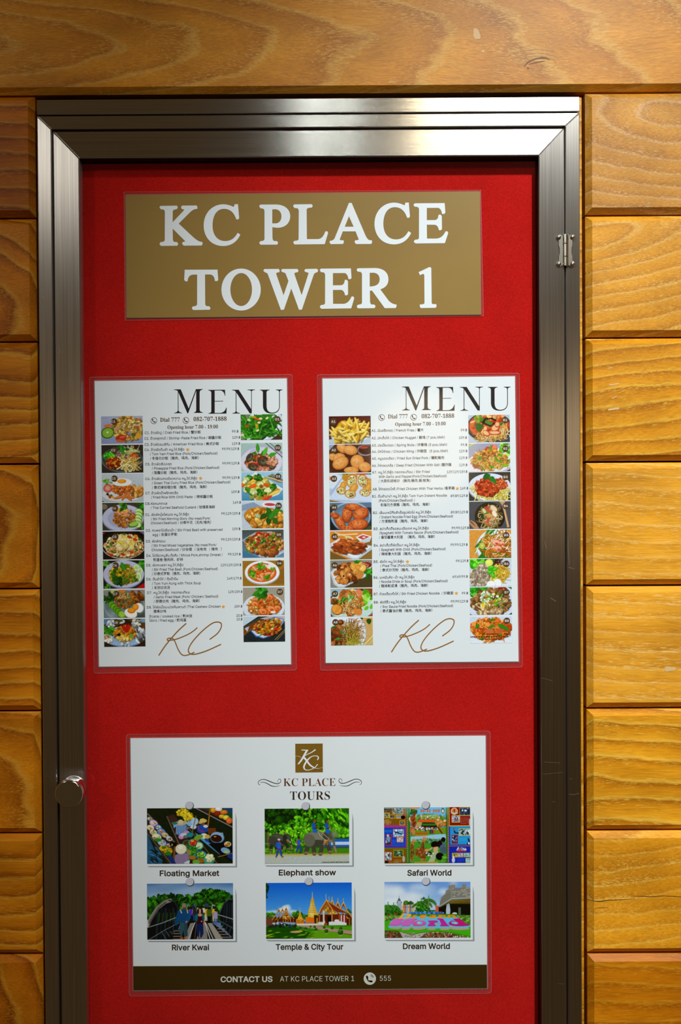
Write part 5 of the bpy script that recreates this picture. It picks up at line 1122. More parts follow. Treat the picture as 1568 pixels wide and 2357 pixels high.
    for w in (34, 30, 16, 30, 34, 0, 34, 36, 34, 40):
        if w: p.P([x, 45, x+w-6, 40, x+w-6, 82, x, 84], '#c8502c').R(x+8, 54, x+w-14, 74, '#f0b44c')
        x += w+6 if w else 24
    p.L([650, 100, 646, 130, 632, 138], 8, '#4a7a24'); lines(p, 668, 106, 860, 1, 10, '#4f8a2c', 16)
    p.E(955, 60, 40, 60, '#c8d4d0').E(955, 60, 32, 50, '#3f7a8c').E(955, 66, 18, 28, '#d8dcc8')
    p.P([425, 460, 640, 430, 1000, 430, 1000, 910, 425, 910], '#4f9a30').P([430, 480, 900, 440, 1000, 440, 1000, 560, 430, 560], '#9cc8e0').H(720, 550, 260, 26, 60, 14, 30, '#5a8c54 #3f7044 #7aa470', 1.8)
    x = 510
    while x < 700: p.R(x, 415, x+18, 440, '#d8481c'); p.R(x, 452, x+16, 475, '#e0842c'); x += 22
    for gx, gy in ((470, 560), (640, 530)): p.L([gx, gy, gx-20, gy+160, gx-30, gy+300], 44, '#b47c44').E(gx+20, gy-20, 40, 22, '#c89258', 20); p.H(gx-16, gy+140, 24, 140, 40, 8, 14, '#7a4418 #6a3a14', 1.2)
    p.E(620, 720, 110, 62, '#c08a50', 10).L([560, 700, 520, 780], 44, '#b07840').L([620, 740, 610, 860], 40, '#b47c44').L([660, 750, 650, 860], 34, '#a06a34').H(610, 730, 110, 90, 70, 9, 17, '#7a441c #8a5224', 1.2).E(690, 700, 30, 22, '#d0a068')
    p.P([430, 580, 470, 570, 470, 880, 440, 880], '#b88448').H(450, 730, 20, 150, 40, 8, 14, '#7a441c #8a5224', 1.2)
    p.E(820, 610, 62, 56, '#1a1414').L([780, 660, 730, 690], 20, '#d8a884').P([800, 650, 880, 640, 860, 760, 800, 740], '#d8a680').E(900, 600, 44, 60, '#20181c').P([900, 640, 990, 560, 1000, 760, 920, 740], '#5a6a8a').E(960, 530, 36, 40, '#1c1414').P([760, 800, 820, 720, 880, 720, 800, 900, 700, 900], '#a8b890').E(900, 800, 66, 60, '#140f10').H(740, 760, 60, 40, 34, 8, 16, '#e0dcd4 #2c2824', 1.4).H(980, 850, 40, 60, 30, 12, 24, '#3f8a2c #6aac3c', 1.5).E(960, 700, 60, 60, '#4a5a6a', 0, 6, .6)
    x = 490
    while x < 840: w = p.r.uniform(10, 30); p.R(x, 885, x+w, 905, '#e0902c'); x += w+8
    p.R(1050, 0, 1400, 300, '#8a1f1c').R(1056, 0, 1064, 310, '#e0c42c').R(1050, 300, 1400, 314, '#e0b42c').R(1050, 314, 1400, 620, '#2c9ad8').R(1050, 312, 1070, 620, '#1f4cb0').R(1050, 610, 1400, 626, '#2c3cb0').R(1050, 626, 1400, 640, '#b8602c').R(1050, 640, 1400, 910, '#1c34b0')
    p.E(1140, 70, 56, 56, '#e8d8b8').E(1140, 68, 44, 44, '#e0803c').R(1090, 85, 1196, 112, '#c8c0b0').L([1140, 40, 1140, 90], 14, '#5a2c1c'); snap(p, 1230, 18, 1400, 135, '#3a4a6a #c8d4e4 #2c3444 #7a8cac', '#e0c42c', 40); snap(p, 1105, 145, 1225, 245, '#a8a4b4 #e4e0ec #5a5464 #c8889c', '#e0c83c', 30); lines(p, 1240, 165, 1385, 8, 15, '#c88c7c'); p.E(1390, 250, 16, 60, '#c8b4a8')
    snap(p, 1218, 360, 1400, 460, '#a8c0c8 #3a4a4c #d8e4e4 #1f2c30', '#d8b82c', 40); snap(p, 1100, 460, 1190, 590, '#4a4464 #8a9cc0 #2c2c44 #c8b4b8', '#c83444', 30); p.L([1130, 360, 1150, 420, 1200, 425], 22, '#1c3448').E(1134, 372, 18, 12, '#d8485c'); lines(p, 1210, 505, 1340, 4, 14, '#54b0dc'); p.L([1365, 520, 1380, 570, 1350, 600], 22, '#1c1c24').E(1372, 590, 14, 20, '#e0e0e0')
    p.P([1170, 700, 1200, 640, 1230, 680, 1260, 650, 1300, 690, 1320, 660, 1330, 710], '#7ab4e0').H(1250, 690, 70, 26, 26, 9, 18, '#e0e8f0 #c84434 #4a8cd0', 1.5).R(1170, 705, 1330, 728, '#a82c5c')
    snap(p, 1108, 755, 1185, 808, '#c8a44c #5a3c24 #e8d494 #3a7a3c'); snap(p, 1205, 755, 1270, 808, '#a8a0c0 #e0d0c8 #5a5484'); snap(p, 1295, 755, 1395, 808, '#8ac0c8 #c8a45c #e0e4d8 #3a6a7c'); snap(p, 1325, 840, 1395, 900, '#8ac8d8 #e0dcc8 #3a7aa0'); lines(p, 1180, 835, 1290, 5, 14, '#4464cc'); p.E(1120, 860, 26, 46, '#c8ccd8').E(1120, 815, 14, 20, '#e0e0e4')
    return p
def t_bridge():
    p = tour('#5f86b4', 54).V('#4a78b0', '#a8bed8', 0, 330)
    for k in range(40): p.E(p.r.uniform(0, 1400), p.r.uniform(20, 260), p.r.uniform(60, 200), p.r.uniform(14, 40), ['#8fa8c8', '#b8c8dc', '#6a90bc'][p.r.randint(3)], -8, 40, .4)
    for k in range(5): p.L([40+k*40, 10, 330+k*40, 190+k*6], 2, '#4a6088', .5)
    T = '#1f5210 #2a6a16 #143a0a #38801c #0e2a08'
    p.R(0, 290, 1400, 640, '#174410').H(250, 400, 330, 200, 300, 24, 50, T, 1.7).H(430, 260, 180, 80, 90, 22, 44, T, 1.7).H(680, 310, 120, 110, 90, 22, 44, T, 1.7).H(1060, 260, 330, 140, 300, 22, 46, T, 1.8).H(1010, 160, 150, 50, 70, 20, 38, T, 1.8).H(1220, 390, 60, 60, 60, 18, 34, '#4f9a1c #68b42c #3f8212', 1.4).H(1200, 230, 160, 60, 60, 20, 40, T, 1.9)
    p.R(0, 560, 460, 910, '#16201c').H(260, 600, 220, 60, 40, 14, 30, '#5fae1c #7ac830 #3f8a14', 1.4).P([200, 330, 0, 640, 0, 910, 460, 910, 560, 560, 470, 300, 360, 270], '#141a1c')
    for k in range(6): p.L([180+k*62, 420-abs(3-k)*10, 150+k*68, 910], 30, ['#27333a', '#1d262b'][k % 2]); p.L([205+k*62, 480, 190+k*64, 620], 12, '#5fa824', .5)
    p.L([20, 660, 60, 560, 170, 400, 300, 300, 380, 275], 60, '#8a847c').L([40, 640, 190, 400, 300, 310], 26, '#5c5a54').L([360, 275, 450, 300, 530, 440], 20, '#2c3438').L([0, 715, 250, 640, 480, 550], 14, '#8f9694').L([30, 910, 300, 750, 520, 640], 10, '#7a8280').L([0, 600, 10, 690], 34, '#c4c4b4')
    for x in (260, 340, 410, 460): p.L([x-30, 780, x+50, 905], 12, '#5a6468')
    p.P([1180, 500, 1240, 340, 1310, 270, 1400, 260, 1400, 910, 1200, 700], '#141c20').L([1180, 480, 1240, 340, 1320, 268, 1400, 262], 16, '#4a5458')
    for k in range(5): p.L([1260+k*40, 330, 1240+k*46, 640], 20, ['#1f2c34', '#2c3a44'][k % 2])
    p.L([1140, 510, 1400, 590], 13, '#98a09e').L([1150, 600, 1400, 740], 9, '#6a7478')
    for k in range(4): p.L([1250+k*60, 640+k*30, 1190+k*60, 780+k*40], 12, '#3c4a50')
    p.P([640, 620, 1000, 600, 1130, 700, 1400, 910, 300, 910, 500, 760], '#1a1614').P([700, 650, 760, 640, 700, 910, 600, 910], '#8f8a84').P([980, 650, 1050, 650, 1230, 910, 1110, 910], '#a09a90').P([870, 640, 960, 640, 980, 910, 800, 910], '#8a847e')
    for a, b, c in [(775, 670, '#c8c8c4'), (800, 770, '#5a5048'), (940, 1020, '#d0d0cc'), (950, 1070, '#c0c0bc'), (960, 1100, '#3c3028')]: p.L([a, 640, b, 910], 14, c)
    for k in range(5): y = 700+k*45; p.L([1130+k*14, y, 1220+k*34, y], 14, '#8a8278'); p.L([440-k*6, y+70, 560, y+70], 16, '#7a7268')
    p.R(730, 330, 760, 430, '#2c3c4c').L([640, 420, 660, 350, 690, 370], 16, '#8a8c8c').L([790, 400, 770, 340], 20, '#5a6a7a').R(935, 330, 1000, 400, '#3c4c60').L([1050, 420, 1060, 350, 1100, 370], 18, '#98a0a4')
    # the crowd behind
    for x, y, s, sh, tr in [(720, 470, 1.0, '#5a34b8', '#14141c'), (770, 470, .9, '#2c3440', '#2c4a8a'), (960, 470, .95, '#e0c01c', '#d8d4c8'), (1005, 480, 1.05, '#4f6a20', '#14141a'), (1090, 470, 1.0, '#e0b824', '#d8c8b8'), (1110, 520, 1.05, '#a89cc0', '#6a6a9c'), (915, 440, .7, '#d8d4d8', '#3c4454'), (830, 430, .6, '#c4c0c4', '#3c4454')]:
        p.E(x, y-75*s, 16*s, 18*s, '#2a1c14').P([x-30*s, y-50*s, x+30*s, y-50*s, x+34*s, y+60*s, x-34*s, y+60*s], sh).P([x-30*s, y+55*s, x-2*s, y+55*s, x-4*s, y+150*s, x-24*s, y+150*s], tr).P([x+2*s, y+55*s, x+30*s, y+55*s, x+24*s, y+150*s, x+4*s, y+150*s], tr).L([x-34*s, y-40*s, x-42*s, y+20*s], 13*s, '#b4805c')
    # two people walking towards the viewer
    p.P([530, 640, 650, 640, 660, 860, 600, 870, 590, 760, 560, 870, 520, 800], '#3c5a64').P([600, 650, 655, 650, 655, 850, 610, 870], '#33505a').P([510, 450, 560, 420, 640, 420, 690, 470, 680, 640, 520, 640], '#16507c').L([520, 460, 490, 560, 470, 660], 46, '#15507e').L([680, 470, 690, 560, 640, 620], 42, '#17568a').E(600, 375, 32, 44, '#b07c5c').E(600, 345, 34, 24, '#8a8478').E(604, 405, 24, 18, '#7a4c34').L([540, 430, 560, 480], 18, '#c4b894').L([650, 430, 660, 480], 18, '#b8ac8c').E(560, 890, 26, 18, '#b05a24').E(615, 885, 20, 18, '#b05a24').E(640, 625, 16, 18, '#b07c5c')
    p.P([800, 650, 910, 650, 915, 820, 880, 890, 860, 880, 855, 760, 840, 890, 810, 850], '#182f5c').P([810, 500, 900, 500, 915, 660, 800, 660], '#3f1428').P([780, 520, 830, 490, 820, 600, 790, 640], '#1f6a70').P([890, 490, 930, 520, 935, 610, 900, 590], '#1f6a70').L([930, 600, 920, 670], 22, '#c08c6c').E(860, 450, 48, 52, '#2a1c18').E(855, 452, 28, 38, '#c8967a').E(860, 515, 34, 26, '#c8967a').E(830, 455, 14, 40, '#2a1c18').E(892, 460, 16, 44, '#2a1c18').E(845, 895, 20, 10, '#8a4a2c').E(885, 620, 12, 10, '#c8b4bc')
    return p
def hall(p, x, y, s, flip=1):
    q = lambda pts: [v for i in range(0, len(pts), 2) for v in (x+flip*pts[i]*s, y+pts[i+1]*s)]
    p.P(q([-210, 40, 200, 40, 190, 190, -200, 190]), '#4a2a1a')
    for k in range(8): p.P(q([-190+k*50, 70, -178+k*50, 70, -178+k*50, 180, -190+k*50, 180]), ['#b8602c', '#d8a83c', '#8a2c1c'][k % 3])
    for i, (dx, dy) in enumerate([(-120, 0), (-60, -5), (0, -20)]):
        p.P(q([dx-110, dy+80, dx-40, dy-20, dx, dy-100, dx+30, dy-20, dx+130, dy+80, dx+110, dy+90, dx, dy-60, dx-90, dy+95]), '#8a3420').L(q([dx-110, dy+84, dx-36, dy-10, dx, dy-100, dx+40, dy-10, dx+130, dy+84]), 9*s, '#e0b44c').L(q([dx, dy-100, dx, dy-140]), 5*s, '#d8b04c')
    p.P(q([-70, 70, 0, -70, 90, 70]), '#b87a2c').H(x, y+30*s, 46*s, 30*s, 26, 6, 12, '#e0b040 #8a3c1c #f0cc60', 1.2)
    p.P(q([-60, 80, 80, 80, 80, 190, -60, 190]), '#5a2c18')
    for k in range(4): p.P(q([-56+k*40, 80, -44+k*40, 80, -44+k*40, 190, -56+k*40, 190]), '#c88a34')
    return p
def t_temple():
    p = tour('#1c72d8', 55).V('#1668d4', '#6ab4ec', 0, 620)
    for k in range(12): p.E(320+p.r.uniform(-60, 50), 420+p.r.uniform(-40, 40), 40, 26, '#dfe8f4', 0, 10, .8)
    for x, y in [(430, 470), (460, 480), (150, 470), (60, 480)]: p.E(x, y, 56, 24, '#d8e6f4', 0, 12, .8)
    p.H(20, 90, 24, 70, 26, 12, 24, '#143a14 #1c4a1a', 1.6).H(12, 200, 12, 40, 8, 10, 18, '#1c4a1a', 1.5)
    p.H(510, 530, 80, 60, 90, 14, 28, '#3f7a24 #54922c #2c5c18', 1.4).H(70, 530, 70, 50, 60, 14, 30, '#4a8a24 #2f6a18 #64a034', 2.2).H(640, 560, 60, 40, 40, 12, 24, '#3f8024 #2c6018', 1.5).H(1340, 480, 40, 40, 30, 12, 24, '#2c6a34 #3f7a44', 1.5)
    p.R(0, 560, 160, 690, '#7a4a34').R(1320, 540, 1400, 700, '#3f7a20').H(1370, 610, 60, 80, 60, 14, 28, '#3f7a1c #549a28 #2c5a14', 1.4).P([1330, 560, 1380, 510, 1400, 540, 1400, 570], '#c86a44')
    hall(p, 330, 520, 1.0, 1).P([170, 640, 360, 640, 360, 700, 150, 700], '#b8c8e0').R(220, 645, 480, 700, '#8fa8cc').H(230, 680, 120, 30, 40, 12, 26, '#4a6a8c #c8d4e4 #3c5474', 1.5)
    # the golden spires
    G1, G2, G3 = '#c88a14', '#e8c048', '#a06a0c'
    p.R(640, 560, 860, 660, '#e0821c').R(700, 565, 800, 660, '#e8761c').R(800, 565, 850, 660, '#c05a14')
    p.P([680, 560, 700, 470, 830, 470, 850, 560], G2).E(760, 510, 78, 60, '#e0b83c').E(745, 500, 34, 50, '#f4e08c', 0, 10, .8)
    for k in range(6): w = 74-k*9; y = 470-k*27; p.E(758, y, w, 18, G1).E(756, y-8, w*.96, 16, '#e4c458').E(742, y-8, w*.4, 10, '#f6ecb0', 0, 4, .8)
    p.P([720, 330, 752, 230, 758, 160, 764, 230, 790, 330], '#d8a830').L([757, 240, 757, 155], 7, '#e8d078')
    p.R(500, 590, 620, 670, '#d87a1c').P([510, 600, 540, 520, 555, 430, 570, 520, 610, 600], '#d8a42c').L([555, 500, 555, 410], 6, '#e0c060').H(560, 590, 44, 30, 20, 8, 14, '#e8b83c #c8781c', 1.2)
    hall(p, 1080, 470, 1.5, -1)
    # right hall: long tiled roof, columns, white base
    p.P([980, 280, 1200, 420, 1330, 490, 1310, 500, 1150, 480, 1020, 380], '#8a3a20').L([985, 285, 1200, 425, 1330, 492], 12, '#d8a050').P([985, 290, 890, 430, 850, 530, 900, 500, 985, 350, 1070, 490, 1080, 440], '#a85a24').L([985, 285, 890, 430, 845, 540], 12, '#e0b04c').L([985, 285, 1070, 420, 1090, 480], 12, '#e0b04c').P([920, 480, 985, 340, 1060, 480], '#a8742c').H(985, 430, 46, 40, 30, 8, 16, '#e0b850 #7a4418 #c89030', 1.2)
    p.L([980, 280, 975, 190], 7, '#e0c474').L([1030, 300, 1028, 230], 6, '#d8bc6c').L([1070, 330, 1068, 250], 6, '#d8bc6c')
    p.R(850, 520, 1310, 690, '#5a2418').R(1000, 550, 1060, 690, '#1c0f0c')
    for x, c in [(860, '#c87a34'), (925, '#d8c8a0'), (935, '#e0d0a8'), (1065, '#c8a860'), (1185, '#c85a34'), (1215, '#e8e4e0'), (1235, '#b83424'), (1262, '#e8e4e4'), (1290, '#b83424')]: p.R(x, 450 if 920 < x < 1070 else 530, x+18, 690, c)
    p.R(1090, 520, 1180, 620, '#7a2c18').P([1020, 640, 1200, 630, 1310, 660, 1310, 720, 1020, 720], '#dde0e4').R(850, 640, 930, 700, '#d4d8dc').P([930, 640, 960, 620, 960, 700, 900, 720], '#e0e0e0').P([920, 720, 960, 650, 1000, 660, 990, 720], '#a84824').E(1150, 620, 40, 18, '#e4e4e4')
    p.R(500, 665, 860, 700, '#e0d8cc').R(0, 695, 1400, 910, '#3f8a14').P([480, 700, 900, 690, 1400, 780, 1400, 860, 1080, 800, 700, 740], '#b49480').P([850, 700, 1400, 720, 1400, 790, 1000, 740], '#5a9a1c').P([1000, 790, 1400, 850, 1400, 870, 1040, 810], '#3c2c24')
    p.V('#3a7a12', '#3a7a12', 905, 910).P([0, 715, 450, 720, 820, 850, 640, 910, 0, 910], '#1f5a0c').P([740, 790, 900, 770, 1400, 860, 1400, 910, 640, 910], '#6aa41c')
    for k in range(40): p.E(p.r.uniform(0, 800), p.r.uniform(760, 900), p.r.uniform(14, 60), p.r.uniform(4, 10), ['#8fb41c', '#b4c02c', '#2c5a0c', '#1a4408'][p.r.randint(4)], -8, 3, .8)
    p.E(480, 800, 90, 18, '#c0a070').E(540, 790, 60, 12, '#c8b45c').P([0, 850, 150, 820, 0, 880], '#a8c02c')
    p.H(260, 700, 240, 18, 40, 12, 26, '#1c3418 #2c4c5c #34342c', 1.4)
    for x, y, r in [(810, 760, 26), (980, 790, 32), (1210, 810, 44), (1075, 740, 24), (945, 730, 22), (1215, 745, 26), (560, 735, 22), (645, 745, 22), (790, 720, 20), (725, 715, 16)]: p.E(x, y+r, r*.6, r*.5, '#b89c84').E(x, y, r, r, '#1f5a10').E(x-r*.25, y-r*.3, r*.55, r*.5, '#3f8a1c', 0, 5, .8)
    return p
def palm(p, x, y, h, r, n=13):
    p.L([x-6, y+h, x, y], 22, '#8a7a64')
    for k in range(n):
        a = math.pi*(1.06-.12*0)+k*math.pi*1.0/(n-1)*1.0; ex, ey = x+r*math.cos(a), y+r*.75*math.sin(a)*.9
        dx, dy = ex-x, ey-y+r*.0
        for t in np.linspace(.2, 1, 7):
            xx = x+dx*t; yy = y+dy*t+r*.55*t*t
            p.L([xx-14*(1-t*.3), yy+r*.14, xx, yy, xx+14*(1-t*.3), yy+r*.14], 9, ['#2c5c1c', '#3c7a24', '#4f9434'][k % 3])
    return p.L([x, y, x, y-r*.6], 14, '#4f9a2c')
def slab(p, pts, top, side='#6cc0ec', dx=0, dy=26):
    q = np.array(pts, float).reshape(-1, 2)
    p.P((q+[dx, dy+46]).ravel(), '#9a9480').P((q+[dx, dy+40]).ravel(), '#b0aa94')
    for k in range(5): p.P((q+[dx*k/4-8+4*k, dy]).ravel(), side)
    p.P((q+[0, 8]).ravel(), np.clip(srgb(top)*.75, 0, 1)); return p.P(pts, top)
def t_dream():
    p = tour('#8fb8e0', 56).V('#6f9cdc', '#c4d8ec', 0, 560)
    for k in range(46): p.E(p.r.uniform(-50, 700), p.r.uniform(60, 420), p.r.uniform(60, 150), p.r.uniform(26, 60), ['#dfe6f0', '#c8d8ec', '#eef0f4'][p.r.randint(3)], 0, 30, .5)
    p.E(960, 160, 70, 50, '#dfe6f0', 0, 20, .7).E(1120, 20, 60, 40, '#c8c8d0', 0, 20, .7)
    p.R(0, 460, 1000, 620, '#3a6a2c').P([205, 470, 205, 340, 280, 340, 290, 470], '#a8b0bc').P([195, 345, 240, 255, 290, 345], '#4a6468').L([240, 255, 240, 230], 4, '#4a5458').R(215, 310, 270, 350, '#b8bcc4')
    for k, c in enumerate(['#d8a04c', '#c8705c', '#8fb0d0', '#d8c070', '#b06a8c', '#8fc0a8', '#e0b468']): p.R(295+k*28, 370-(k % 3)*16, 325+k*28, 500, c).R(303+k*28, 400, 315+k*28, 420, '#5a5a74').P([295+k*28, 370-(k % 3)*16, 310+k*28, 345-(k % 3)*16, 325+k*28, 370-(k % 3)*16], np.clip(srgb(c)*1.1, 0, 1))
    p.H(350, 340, 40, 24, 20, 10, 20, '#3a6a24 #4f8434', 1.3).H(430, 340, 40, 24, 20, 10, 20, '#3a6a24 #2c5a1c', 1.3)
    palm(p, 60, 400, 150, 120); palm(p, 150, 400, 140, 100); palm(p, 180, 440, 100, 100); palm(p, 20, 440, 120, 110)
    p.H(120, 500, 130, 60, 60, 16, 34, '#2c6a1c #3f8a28 #1c4a12', 2.4, 60).P([600, 290, 640, 240, 670, 290], '#3c5a50')
    palm(p, 600, 340, 160, 120); palm(p, 660, 330, 170, 110); palm(p, 540, 370, 120, 90); palm(p, 720, 300, 200, 120); p.H(620, 430, 110, 60, 60, 16, 34, '#2f7018 #4a9424 #1f5210', 2.4, 60)
    p.P([820, 500, 840, 380, 890, 400, 890, 500], '#d87a44').R(830, 400, 880, 500, '#c86a44')
    p.P([880, 400, 1090, 280, 1400, 260, 1400, 560, 880, 560], '#1a1a12').P([880, 395, 1080, 285, 1400, 265, 1400, 300, 1090, 330, 900, 420], '#6a5a24')
    for k in range(14): p.L([1060+k*26, 300, 1080+k*26, 360, 1110+k*26, 300], 5, '#a88c34')
    p.L([1050, 345, 1400, 320], 6, '#a08430').P([890, 400, 930, 250, 990, 200, 1000, 140, 1040, 130, 1045, 60, 1150, 50, 1150, 105, 1260, 95, 1260, 45, 1330, 40, 1330, 95, 1400, 95, 1400, 262, 1085, 275], '#8d897c')
    p.P([1045, 110, 1400, 98, 1400, 262, 1085, 275, 1080, 180], '#98948a')
    for r in range(6):
        y = 115+r*26; p.L([1085, y+8, 1400, y], 3, '#5c5a54')
        for k in range(8): p.L([1095+k*42+(r % 2)*20, y-18, 1095+k*42+(r % 2)*20, y+6], 3, '#5c5a54'); p.R(1100+k*42+(r % 2)*20, y-14, 1130+k*42+(r % 2)*20, y+2, ['#a8a498', '#84807a', '#7a8490', '#b0a890'][p.r.randint(4)])
    for k in range(14): p.L([900+k*13, 390-k*9, 906+k*13, 300-k*12], 3, '#6a665e'); p.L([900, 380-k*8, 1080, 270-k*14], 2, '#6a665e', .6)
    p.P([880, 398, 1085, 272, 1400, 258, 1400, 275, 1095, 290, 890, 412], '#98a8b4').P([1010, 370, 1050, 350, 1060, 370, 1070, 460, 1065, 540, 1000, 540, 1000, 460], '#a8b4bc').E(1035, 470, 34, 80, '#b8c4cc').R(1200, 420, 1240, 540, '#5f6a5c').E(1140, 525, 42, 26, '#d8dce4').E(1120, 490, 10, 12, '#3a2c24')
    p.R(0, 545, 1400, 910, '#4fb01c').H(900, 520, 80, 20, 20, 12, 22, '#c8442c #3f7a2c', 1.3).E(190, 520, 24, 14, '#c8242c').E(80, 550, 26, 18, '#c82c34')
    p.H(650, 510, 340, 22, 140, 9, 18, '#2c6ad0 #4a90e0 #1f54b4 #7ab4f0', 1.8).R(300, 525, 1180, 560, '#4f8a2c')
    for x, y, rx, ry in [(150, 585, 110, 44), (20, 600, 50, 36), (1270, 590, 150, 52), (1380, 640, 60, 46)]: p.E(x, y, rx, ry, '#4a7a24').H(x, y-6, rx*.85, ry*.7, 50, 10, 20, '#6f9a3c #88b054 #527f28', 1.4)
    # big letters lying on the lawn: upper word in orange, lower word in pink
    B = '#68c0ee'
    p.P([100, 640, 160, 600, 560, 560, 1180, 580, 1300, 680, 1400, 720, 1330, 770, 60, 740], B)
    p.P([160, 590, 230, 590, 290, 520, 260, 515, 350, 510, 430, 520, 440, 555, 380, 592, 300, 600], '#f0b450').P([280, 575, 320, 530, 370, 535, 385, 555, 330, 580], B)
    for pts in [[440, 590, 470, 540, 530, 545, 525, 560, 495, 565, 485, 592], [570, 590, 570, 560, 610, 535, 680, 540, 690, 560, 610, 575, 680, 580, 680, 595, 600, 600], [710, 590, 730, 565, 790, 560, 770, 548, 740, 552, 740, 540, 830, 540, 840, 590], [870, 590, 880, 538, 990, 545, 1000, 590, 975, 590, 960, 555, 940, 555, 935, 590, 915, 590, 905, 558, 895, 590], [1020, 590, 1030, 540, 1140, 545, 1170, 592, 1130, 592, 1100, 556, 1070, 556, 1070, 590]]: p.P(pts, '#f09a24')
    W_ = [70, 700, 150, 610, 130, 600, 300, 598, 310, 615, 280, 625, 255, 670, 340, 610, 430, 598, 530, 590, 530, 610, 490, 620, 400, 710, 280, 712, 290, 680, 200, 705]
    slab(p, W_, '#d870c4')
    slab(p, [450, 680, 480, 645, 560, 628, 640, 635, 680, 660, 660, 695, 570, 712, 480, 708], '#e060a8'); p.E(570, 668, 50, 24, B).E(560, 662, 18, 12, '#e0d8b4')
    slab(p, [700, 700, 720, 690, 740, 650, 710, 645, 710, 630, 800, 628, 860, 630, 870, 650, 820, 655, 810, 690, 830, 700, 830, 712, 700, 712], '#c83c9c')
    slab(p, [900, 705, 925, 690, 890, 610, 860, 605, 860, 592, 950, 598, 1020, 690, 1050, 700, 1050, 714, 910, 714], '#c8309c')
    slab(p, [1040, 670, 1080, 635, 1180, 625, 1130, 610, 1110, 600, 1220, 598, 1330, 680, 1380, 690, 1370, 706, 1260, 716, 1130, 712, 1060, 695], '#c82484'); p.E(1140, 668, 56, 22, B, 8).E(1150, 672, 22, 8, '#f0c878', 20)
    p.L([0, 770, 200, 790, 400, 830, 520, 840, 700, 805, 900, 800, 1200, 850, 1400, 900], 46, '#4fb41c').P([0, 795, 200, 800, 360, 850, 440, 860, 640, 830, 860, 815, 1100, 840, 1400, 910, 0, 910], '#5a4a30')
    p.P([240, 800, 340, 830, 420, 860, 640, 825, 740, 815, 560, 910, 300, 910], '#b8b0a4').H(450, 870, 120, 40, 90, 6, 12, '#d0c8bc #a8a094 #8a8278', 1.3).H(110, 855, 130, 50, 220, 8, 16, '#8a2c3c #b04a54 #4f7a2c #6a8a34 #5a2c24', 1.6).H(860, 865, 240, 44, 260, 8, 16, '#8a2c3c #b04a54 #4f7a2c #7a9438 #5a2c24 #c8a48c', 1.6).H(1240, 895, 140, 20, 60, 8, 14, '#d8cfc0 #8a2c3c #5a7a2c', 1.5)
    return p.L([0, 790, 220, 795, 380, 842, 440, 850, 640, 820, 880, 806, 1120, 828, 1400, 895], 7, '#3c5a14')

def print_grid(name, corners, img, y, parent, label=None):
    """a printed picture as a sheet of points, one colour each; corners tl, tr, br, bl in photograph pixels"""
    h, w, _ = img.shape
    tl, tr, br, bl = [np.array(at(*c, y)) for c in corners]
    u = np.linspace(0, 1, w)[None, :, None]; v = np.linspace(0, 1, h)[:, None, None]
    P = (tl*(1-u)+tr*u)*(1-v)+(bl*(1-u)+br*u)*v
    off = wloc(parent)
    co = np.zeros((h, w, 3)); co[..., 0] = P[..., 0]-off.x; co[..., 1] = y-off.y; co[..., 2] = P[..., 1]-off.z
    i = np.arange(h*w).reshape(h, w)
    q = np.stack([i[1:, :-1], i[1:, 1:], i[:-1, 1:], i[:-1, :-1]], -1).reshape(-1, 4)
    me = bpy.data.meshes.new(name)
    me.vertices.add(h*w); me.vertices.foreach_set('co', co.ravel())
    me.loops.add(q.size); me.loops.foreach_set('vertex_index', q.ravel().astype(np.int32))
    me.polygons.add(len(q)); me.polygons.foreach_set('loop_start', np.arange(0, q.size, 4, dtype=np.int32))
    me.update(calc_edges=True); me.validate()
    a = me.color_attributes.new('print', 'FLOAT_COLOR', 'POINT')
    c = np.ones((h*w, 4), np.float32); c[:, :3] = lin(img.reshape(-1, 3)); a.data.foreach_set('color', c.ravel())
    me.materials.append(PHOTO)
    o = bpy.data.objects.new(name, me); COL.objects.link(o); o.parent = parent
    if label: o['label'] = label
    return o
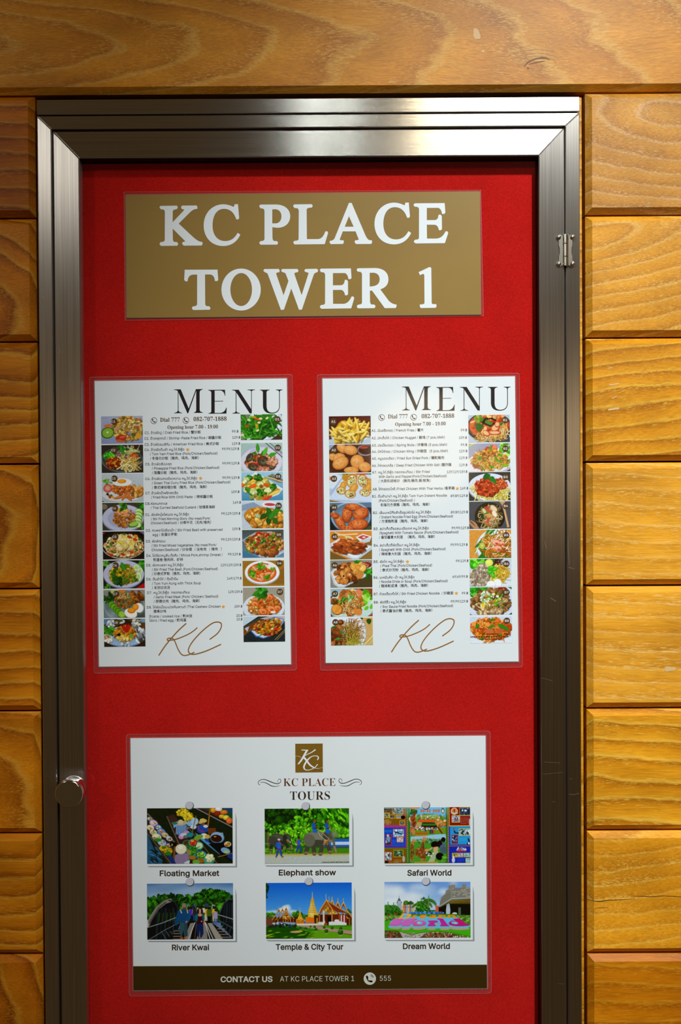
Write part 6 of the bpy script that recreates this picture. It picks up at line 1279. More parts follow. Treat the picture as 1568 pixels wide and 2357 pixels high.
# ------------------------------------------------------------------ the sheets pinned in the case
YS = YB-0.0016          # front of a sheet of paper
def sheet(name, label, cat, paper, film, mat=PAPER, r=6.0, seam_in=2.5, group=None):
    """laminated sheet: paper slab, clear rim of laminate around it; corners in photograph pixels tl, tr, br, bl"""
    b = at((film[3][0]+film[2][0])/2, (film[3][1]+film[2][1])/2, YB)
    t = empty(name, (b[0], YB, b[1])); tag(t, label, cat, group)
    mb = MB(); P = [at(*c, YS) for c in (paper[3], paper[2], paper[1], paper[0])]
    mb.prism(P, YS, YB-0.0004, 0.0)
    mb.build('paper', mat, t)
    # rim of the laminate: outer outline rounded, hole at the paper's edge
    def ring(outer, inner, y0, y1, m, nm):
        n = len(outer); V = []; F = []
        for y in (y0, y1):
            V += [pt(a, c, y) for a, c in outer] + [pt(a, c, y) for a, c in inner]
        for i in range(n):
            j = (i+1) % n
            F.append((i, n+i, n+j, j)); F.append((2*n+i, 2*n+j, 3*n+j, 3*n+i)); F.append((i, j, 2*n+j, 2*n+i)); F.append((n+i, 3*n+i, 3*n+j, n+j))
        return mesh_obj(nm, V, F, m, t)
    k = 6
    out = rrect(film, r, k-1)
    def corner(c):
        q = []
        for p in c: q += [np.array(p, float)]*k
        return np.array(q)
    pc = np.array([np.array(c, float) for c in paper]); ce = pc.mean(0)
    mid = pc+(pc-ce)/np.abs(pc-ce)*seam_in
    inn = rrect(mid, 4.0, k-1)
    pin = rrect(pc+(pc-ce)/np.abs(pc-ce)*0.25, 0.6, k-1)
    edge = np.array([o_+(np.array(ce)-o_)/np.linalg.norm(np.array(ce)-o_)*1.4 for o_ in out])
    ring(edge, inn, YS+0.0003, YS+0.0008, FILM, 'laminate_rim')
    o1 = ring(inn, pin, YS-0.0002, YS+0.0010, SEAM, 'laminate_seam')
    o2 = ring(out, edge, YS+0.0002, YS+0.0008, SEAM, 'laminate_edge')
    return t
Y1, Y2, Y3 = YS-0.00022, YS-0.00044, YS-0.00066

# ---- gold name sign
SIGN = sheet('name_sign', 'wide gold laminated sign with two lines of large white serif capitals, topmost in the cabinet', 'sign',
             [(289, 448.5), (1105, 440.5), (1107.5, 724), (291.5, 731.5)], [(285, 441.5), (1107.5, 437), (1113.5, 727.5), (287.5, 738)], GOLD, r=2.0, seam_in=1.2)
ink = Ink(); line2 = Ink()
K = 'M 75 122 Q 78 104 90 104 L 250 102 Q 258 118 258 124 Q 250 138 240 140 Q 210 140 208 160 L 207 268 L 300 170 Q 325 145 322 140 L 305 138 Q 292 130 292 120 Q 297 102 302 101 L 445 100 L 455 112 L 455 134 Q 415 136 385 165 L 268 282 L 400 405 Q 460 462 490 464 L 505 466 L 507 488 L 497 502 L 318 503 Q 305 492 302 480 Q 304 466 318 464 Q 335 464 330 455 L 207 332 L 209 430 Q 210 464 225 465 L 248 466 Q 262 478 262 486 Q 258 502 250 504 L 92 506 Q 78 496 76 486 Q 80 468 92 466 Q 125 466 128 445 L 129 165 Q 128 142 105 140 L 88 138 Z'
CC = 'M 828 88 L 862 87 L 874 226 L 866 240 L 845 240 C 825 175 785 134 722 134 C 650 134 607 200 607 300 C 607 390 650 457 735 457 C 790 456 830 430 858 374 L 886 392 C 850 470 790 507 710 507 C 590 505 518 415 518 300 C 518 180 600 90 712 88 C 750 88 790 100 815 114 Q 825 112 828 88 Z'
PP = 'M 1075 108 Q 1080 92 1092 91 L 1240 90 C 1330 90 1386 140 1386 208 C 1386 280 1330 324 1260 324 Q 1230 322 1207 318 L 1208 420 Q 1210 454 1225 456 L 1252 457 Q 1264 470 1264 476 Q 1260 490 1252 493 L 1090 494 Q 1078 484 1076 476 Q 1080 460 1092 457 Q 1126 456 1128 435 L 1128 155 Q 1124 132 1105 130 L 1088 129 Z M 1206 140 L 1206 278 Q 1225 281 1245 279 C 1280 275 1298 245 1298 210 C 1298 165 1270 138 1232 138 Z'
LL = 'M 1415 106 Q 1420 90 1430 89 L 1600 87 Q 1611 98 1611 106 Q 1606 120 1598 122 Q 1555 122 1551 140 L 1553 430 Q 1553 437 1562 437 L 1660 437 C 1700 436 1720 410 1738 360 L 1758 358 L 1766 375 L 1732 488 L 1432 491 Q 1418 482 1417 474 Q 1420 456 1432 454 Q 1470 454 1470 435 L 1472 155 Q 1470 130 1450 127 L 1428 126 Z'
AA = 'M 494 74 L 521 74 L 660 400 Q 682 447 705 448 L 725 450 L 725 476 L 715 486 L 568 487 Q 552 478 552 466 L 554 450 Q 590 448 592 440 L 560 360 L 432 360 L 402 440 Q 402 448 415 448 L 440 450 L 444 466 L 434 486 L 312 488 L 301 476 L 301 456 Q 338 452 350 430 Z M 494 208 L 452 313 L 541 313 Z'
EE = 'M 1141 98 Q 1148 80 1158 78 L 1454 76 L 1461 170 L 1450 185 L 1428 186 Q 1420 128 1385 124 L 1275 125 L 1275 247 L 1360 246 Q 1388 240 1390 205 L 1395 192 L 1412 192 L 1425 205 L 1427 335 L 1418 348 L 1396 349 Q 1388 298 1355 294 L 1275 293 L 1277 432 L 1365 432 C 1415 430 1440 405 1463 360 L 1480 358 L 1490 376 L 1456 478 L 1165 481 Q 1148 474 1145 462 Q 1150 446 1162 443 Q 1194 443 1196 425 L 1197 140 Q 1195 116 1172 114 L 1155 112 Z'
S1 = 1568/360.0; S2 = 1568/320.0
for d, ox in ((K, 350), (CC, 350), (PP, 350), (LL, 350), (AA, 690), (EE, 690)): glyph(ink, d, ox, 450, S1)
glyph(ink, CC, 690, 450, S1, 232, -16.5)
TT_ = 'M 75 102 L 445 101 L 453 216 L 443 231 L 415 230 Q 412 158 355 156 L 304 157 L 306 480 Q 306 510 325 513 L 350 514 Q 365 528 365 536 Q 362 550 354 554 L 172 557 Q 158 546 156 536 Q 162 518 172 515 Q 212 514 215 490 L 215 157 L 170 158 Q 112 162 108 232 L 85 235 L 69 218 Z'
WW = 'M 962 116 Q 968 96 976 94 L 1135 93 Q 1147 108 1147 116 Q 1142 130 1135 133 Q 1105 133 1107 150 L 1190 390 L 1245 230 L 1215 150 Q 1206 134 1185 132 Q 1165 124 1164 114 Q 1168 96 1178 94 L 1345 93 Q 1358 106 1358 114 Q 1354 128 1346 132 Q 1312 132 1312 150 L 1394 388 L 1470 150 Q 1476 134 1450 132 Q 1426 124 1425 114 Q 1430 96 1440 94 L 1565 91 Q 1580 104 1580 110 Q 1576 128 1566 132 Q 1540 136 1530 160 L 1397 552 L 1364 554 L 1277 315 L 1194 553 L 1160 556 L 1015 160 Q 1006 136 985 134 Z'
E2 = 'M 128 108 Q 135 92 145 90 L 480 87 L 487 195 L 475 209 L 452 209 Q 442 143 405 140 L 277 141 L 277 278 L 370 277 Q 402 272 408 235 L 413 216 L 430 215 L 447 232 L 448 378 L 436 391 L 414 391 Q 405 335 368 330 L 277 331 L 279 487 L 400 487 C 440 480 465 455 487 405 L 507 403 L 518 422 L 484 538 L 148 543 Q 132 534 130 520 Q 136 504 146 500 Q 186 498 188 480 L 189 160 Q 186 136 165 132 L 142 130 Z'
RR = 'M 544 106 Q 550 88 560 86 L 745 83 C 850 83 903 135 903 210 C 903 270 870 305 812 324 L 905 450 Q 945 492 995 495 L 995 515 L 984 535 L 862 536 L 718 338 L 694 339 L 696 465 Q 700 492 715 494 L 744 495 Q 757 508 757 516 Q 752 532 744 536 L 562 538 Q 548 528 546 518 Q 552 500 562 496 Q 602 494 605 475 L 605 155 Q 602 130 582 126 L 558 125 Z M 692 138 L 692 291 Q 740 292 775 272 Q 804 250 804 212 C 804 160 770 138 730 136 Z'
ONE = 'M 1243 130 L 1365 72 Q 1385 74 1387 88 L 1391 470 Q 1392 488 1405 490 L 1443 490 L 1446 515 L 1436 532 L 1270 535 L 1258 522 L 1257 494 Q 1308 494 1310 478 L 1308 170 Q 1306 148 1290 150 L 1260 164 Z'
glyph(line2, TT_, 410, 600, S2); glyph(line2, WW, 410, 600, S2)
for d in (E2, RR, ONE): glyph(line2, d, 710, 600, S2)
ov = lambda cx, cy, rx, ry, s: np.array([[410+(cx+rx*math.cos(a))/S2, 600+(cy+ry*math.sin(a))/S2] for a in np.linspace(0, 2*math.pi*s, 64, endpoint=False)])
line2.loops([ov(711, 326, 222, 237, 1), ov(712, 326, 122, 186, -1)])
ink.build('lettering', WHITE_INK, Y1, SIGN, 'upper line of white serif capitals'); line2.build('lettering', WHITE_INK, Y1, SIGN, 'lower line of white serif capitals')

# ---- the two menus
def menu_title(ink, ox, oy, dy=0.0):
    k = 6.5333
    f = lambda lp: [np.array([ox+x/k, oy+(y+dy-0.0115*(x-1310))/k]) for x, y in lp]
    def G(d): ink.loops([np.array(f(l)) for l in path(d)])
    B = 1568
    # M
    G('M 1310 302 L 1412 302 L 1532 590 L 1640 302 L 1743 302 L 1743 309 Q 1700 312 1697 350 L 1697 610 Q 1698 648 1745 652 L 1745 658 L 1610 658 L 1610 652 Q 1645 648 1645 610 L 1645 325 L 1525 662 L 1512 662 L 1377 345 L 1378 615 Q 1380 648 1430 653 L 1430 659 L 1315 659 L 1315 653 Q 1366 648 1368 615 L 1368 330 Q 1362 312 1310 308 Z')
    # E
    G(f'M {B+258} 316 L {B+510} 316 L {B+514} 405 L {B+506} 405 Q {B+498} 332 {B+440} 325 L {B+355} 325 L {B+355} 482 L {B+482} 482 L {B+482} 489 L {B+355} 489 L {B+355} 664 L {B+440} 664 Q {B+510} 655 {B+526} 585 L {B+535} 585 L {B+532} 673 L {B+262} 673 L {B+262} 667 Q {B+304} 663 {B+304} 630 L {B+304} 358 Q {B+302} 326 {B+258} 322 Z')
    # N
    G(f'M {B+615} 318 L {B+715} 318 L {B+904} 612 L {B+904} 345 Q {B+902} 326 {B+848} 323 L {B+848} 317 L {B+960} 317 L {B+960} 323 Q {B+914} 326 {B+913} 350 L {B+913} 674 L {B+882} 674 L {B+681} 358 L {B+682} 635 Q {B+684} 664 {B+736} 668 L {B+736} 674 L {B+622} 674 L {B+622} 668 Q {B+670} 664 {B+672} 635 L {B+672} 350 Q {B+664} 326 {B+615} 324 Z')
    # U
    G(f'M {B+1035} 322 L {B+1180} 322 L {B+1180} 328 Q {B+1136} 332 {B+1135} 365 L {B+1136} 570 C {B+1138} 640 {B+1170} 668 {B+1225} 668 C {B+1290} 666 {B+1322} 630 {B+1325} 570 L {B+1324} 358 Q {B+1322} 330 {B+1275} 328 L {B+1275} 322 L {B+1375} 322 L {B+1375} 328 Q {B+1335} 332 {B+1334} 358 L {B+1335} 575 C {B+1330} 645 {B+1290} 680 {B+1215} 680 C {B+1120} 680 {B+1082} 630 {B+1081} 560 L {B+1080} 362 Q {B+1076} 330 {B+1035} 328 Z')
def handset(ink, cx, cy, r, mi):
    ink.stroke([(cx-.42*r, cy-.42*r), (cx-.38*r, cy-.05*r), (cx-.05*r, cy+.36*r), (cx+.36*r, cy+.42*r)], [.20*r, .20*r, .20*r, .20*r], mi, 6)
    ink.stroke([(cx-.44*r, cy-.46*r), (cx-.34*r, cy-.22*r)], .34*r, mi, 1); ink.stroke([(cx+.14*r, cy+.36*r), (cx+.42*r, cy+.40*r)], .32*r, mi, 1)
def star(ink, cx, cy, r, mi):
    v = [(cx+(r if k % 2 == 0 else r*.5)*math.sin(math.pi*k/5), cy-(r if k % 2 == 0 else r*.5)*math.cos(math.pi*k/5)) for k in range(10)]+[(cx, cy)]
    ink.tris(v, [(k, (k+1) % 10, 10) for k in range(10)], mi)
MEAT3, MEATS = '（豬肉、鸡肉、海鲜）', 'หมู,ไก่,ซีฟู้ด'
PCS = '(Pork/Chicken/Seafood)'
SERIF = str.maketrans({**{chr(65+i): chr(0x1D400+i) for i in range(26)}, **{chr(97+i): chr(0x1D41A+i) for i in range(26)}, **{chr(48+i): chr(0x1D7CE+i) for i in range(10)}})
CLAT = 7.9
def menu(t, lines, prices, stars, dx, dy, ox, oy, title_dy, photos, head):
    a = Ink(); menu_title(a, ox, oy, title_dy); a.build('heading', INK, Y1, t)
    h = Ink()
    for x0, y, x1, s in head: h.text(x0, y, x1, s.translate(SERIF), 13.2 if 'Opening' not in s else 11.2, latin=False, res=3)
    for cx, cy in ((354.3+(524.5 if dx else 0), 968.3+dy*.97), (428.0+(524.5 if dx else 0), 967.5+dy*.97)): h.ring(cx, cy, 6.5, 7.4); handset(h, cx, cy, 7.2, 0)
    h.build('contact_line', BROWN_INK, Y1, t)
    w = Ink()
    for x0, y, x1, s in lines: w.text(x0, y, x1, s, CLAT, res=2, off=0.004)
    for x0, y, x1, s in prices: w.text(x0, y, x1, s, CLAT, res=2, off=0.004)
    for x, y in stars: star(w, x, y, 4.6, 1)
    w.build('dish_list', [INK, STAR], Y1, t)
    g = Ink(True)
    q = lambda pts: [(x+dx*1.0, y+dy) for x, y in pts]
    g.stroke(q([(366.1, 1507.7), (380, 1487), (395, 1468.5), (411, 1451), (428, 1435.4)]), 2.7)
    g.stroke(q([(453.8, 1445), (443, 1454), (430, 1461.5), (412, 1469), (400, 1472.6), (392, 1473.4), (386, 1473.8), (385.4, 1470.4), (391, 1468.6), (398, 1470), (403, 1477), (410, 1494), (417, 1505), (424, 1508.6), (434, 1507), (446.9, 1501.6)]), 2.4)
    g.stroke(q([(483.6, 1471), (500, 1458.5), (508.5, 1446), (509.5, 1435.5), (502, 1431.6), (491, 1433.5), (478, 1442), (463, 1455), (448, 1471), (438, 1485), (433.6, 1497), (437, 1504), (444, 1506), (456, 1504.3), (478, 1497), (508.1, 1483.3)]), 2.6)
    g.build('signature_logo', SIGNATURE, Y1, t, 'looping bronze monogram')
    for code, fn, cor, badge, txt in photos:
        o = print_grid('dish_photo', cor, grain(fn).done(), Y1, t, txt)
        if badge:
            bi = Ink(); bi.disc(badge[0], badge[1], 7.35, 0, 32)
            k = -4.0 if code[0] == 'C' else -4.6
            bi.text(badge[0]+k-(2.6 if code[0] == 'C' else 0), badge[1]+2.5, badge[0]+k+9.2-(2.6 if code[0] == 'C' else 0), code, 7.0, mi=1, off=0.012, res=2)
            b = bi.build('number_badge', [BADGE, WHITE_INK], Y2, o)
            b.data.polygons.foreach_set('material_index', bi.m)
            z = [v for v in range(len(b.data.vertices)) if v >= 33]
            for v in z: b.data.vertices[v].co.y -= 0.00015
def column(x0t, x0b, x1t, x1b, ya, yb, rows):
    out = []
    for y0, y1 in rows:
        f = lambda a, b, y: a+(b-a)*(y-ya)/(yb-ya)
        s = -0.0128*(x1t-x0t)
        out.append([(f(x0t, x0b, y0), y0-s*.35), (f(x1t, x1b, y0), y0+s*.65), (f(x1t, x1b, y1), y1+s*.65), (f(x0t, x0b, y1), y1-s*.35)])
    return out
A6 = 6.5333
M1 = sheet('menu_sheet', 'laminated white menu nearer the door knob, crab fried rice first on its list', 'menu',
           [(217.6, 877), (660.3, 871), (670, 1529), (228, 1534.5)], [(205.4, 867.6), (673.4, 861.5), (683, 1543), (216, 1550.5)], group='menu sheets')
L1 = [(333.2, 998.9, 462.2, 'C1. ข้าวผัดปู / Crab Fried Rice / 蟹炒飯'), (332.4, 1012, 509.6, 'C2. ข้าวคลุกกะปิ / Shrimp-Paste Fried Rice / 蝦醬炒飯'),
 (332.9, 1026, 504.3, 'C3. ข้าวผัดอเมริกัน / American Fried Rice / 美式炒飯'), (332.9, 1038, 424.2, 'C4. ข้าวผัดต้มยำ '+MEATS), (345.4, 1047.8, 500.5, '/ Tom Yam Fried Rice '+PCS), (345.4, 1057.9, 457.6, '/ 冬陰功炒飯'+MEAT3),
 (334.4, 1071.2, 394.9, 'C5. ข้าวผัดสัปปะรด'), (349.7, 1080.8, 505, '/ Pineapple Fried Rice '+PCS), (349.7, 1091, 454.5, '/ 菠蘿炒飯'+MEAT3),
 (334.4, 1104.9, 453.8, 'C6. ข้าวผัดแกงเขียวหวาน '+MEATS), (349.7, 1114.5, 530.3, '/ Green Thai Curry Fried Rice '+PCS), (350, 1124.8, 476.4, '/ 泰式綠咖哩炒飯'+MEAT3),
 (334.7, 1137.8, 410, 'C7. ข้าวผัดน้ำพริกลงเรือ'), (347.7, 1147.3, 490, '/ Fried Rice With Chilli Paste  / 辣椒醬炒飯'), (334.2, 1162, 384.8, 'C8.ห่อหมกทะเล'), (347, 1171.4, 495, '/ Thai Curried Seafood Custard / 咖喱蒸海鲜'),
 (334.7, 1187.5, 435, 'D1. ผัดผักบุ้งไฟแดง '+MEATS), (347.4, 1197.2, 484.7, '/ Stir Fried Morning Glory (No meat/Pork/'), (347.4, 1206.6, 486, 'Chicken/Seafood) / 炒牵牛花（无肉/猪肉）'),
 (336.2, 1223.7, 512.4, 'D2. กะเพราไข่เยี่ยวม้า / Stir Fried Basil with preserved'), (351.5, 1233.4, 407.9, 'egg / 皮蛋炒罗勒'),
 (336.2, 1248.7, 380.6, 'D3. ผัดผักรวม'), (349, 1258.5, 498.6, '/ Stir Fried Mixed Vegetables (No meat/Pork/'), (349.2, 1268.4, 510.4, 'Chicken/Seafood) / 炒杂菜（ 没有肉   / 猪肉   ）'),
 (337.3, 1281.6, 512.7, 'D4. ไข่เจียวหมูสับ,กุ้งสับ / Mince Pork,shrimp Omelet /'), (353, 1291.4, 421.5, '煎蛋卷 猪肉碎、虾碎'),
 (336.7, 1303.8, 422, 'D5. ผัดกะเพรา '+MEATS), (349.7, 1313.7, 501.2, '/ Stir Fried Thai Basil '+PCS), (349.7, 1323.5, 460.7, '/ 炒泰式罗勒（猪肉、鸡肉、海鲜)'),
 (337.3, 1335.8, 409.7, 'D6. ต้มยำไก่ / กุ้งน้ำข้น'), (350, 1345.9, 462.5, '/ Tom Yum Kung with Thick Soup'), (350, 1355.8, 391.3, '/ 冬阴功浓汤'),
 (338.8, 1367, 436.8, 'D7. '+MEATS+'  ทอดกระเทียม'), (353.8, 1377, 502.5, '/ Garlic Fried Meat (Pork/ Chicken/ Seafood)'), (353.8, 1387, 460, '/ 蒜蓉炒肉'+MEAT3),
 (338.2, 1400.5, 507.8, 'D8. ไก่ผัดเม็ดมะม่วงหิมพานต์ /Thai Cashew Chicken'), (353.5, 1410, 382.6, '腰果炒鸡'), (343.9, 1421.6, 442.8, 'ข้าวสวย / cooked rice / 熟米饭'), (343.9, 1431, 429, 'ไข่ดาว / fried egg / 煎鸡蛋')]
P1 = [(534.1, 995.7, 549, '99.฿'), (535.2, 1009.5, 553, '129.฿'), (534.4, 1023.7, 552.8, '129.฿'), (511.2, 1036, 550.5, '99/99/129.฿'), (512, 1069.2, 551, '99/99/129.฿'), (512.2, 1102.3, 551.4, '99/99/129.฿'), (533, 1134.7, 551.3, '109.฿'), (536.4, 1159.2, 554.8, '169.฿'),
 (509.6, 1184.8, 553, '99/129/159.฿'), (535, 1220, 553.3, '159.฿'), (509, 1244.4, 553, '99/129/159.฿'), (525, 1278.4, 554, '99/129.฿'), (508.4, 1303.3, 555.3, '129/129/159.฿'), (523, 1334, 556, '149/179.฿'), (525.7, 1364.9, 558, '129/159.฿'), (539.8, 1398.5, 558, '159.฿'), (544.4, 1419.6, 558, '20.฿'), (544.8, 1428, 558, '15.฿')]
cl = column(232.5, 240, 328.5, 335, 957, 1488, [(957.8, 1021), (1024.2, 1088.2), (1090.4, 1155), (1157.3, 1220.7), (1223.3, 1287.4), (1290, 1354.6), (1357.7, 1422), (1424.7, 1488.5)])
cr = column(554, 561, 649, 656.6, 953, 1477, [(953.8, 1012.4), (1019.8, 1084), (1085.9, 1151.7), (1153.2, 1216), (1219.5, 1283.5), (1290.7, 1348.6), (1352.3, 1415.9), (1418.9, 1477.4)])
bl = [(262.8, 970.5), (262.8, 1036.3), (263.5, 1101.5), (264.6, 1170), (265.5, 1235.7), (266.1, 1301.3), (267.4, 1367.1), (268.4, 1433)]
br = [(638.7, 965.1), (639.7, 1030.6), (640.5, 1096.7), (641.6, 1164.1), (642.5, 1230.6), (643.3, 1296.4), (644.5, 1362.3), None]
N1 = ['crab fried rice with a halved lime', 'shrimp paste rice on a dark plate', 'rice topped with a fried egg and sausages', 'fried rice with prawns and cucumber', 'fried rice with pineapple in a black pan', 'green curry fried rice with cucumber', 'chilli paste rice with a halved boiled egg', 'seafood custard in foil with red chilli',
      'dark green morning glory', 'basil with preserved egg', 'mixed vegetables with broccoli', 'golden omelette with coriander', 'minced meat with basil', 'orange prawn soup in a white bowl', 'fried prawns with garlic', 'cashew chicken on a blue rimmed plate']
ph = [('C%d' % (i+1), (c1, c2, c3, c4, c5, c6, c7, c8)[i], cl[i], bl[i], 'picture of '+N1[i]) for i in range(8)]+[('D%d' % (i+1), (d1, d2, d3, d4, d5, d6, d7, d8)[i], cr[i], br[i], 'picture of '+N1[8+i]) for i in range(8)]
menu(M1, L1, P1, [(432.2, 1034.8), (461.9, 1100.7), (514.2, 1396.4)], 0, 0, 200, 850, 0, ph,
     [(368.7, 970.6, 414, 'Dial 777'), (445.7, 969, 521.9, '082-707-1888'), (385.7, 987, 502, 'Opening hour 7.00 - 19.00')])

M2 = sheet('menu_sheet', 'laminated white menu nearer the hinge side, french fries first on its list', 'menu',
           [(742.4, 871.5), (1185.5, 866.2), (1194, 1522.5), (750, 1526)], [(730, 862), (1196, 858.4), (1203.5, 1536), (737, 1543.5)], group='menu sheets')
L2 = [(855.6, 993.9, 975, 'A1. มันฝรั่งทอด / French Fries / 薯片'), (855.6, 1011, 1024, 'A2. นักเก็ตไก่ / Chicken Nugget / 雞塊 (7 pcs./dish)'), (855.9, 1027.9, 1029, 'A3. ปอเปี๊ยะทอด / Spring Rolls / 炸春捲 (5 pcs./dish)'), (856.2, 1042.4, 1031, 'A4. ปีกไก่ทอด / Chicken Wing / 炸雞翅   (5 pcs./dish)'),
 (856.3, 1058.2, 1022.4, 'A5. หมูแดดเดียว / Fried Sun Dried Pork / 曬乾豬肉'), (856.3, 1074.5, 1039.5, 'A6. ไก่ทอดเกลือ / Deep Fried Chicken With Salt /鹽炸雞'), (856.6, 1089.9, 989.2, 'A7. '+MEATS+' ทอดกระเทียม / Stir Fried'), (872, 1100, 1028, 'With Garlic and Pepper'+PCS), (871.6, 1110, 991, '/ 大蒜和胡椒炒   (豬肉/雞肉,蝦/魷魚)'),
 (857.9, 1128.6, 1046.9, 'A8. ไก่ทอดตะไคร้ /Fried Chicken With Thai Herbs /香茅雞'), (857, 1145, 1029, 'B1. ต้มยำมาม่า '+MEATS+' Tom Yum Instant Noodle'), (872.4, 1155, 955.4, PCS+' /'), (875.8, 1165, 989.2, '冬陰功方便麵'+MEAT3),
 (859, 1183, 992.5, 'B2. เส้นบะหมี่กึ่งสำเร็จรูปผัดไข่ '+MEATS), (873.5, 1192.9, 1043, '/ Instant Noodle Fried Egg '+PCS), (873.8, 1202.8, 985, '/ 方便麵煎蛋'+MEAT3), (860.5, 1219.9, 986.9, 'B3. สปาเก็ตตี้ซอสมะเขือเทศ '+MEATS), (873, 1229.5, 1055.8, '/Spaghetti With Tomato Sauce '+PCS), (873, 1239.5, 1001.3, '/ 番茄醬意大利面   '+MEAT3),
 (860.9, 1258, 965.8, 'B4. สปาเก็ตตี้ผัดขี้เมา '+MEATS), (873, 1268, 1026, '/ Spaghetti With Chilli '+PCS), (873.5, 1278, 993.6, '/ 辣椒意大利面'+MEAT3), (860.5, 1295.7, 929.8, 'B5. ผัดไท '+MEATS), (875.5, 1305, 994.8, '/ Phad Thai '+PCS), (875.5, 1315, 988, '/ 泰式炒河粉'+MEAT3),
 (860.5, 1332, 954, 'B6. บะหมี่แห้ง-น้ำ '+MEATS), (873, 1341.6, 1030.8, '/ Noodle Dride or Soup '+PCS), (873, 1351.5, 985.7, '/ 麵條乾或湯'+MEAT3), (860.8, 1370, 1043.8, 'B7. ก๋วยเตี๋ยวคั่วไก่ / Stir Fried Chicken Noodle  / 炒雞面'), (861, 1389, 935, 'B8. ผัดซีอิ๊ว '+MEATS), (876, 1399, 1043, '/ Soy Sauce Fried Noodle '+PCS), (876, 1409, 995.6, '/ 泰式醬油炒麵'+MEAT3)]
P2 = [(1061, 992.7, 1075.2, '99.฿'), (1056.8, 1010, 1075, '109.฿'), (1061, 1026.5, 1075.5, '99.฿'), (1057.6, 1041, 1076, '129.฿'), (1057.6, 1056.6, 1076, '129.฿'), (1057.6, 1073, 1076, '129.฿'), (1029, 1088.8, 1076, '129/129/159.฿'), (1059.6, 1126.6, 1078, '169.฿'), (1037.7, 1144, 1077, '89/89/129.฿'), (1038, 1181.7, 1077.3, '89/89/129.฿'), (1040, 1218, 1079.5, '99/99/129.฿'), (1037.4, 1256.6, 1076.7, '99/99/129.฿'),
 (1049.6, 1293.8, 1078.6, '99/129.฿'), (1042, 1330, 1077, '69/69/99.฿'), (1063.4, 1368, 1077.8, '99.฿'), (1038, 1387, 1077.5, '99/99/129.฿')]
cl = column(757.1, 762.3, 853.3, 858.7, 957, 1485, [(957.9, 1021.4), (1023.4, 1087.7), (1090.3, 1155), (1156.9, 1220), (1222.6, 1287.5), (1289.5, 1352.3), (1355, 1419), (1422, 1485.5)])
cr = column(1078.3, 1083, 1173.5, 1179.5, 955, 1480, [(955.3, 1018), (1020.7, 1085), (1087, 1152.3), (1154.3, 1217), (1219.6, 1284.5), (1286.5, 1349.7), (1351.8, 1415), (1419.2, 1480.6)])
bl = [(725+x/A6, y) for x, y in ((278, 970.5), (283, 1036), (287, 1101.8), (290, 1168), (297, 1235.5), (298, 1301), (303, 1366.8), (310, 1432.3))]
br = [(965+x/A6, y) for x, y in ((1295, 966.8), (1298, 1032.6), (1302, 1098), (1305, 1164.5), (1310, 1231.7), (1313, 1297.5), (1316, 1363.3), (1320, 1428.8))]
N2 = ['french fries in a white bowl', 'chicken nuggets with sauce', 'cut spring rolls', 'chicken wings in a blue bowl', 'dried pork strips on a white plate', 'fried chicken with sauce and parsley', 'garlic chicken with lettuce', 'herb fried chicken under crisp threads',
      'noodle soup in a black bowl', 'fried instant noodles', 'spaghetti with tomato meat sauce', 'spaghetti on a dark plate with a wooden fork', 'fried noodles with prawns and lime', 'dry noodles with minced pork and egg', 'fried chicken noodles with red sauce', 'orange soy sauce noodles']
ph = [('A%d' % (i+1), (a1, a2, a3, a4, a5, a6, a7, a8)[i], cl[i], bl[i], 'picture of '+N2[i]) for i in range(8)]+[('B%d' % (i+1), (b1, b2, b3, b4, b5, b6, b7, b8)[i], cr[i], br[i], 'picture of '+N2[8+i]) for i in range(8)]
menu(M2, L2, P2, [(1053, 1124.4), (938.2, 1292.6), (1050.9, 1365.3)], 535.6, -7.6, 725, 850, -42, ph,
     [(893.4, 963, 938.8, 'Dial 777'), (970.7, 962.2, 1046, '082-707-1888'), (909.9, 980, 1026.2, 'Opening hour 7.00 - 19.00')])

# ---- the outings poster
TP = sheet('tour_poster', 'wide white poster of six outing pictures above a dark brown footer, lowest in the cabinet', 'poster',
           [(300.4, 1699.5), (1118, 1693.7), (1121.8, 2275), (307.5, 2280)], [(289.8, 1690), (1129.3, 1682), (1132, 2287), (297, 2293.5)], r=9.0, seam_in=2.2)
SL = -0.0068
def bandq(xa, ya, xb, yb): return [(xa, ya), (xb, ya+SL*(xb-xa)), (xb, yb+SL*(xb-xa)), (xa, yb)]
f = Ink(); f.quad([(306.9, 2224.0), (1121.2, 2220.4), (1121.6, 2274.6), (307.4, 2279.6)]); FB = f.build('footer_band', BAND, Y1, TP, 'dark brown band with white writing')
f = Ink()
f.text(507.9, 2260.4, 627.4, 'CONTACT US', 17.4, SL*.9, off=0.03); f.text(644.8, 2259.2, 815.6, 'AT KC PLACE TOWER 1', 17.0, SL*.9, off=-0.004)
f.text(874.5, 2257.6, 900, '555', 16.5, SL*.9, off=-0.005)
f.disc(851.5, 2252.6, 14.2, 0, 40); handset(f, 850.5, 2253.6, 13.2, 1)
for r, a0 in ((5.0, -80), (7.6, -80)): f.stroke([(852.6+r*math.cos(math.radians(a)), 2250.6+r*math.sin(math.radians(a))) for a in (-80, -60, -35, -10)], 1.1, 1)
o = f.build('footer_writing', [CREAM_INK, BAND], Y2, FB)
for i, p in enumerate(o.data.polygons): pass
# the handset lies on the white disc
mi = np.zeros(len(o.data.polygons), int); o.data.polygons.foreach_get('material_index', mi)
vs = {v for p in o.data.polygons if p.material_index == 1 for v in p.vertices}
for v in vs: o.data.vertices[v].co.y -= 0.00015
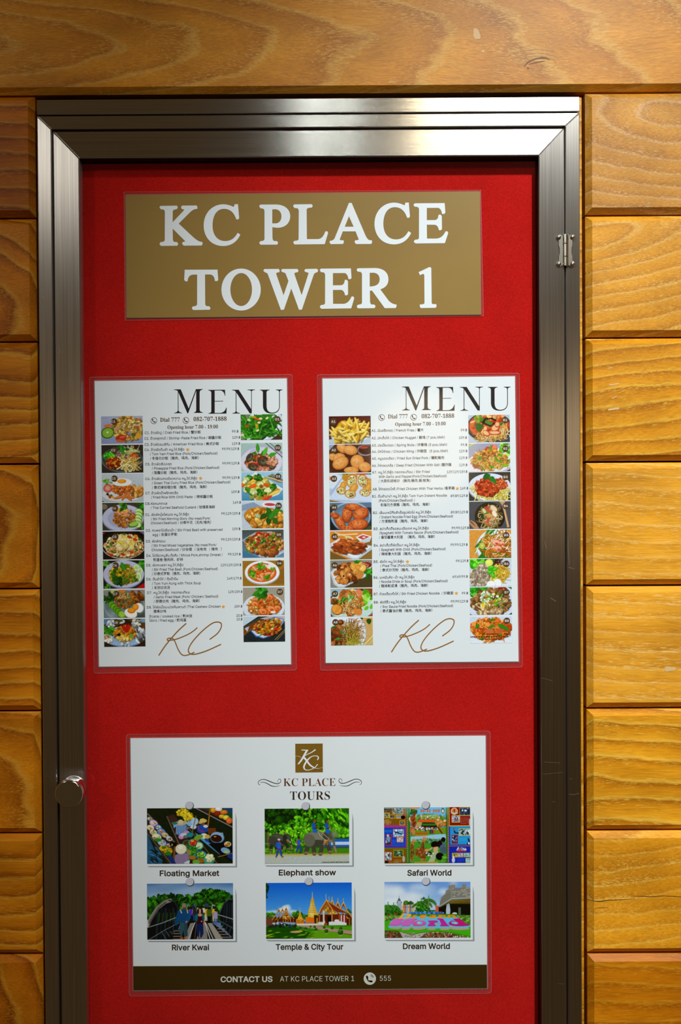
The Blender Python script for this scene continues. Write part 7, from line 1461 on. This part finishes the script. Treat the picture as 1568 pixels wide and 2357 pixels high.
# logo block and heading
f = Ink(); f.quad([(679.9, 1711.9), (743.0, 1711.3), (743.4, 1777.4), (680.2, 1778.2)]); LG = f.build('logo_square', LOGO, Y1, TP, 'gold square with a white monogram')
f = Ink(True); g = lambda p: [(585+x/6.0308, 1700+y/6.0308) for x, y in p]; wq = lambda w: [x/6.0308 for x in w]
f.stroke(g([(738, 160), (700, 225), (660, 295), (614, 354)]), wq([26, 26, 24, 16]), cap=False)
f.quad(g([(658, 153), (757, 156), (750, 164), (690, 168)])); f.quad(g([(656, 152), (664, 170), (672, 166), (676, 156)])); f.quad(g([(600, 358), (612, 346), (636, 350), (622, 354)]))
f.stroke(g([(690, 248), (740, 220), (800, 190), (848, 157)]), wq([7, 9, 12, 17])); f.stroke(g([(688, 256), (725, 300), (775, 365), (838, 408)]), wq([26, 26, 22, 15]), cap=False)
f.stroke(g([(838, 404), (870, 414), (910, 412), (955, 400)]), wq([10, 5, 3, 2.5])); f.stroke(g([(574, 250), (600, 243), (630, 250), (652, 266)]), wq([2.5, 3, 4, 4]))
f.stroke(g([(882, 294), (893, 266), (880, 245), (845, 240), (795, 252), (745, 295), (705, 355), (692, 400), (708, 430), (745, 438), (795, 428), (845, 400), (880, 360)]), wq([12, 16, 12, 9, 11, 20, 24, 22, 14, 9, 8, 9, 12]))
f.build('monogram', WHITE_INK, Y2, LG)
f = Ink()
f.text(652.7, 1809.3, 772.6, 'KC PLACE'.translate(SERIF), 26.0, SL*.6, off=-0.011, latin=False, mi=0, res=4)
f.text(668, 1841, 759.8, 'TOURS'.translate(SERIF), 28.5, SL*.6, off=-0.009, latin=False, mi=1, res=4)
for sx in (1, -1):
    m = (lambda p: p) if sx == 1 else (lambda p: [(1551-x, y-4) for x, y in p])
    f.stroke(g(m([(84, 642), (62, 630), (62, 595), (100, 570), (150, 568), (210, 590), (280, 618), (335, 625), (370, 600), (368, 568), (345, 562), (328, 585), (334, 606)])), wq([4, 6, 7, 7, 8, 10, 9, 9, 7, 6, 5, 4, 4]), 1)
    f.stroke(g(m([(86, 610), (130, 606), (180, 622), (240, 655), (300, 664), (358, 652)])), wq([4, 6, 8, 9, 6, 2]), 1)
f.build('poster_heading', [RUST_INK, OLIVE_INK], Y1, TP)
tours = [(t_market, [(338.4, 1860.6), (535.4, 1859.6), (536, 1987.4), (338.8, 1988.4)], (436, 1853.8), (543, 1993.5), 'picture of laden boats at a floating market'),
 (t_elephant, [(609.2, 1861.6), (803.6, 1860.2), (804.2, 1987.0), (610, 1988.2)], (703.7, 1855.2), (812, 1992), 'picture of two elephants walking with handlers'),
 (t_safari, [(884.1, 1858.4), (1082.4, 1857.6), (1083.4, 1986.2), (885.2, 1987.4)], (980, 1853), (1089.5, 1991), 'picture of a crowded wildlife park billboard'),
 (t_bridge, [(338.4, 2034.2), (536.6, 2032.6), (537.2, 2161.2), (339.2, 2162.8)], (437, 2029.8), (543, 2165.6), 'picture of people crossing a black iron bridge'),
 (t_temple, [(612, 2032.4), (809.8, 2031.2), (810.6, 2159.6), (612.8, 2161)], (711, 2028.5), (816.6, 2164), 'picture of golden temple roofs under blue sky'),
 (t_dream, [(885.2, 2030.0), (1083, 2029.6), (1083.6, 2158.2), (885.6, 2159)], (980.6, 2028.4), (1089.6, 2163.4), 'picture of giant coloured letters on a lawn')]
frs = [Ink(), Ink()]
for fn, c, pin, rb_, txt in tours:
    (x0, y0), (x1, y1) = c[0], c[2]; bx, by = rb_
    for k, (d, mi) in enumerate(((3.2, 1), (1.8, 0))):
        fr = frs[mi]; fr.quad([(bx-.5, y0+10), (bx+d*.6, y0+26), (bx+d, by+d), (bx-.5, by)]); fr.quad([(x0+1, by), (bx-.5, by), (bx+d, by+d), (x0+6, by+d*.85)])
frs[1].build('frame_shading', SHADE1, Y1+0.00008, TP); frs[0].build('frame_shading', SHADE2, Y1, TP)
for fn, c, pin, rb_, txt in tours:
    o = print_grid('tour_photo', c, fn().noise(.03, 2).done(), Y1, TP, txt)
    p = Ink(); p.disc(pin[0]+.7, pin[1]+.8, 9.7, 0, 36); p.build('pin_rim', PIN_RIM, Y2, o)
    p = Ink(); p.disc(pin[0]-.35, pin[1]-.35, 9.0, 0, 36); p.build('printed_pin', PIN_GREY, Y3, o)
for x0, y, x1, s in [(367.8, 2016.3, 505, 'Floating Market'), (642, 2014.6, 773.8, 'Elephant show'), (938, 2015.2, 1039.5, 'Safari World'), (395.9, 2187, 481.5, 'River Kwai'), (635, 2185.8, 790.6, 'Temple & City Tour'), (927.9, 2184.2, 1035.9, 'Dream World')]:
    f = Ink(); f.text(x0, y, x1, s, 17.6, SL*.6, off=0.026); f.build('caption_lettering', OLIVE_INK, Y1, TP)
bpy.data.objects.remove(_to, do_unlink=True); bpy.data.curves.remove(_tc)
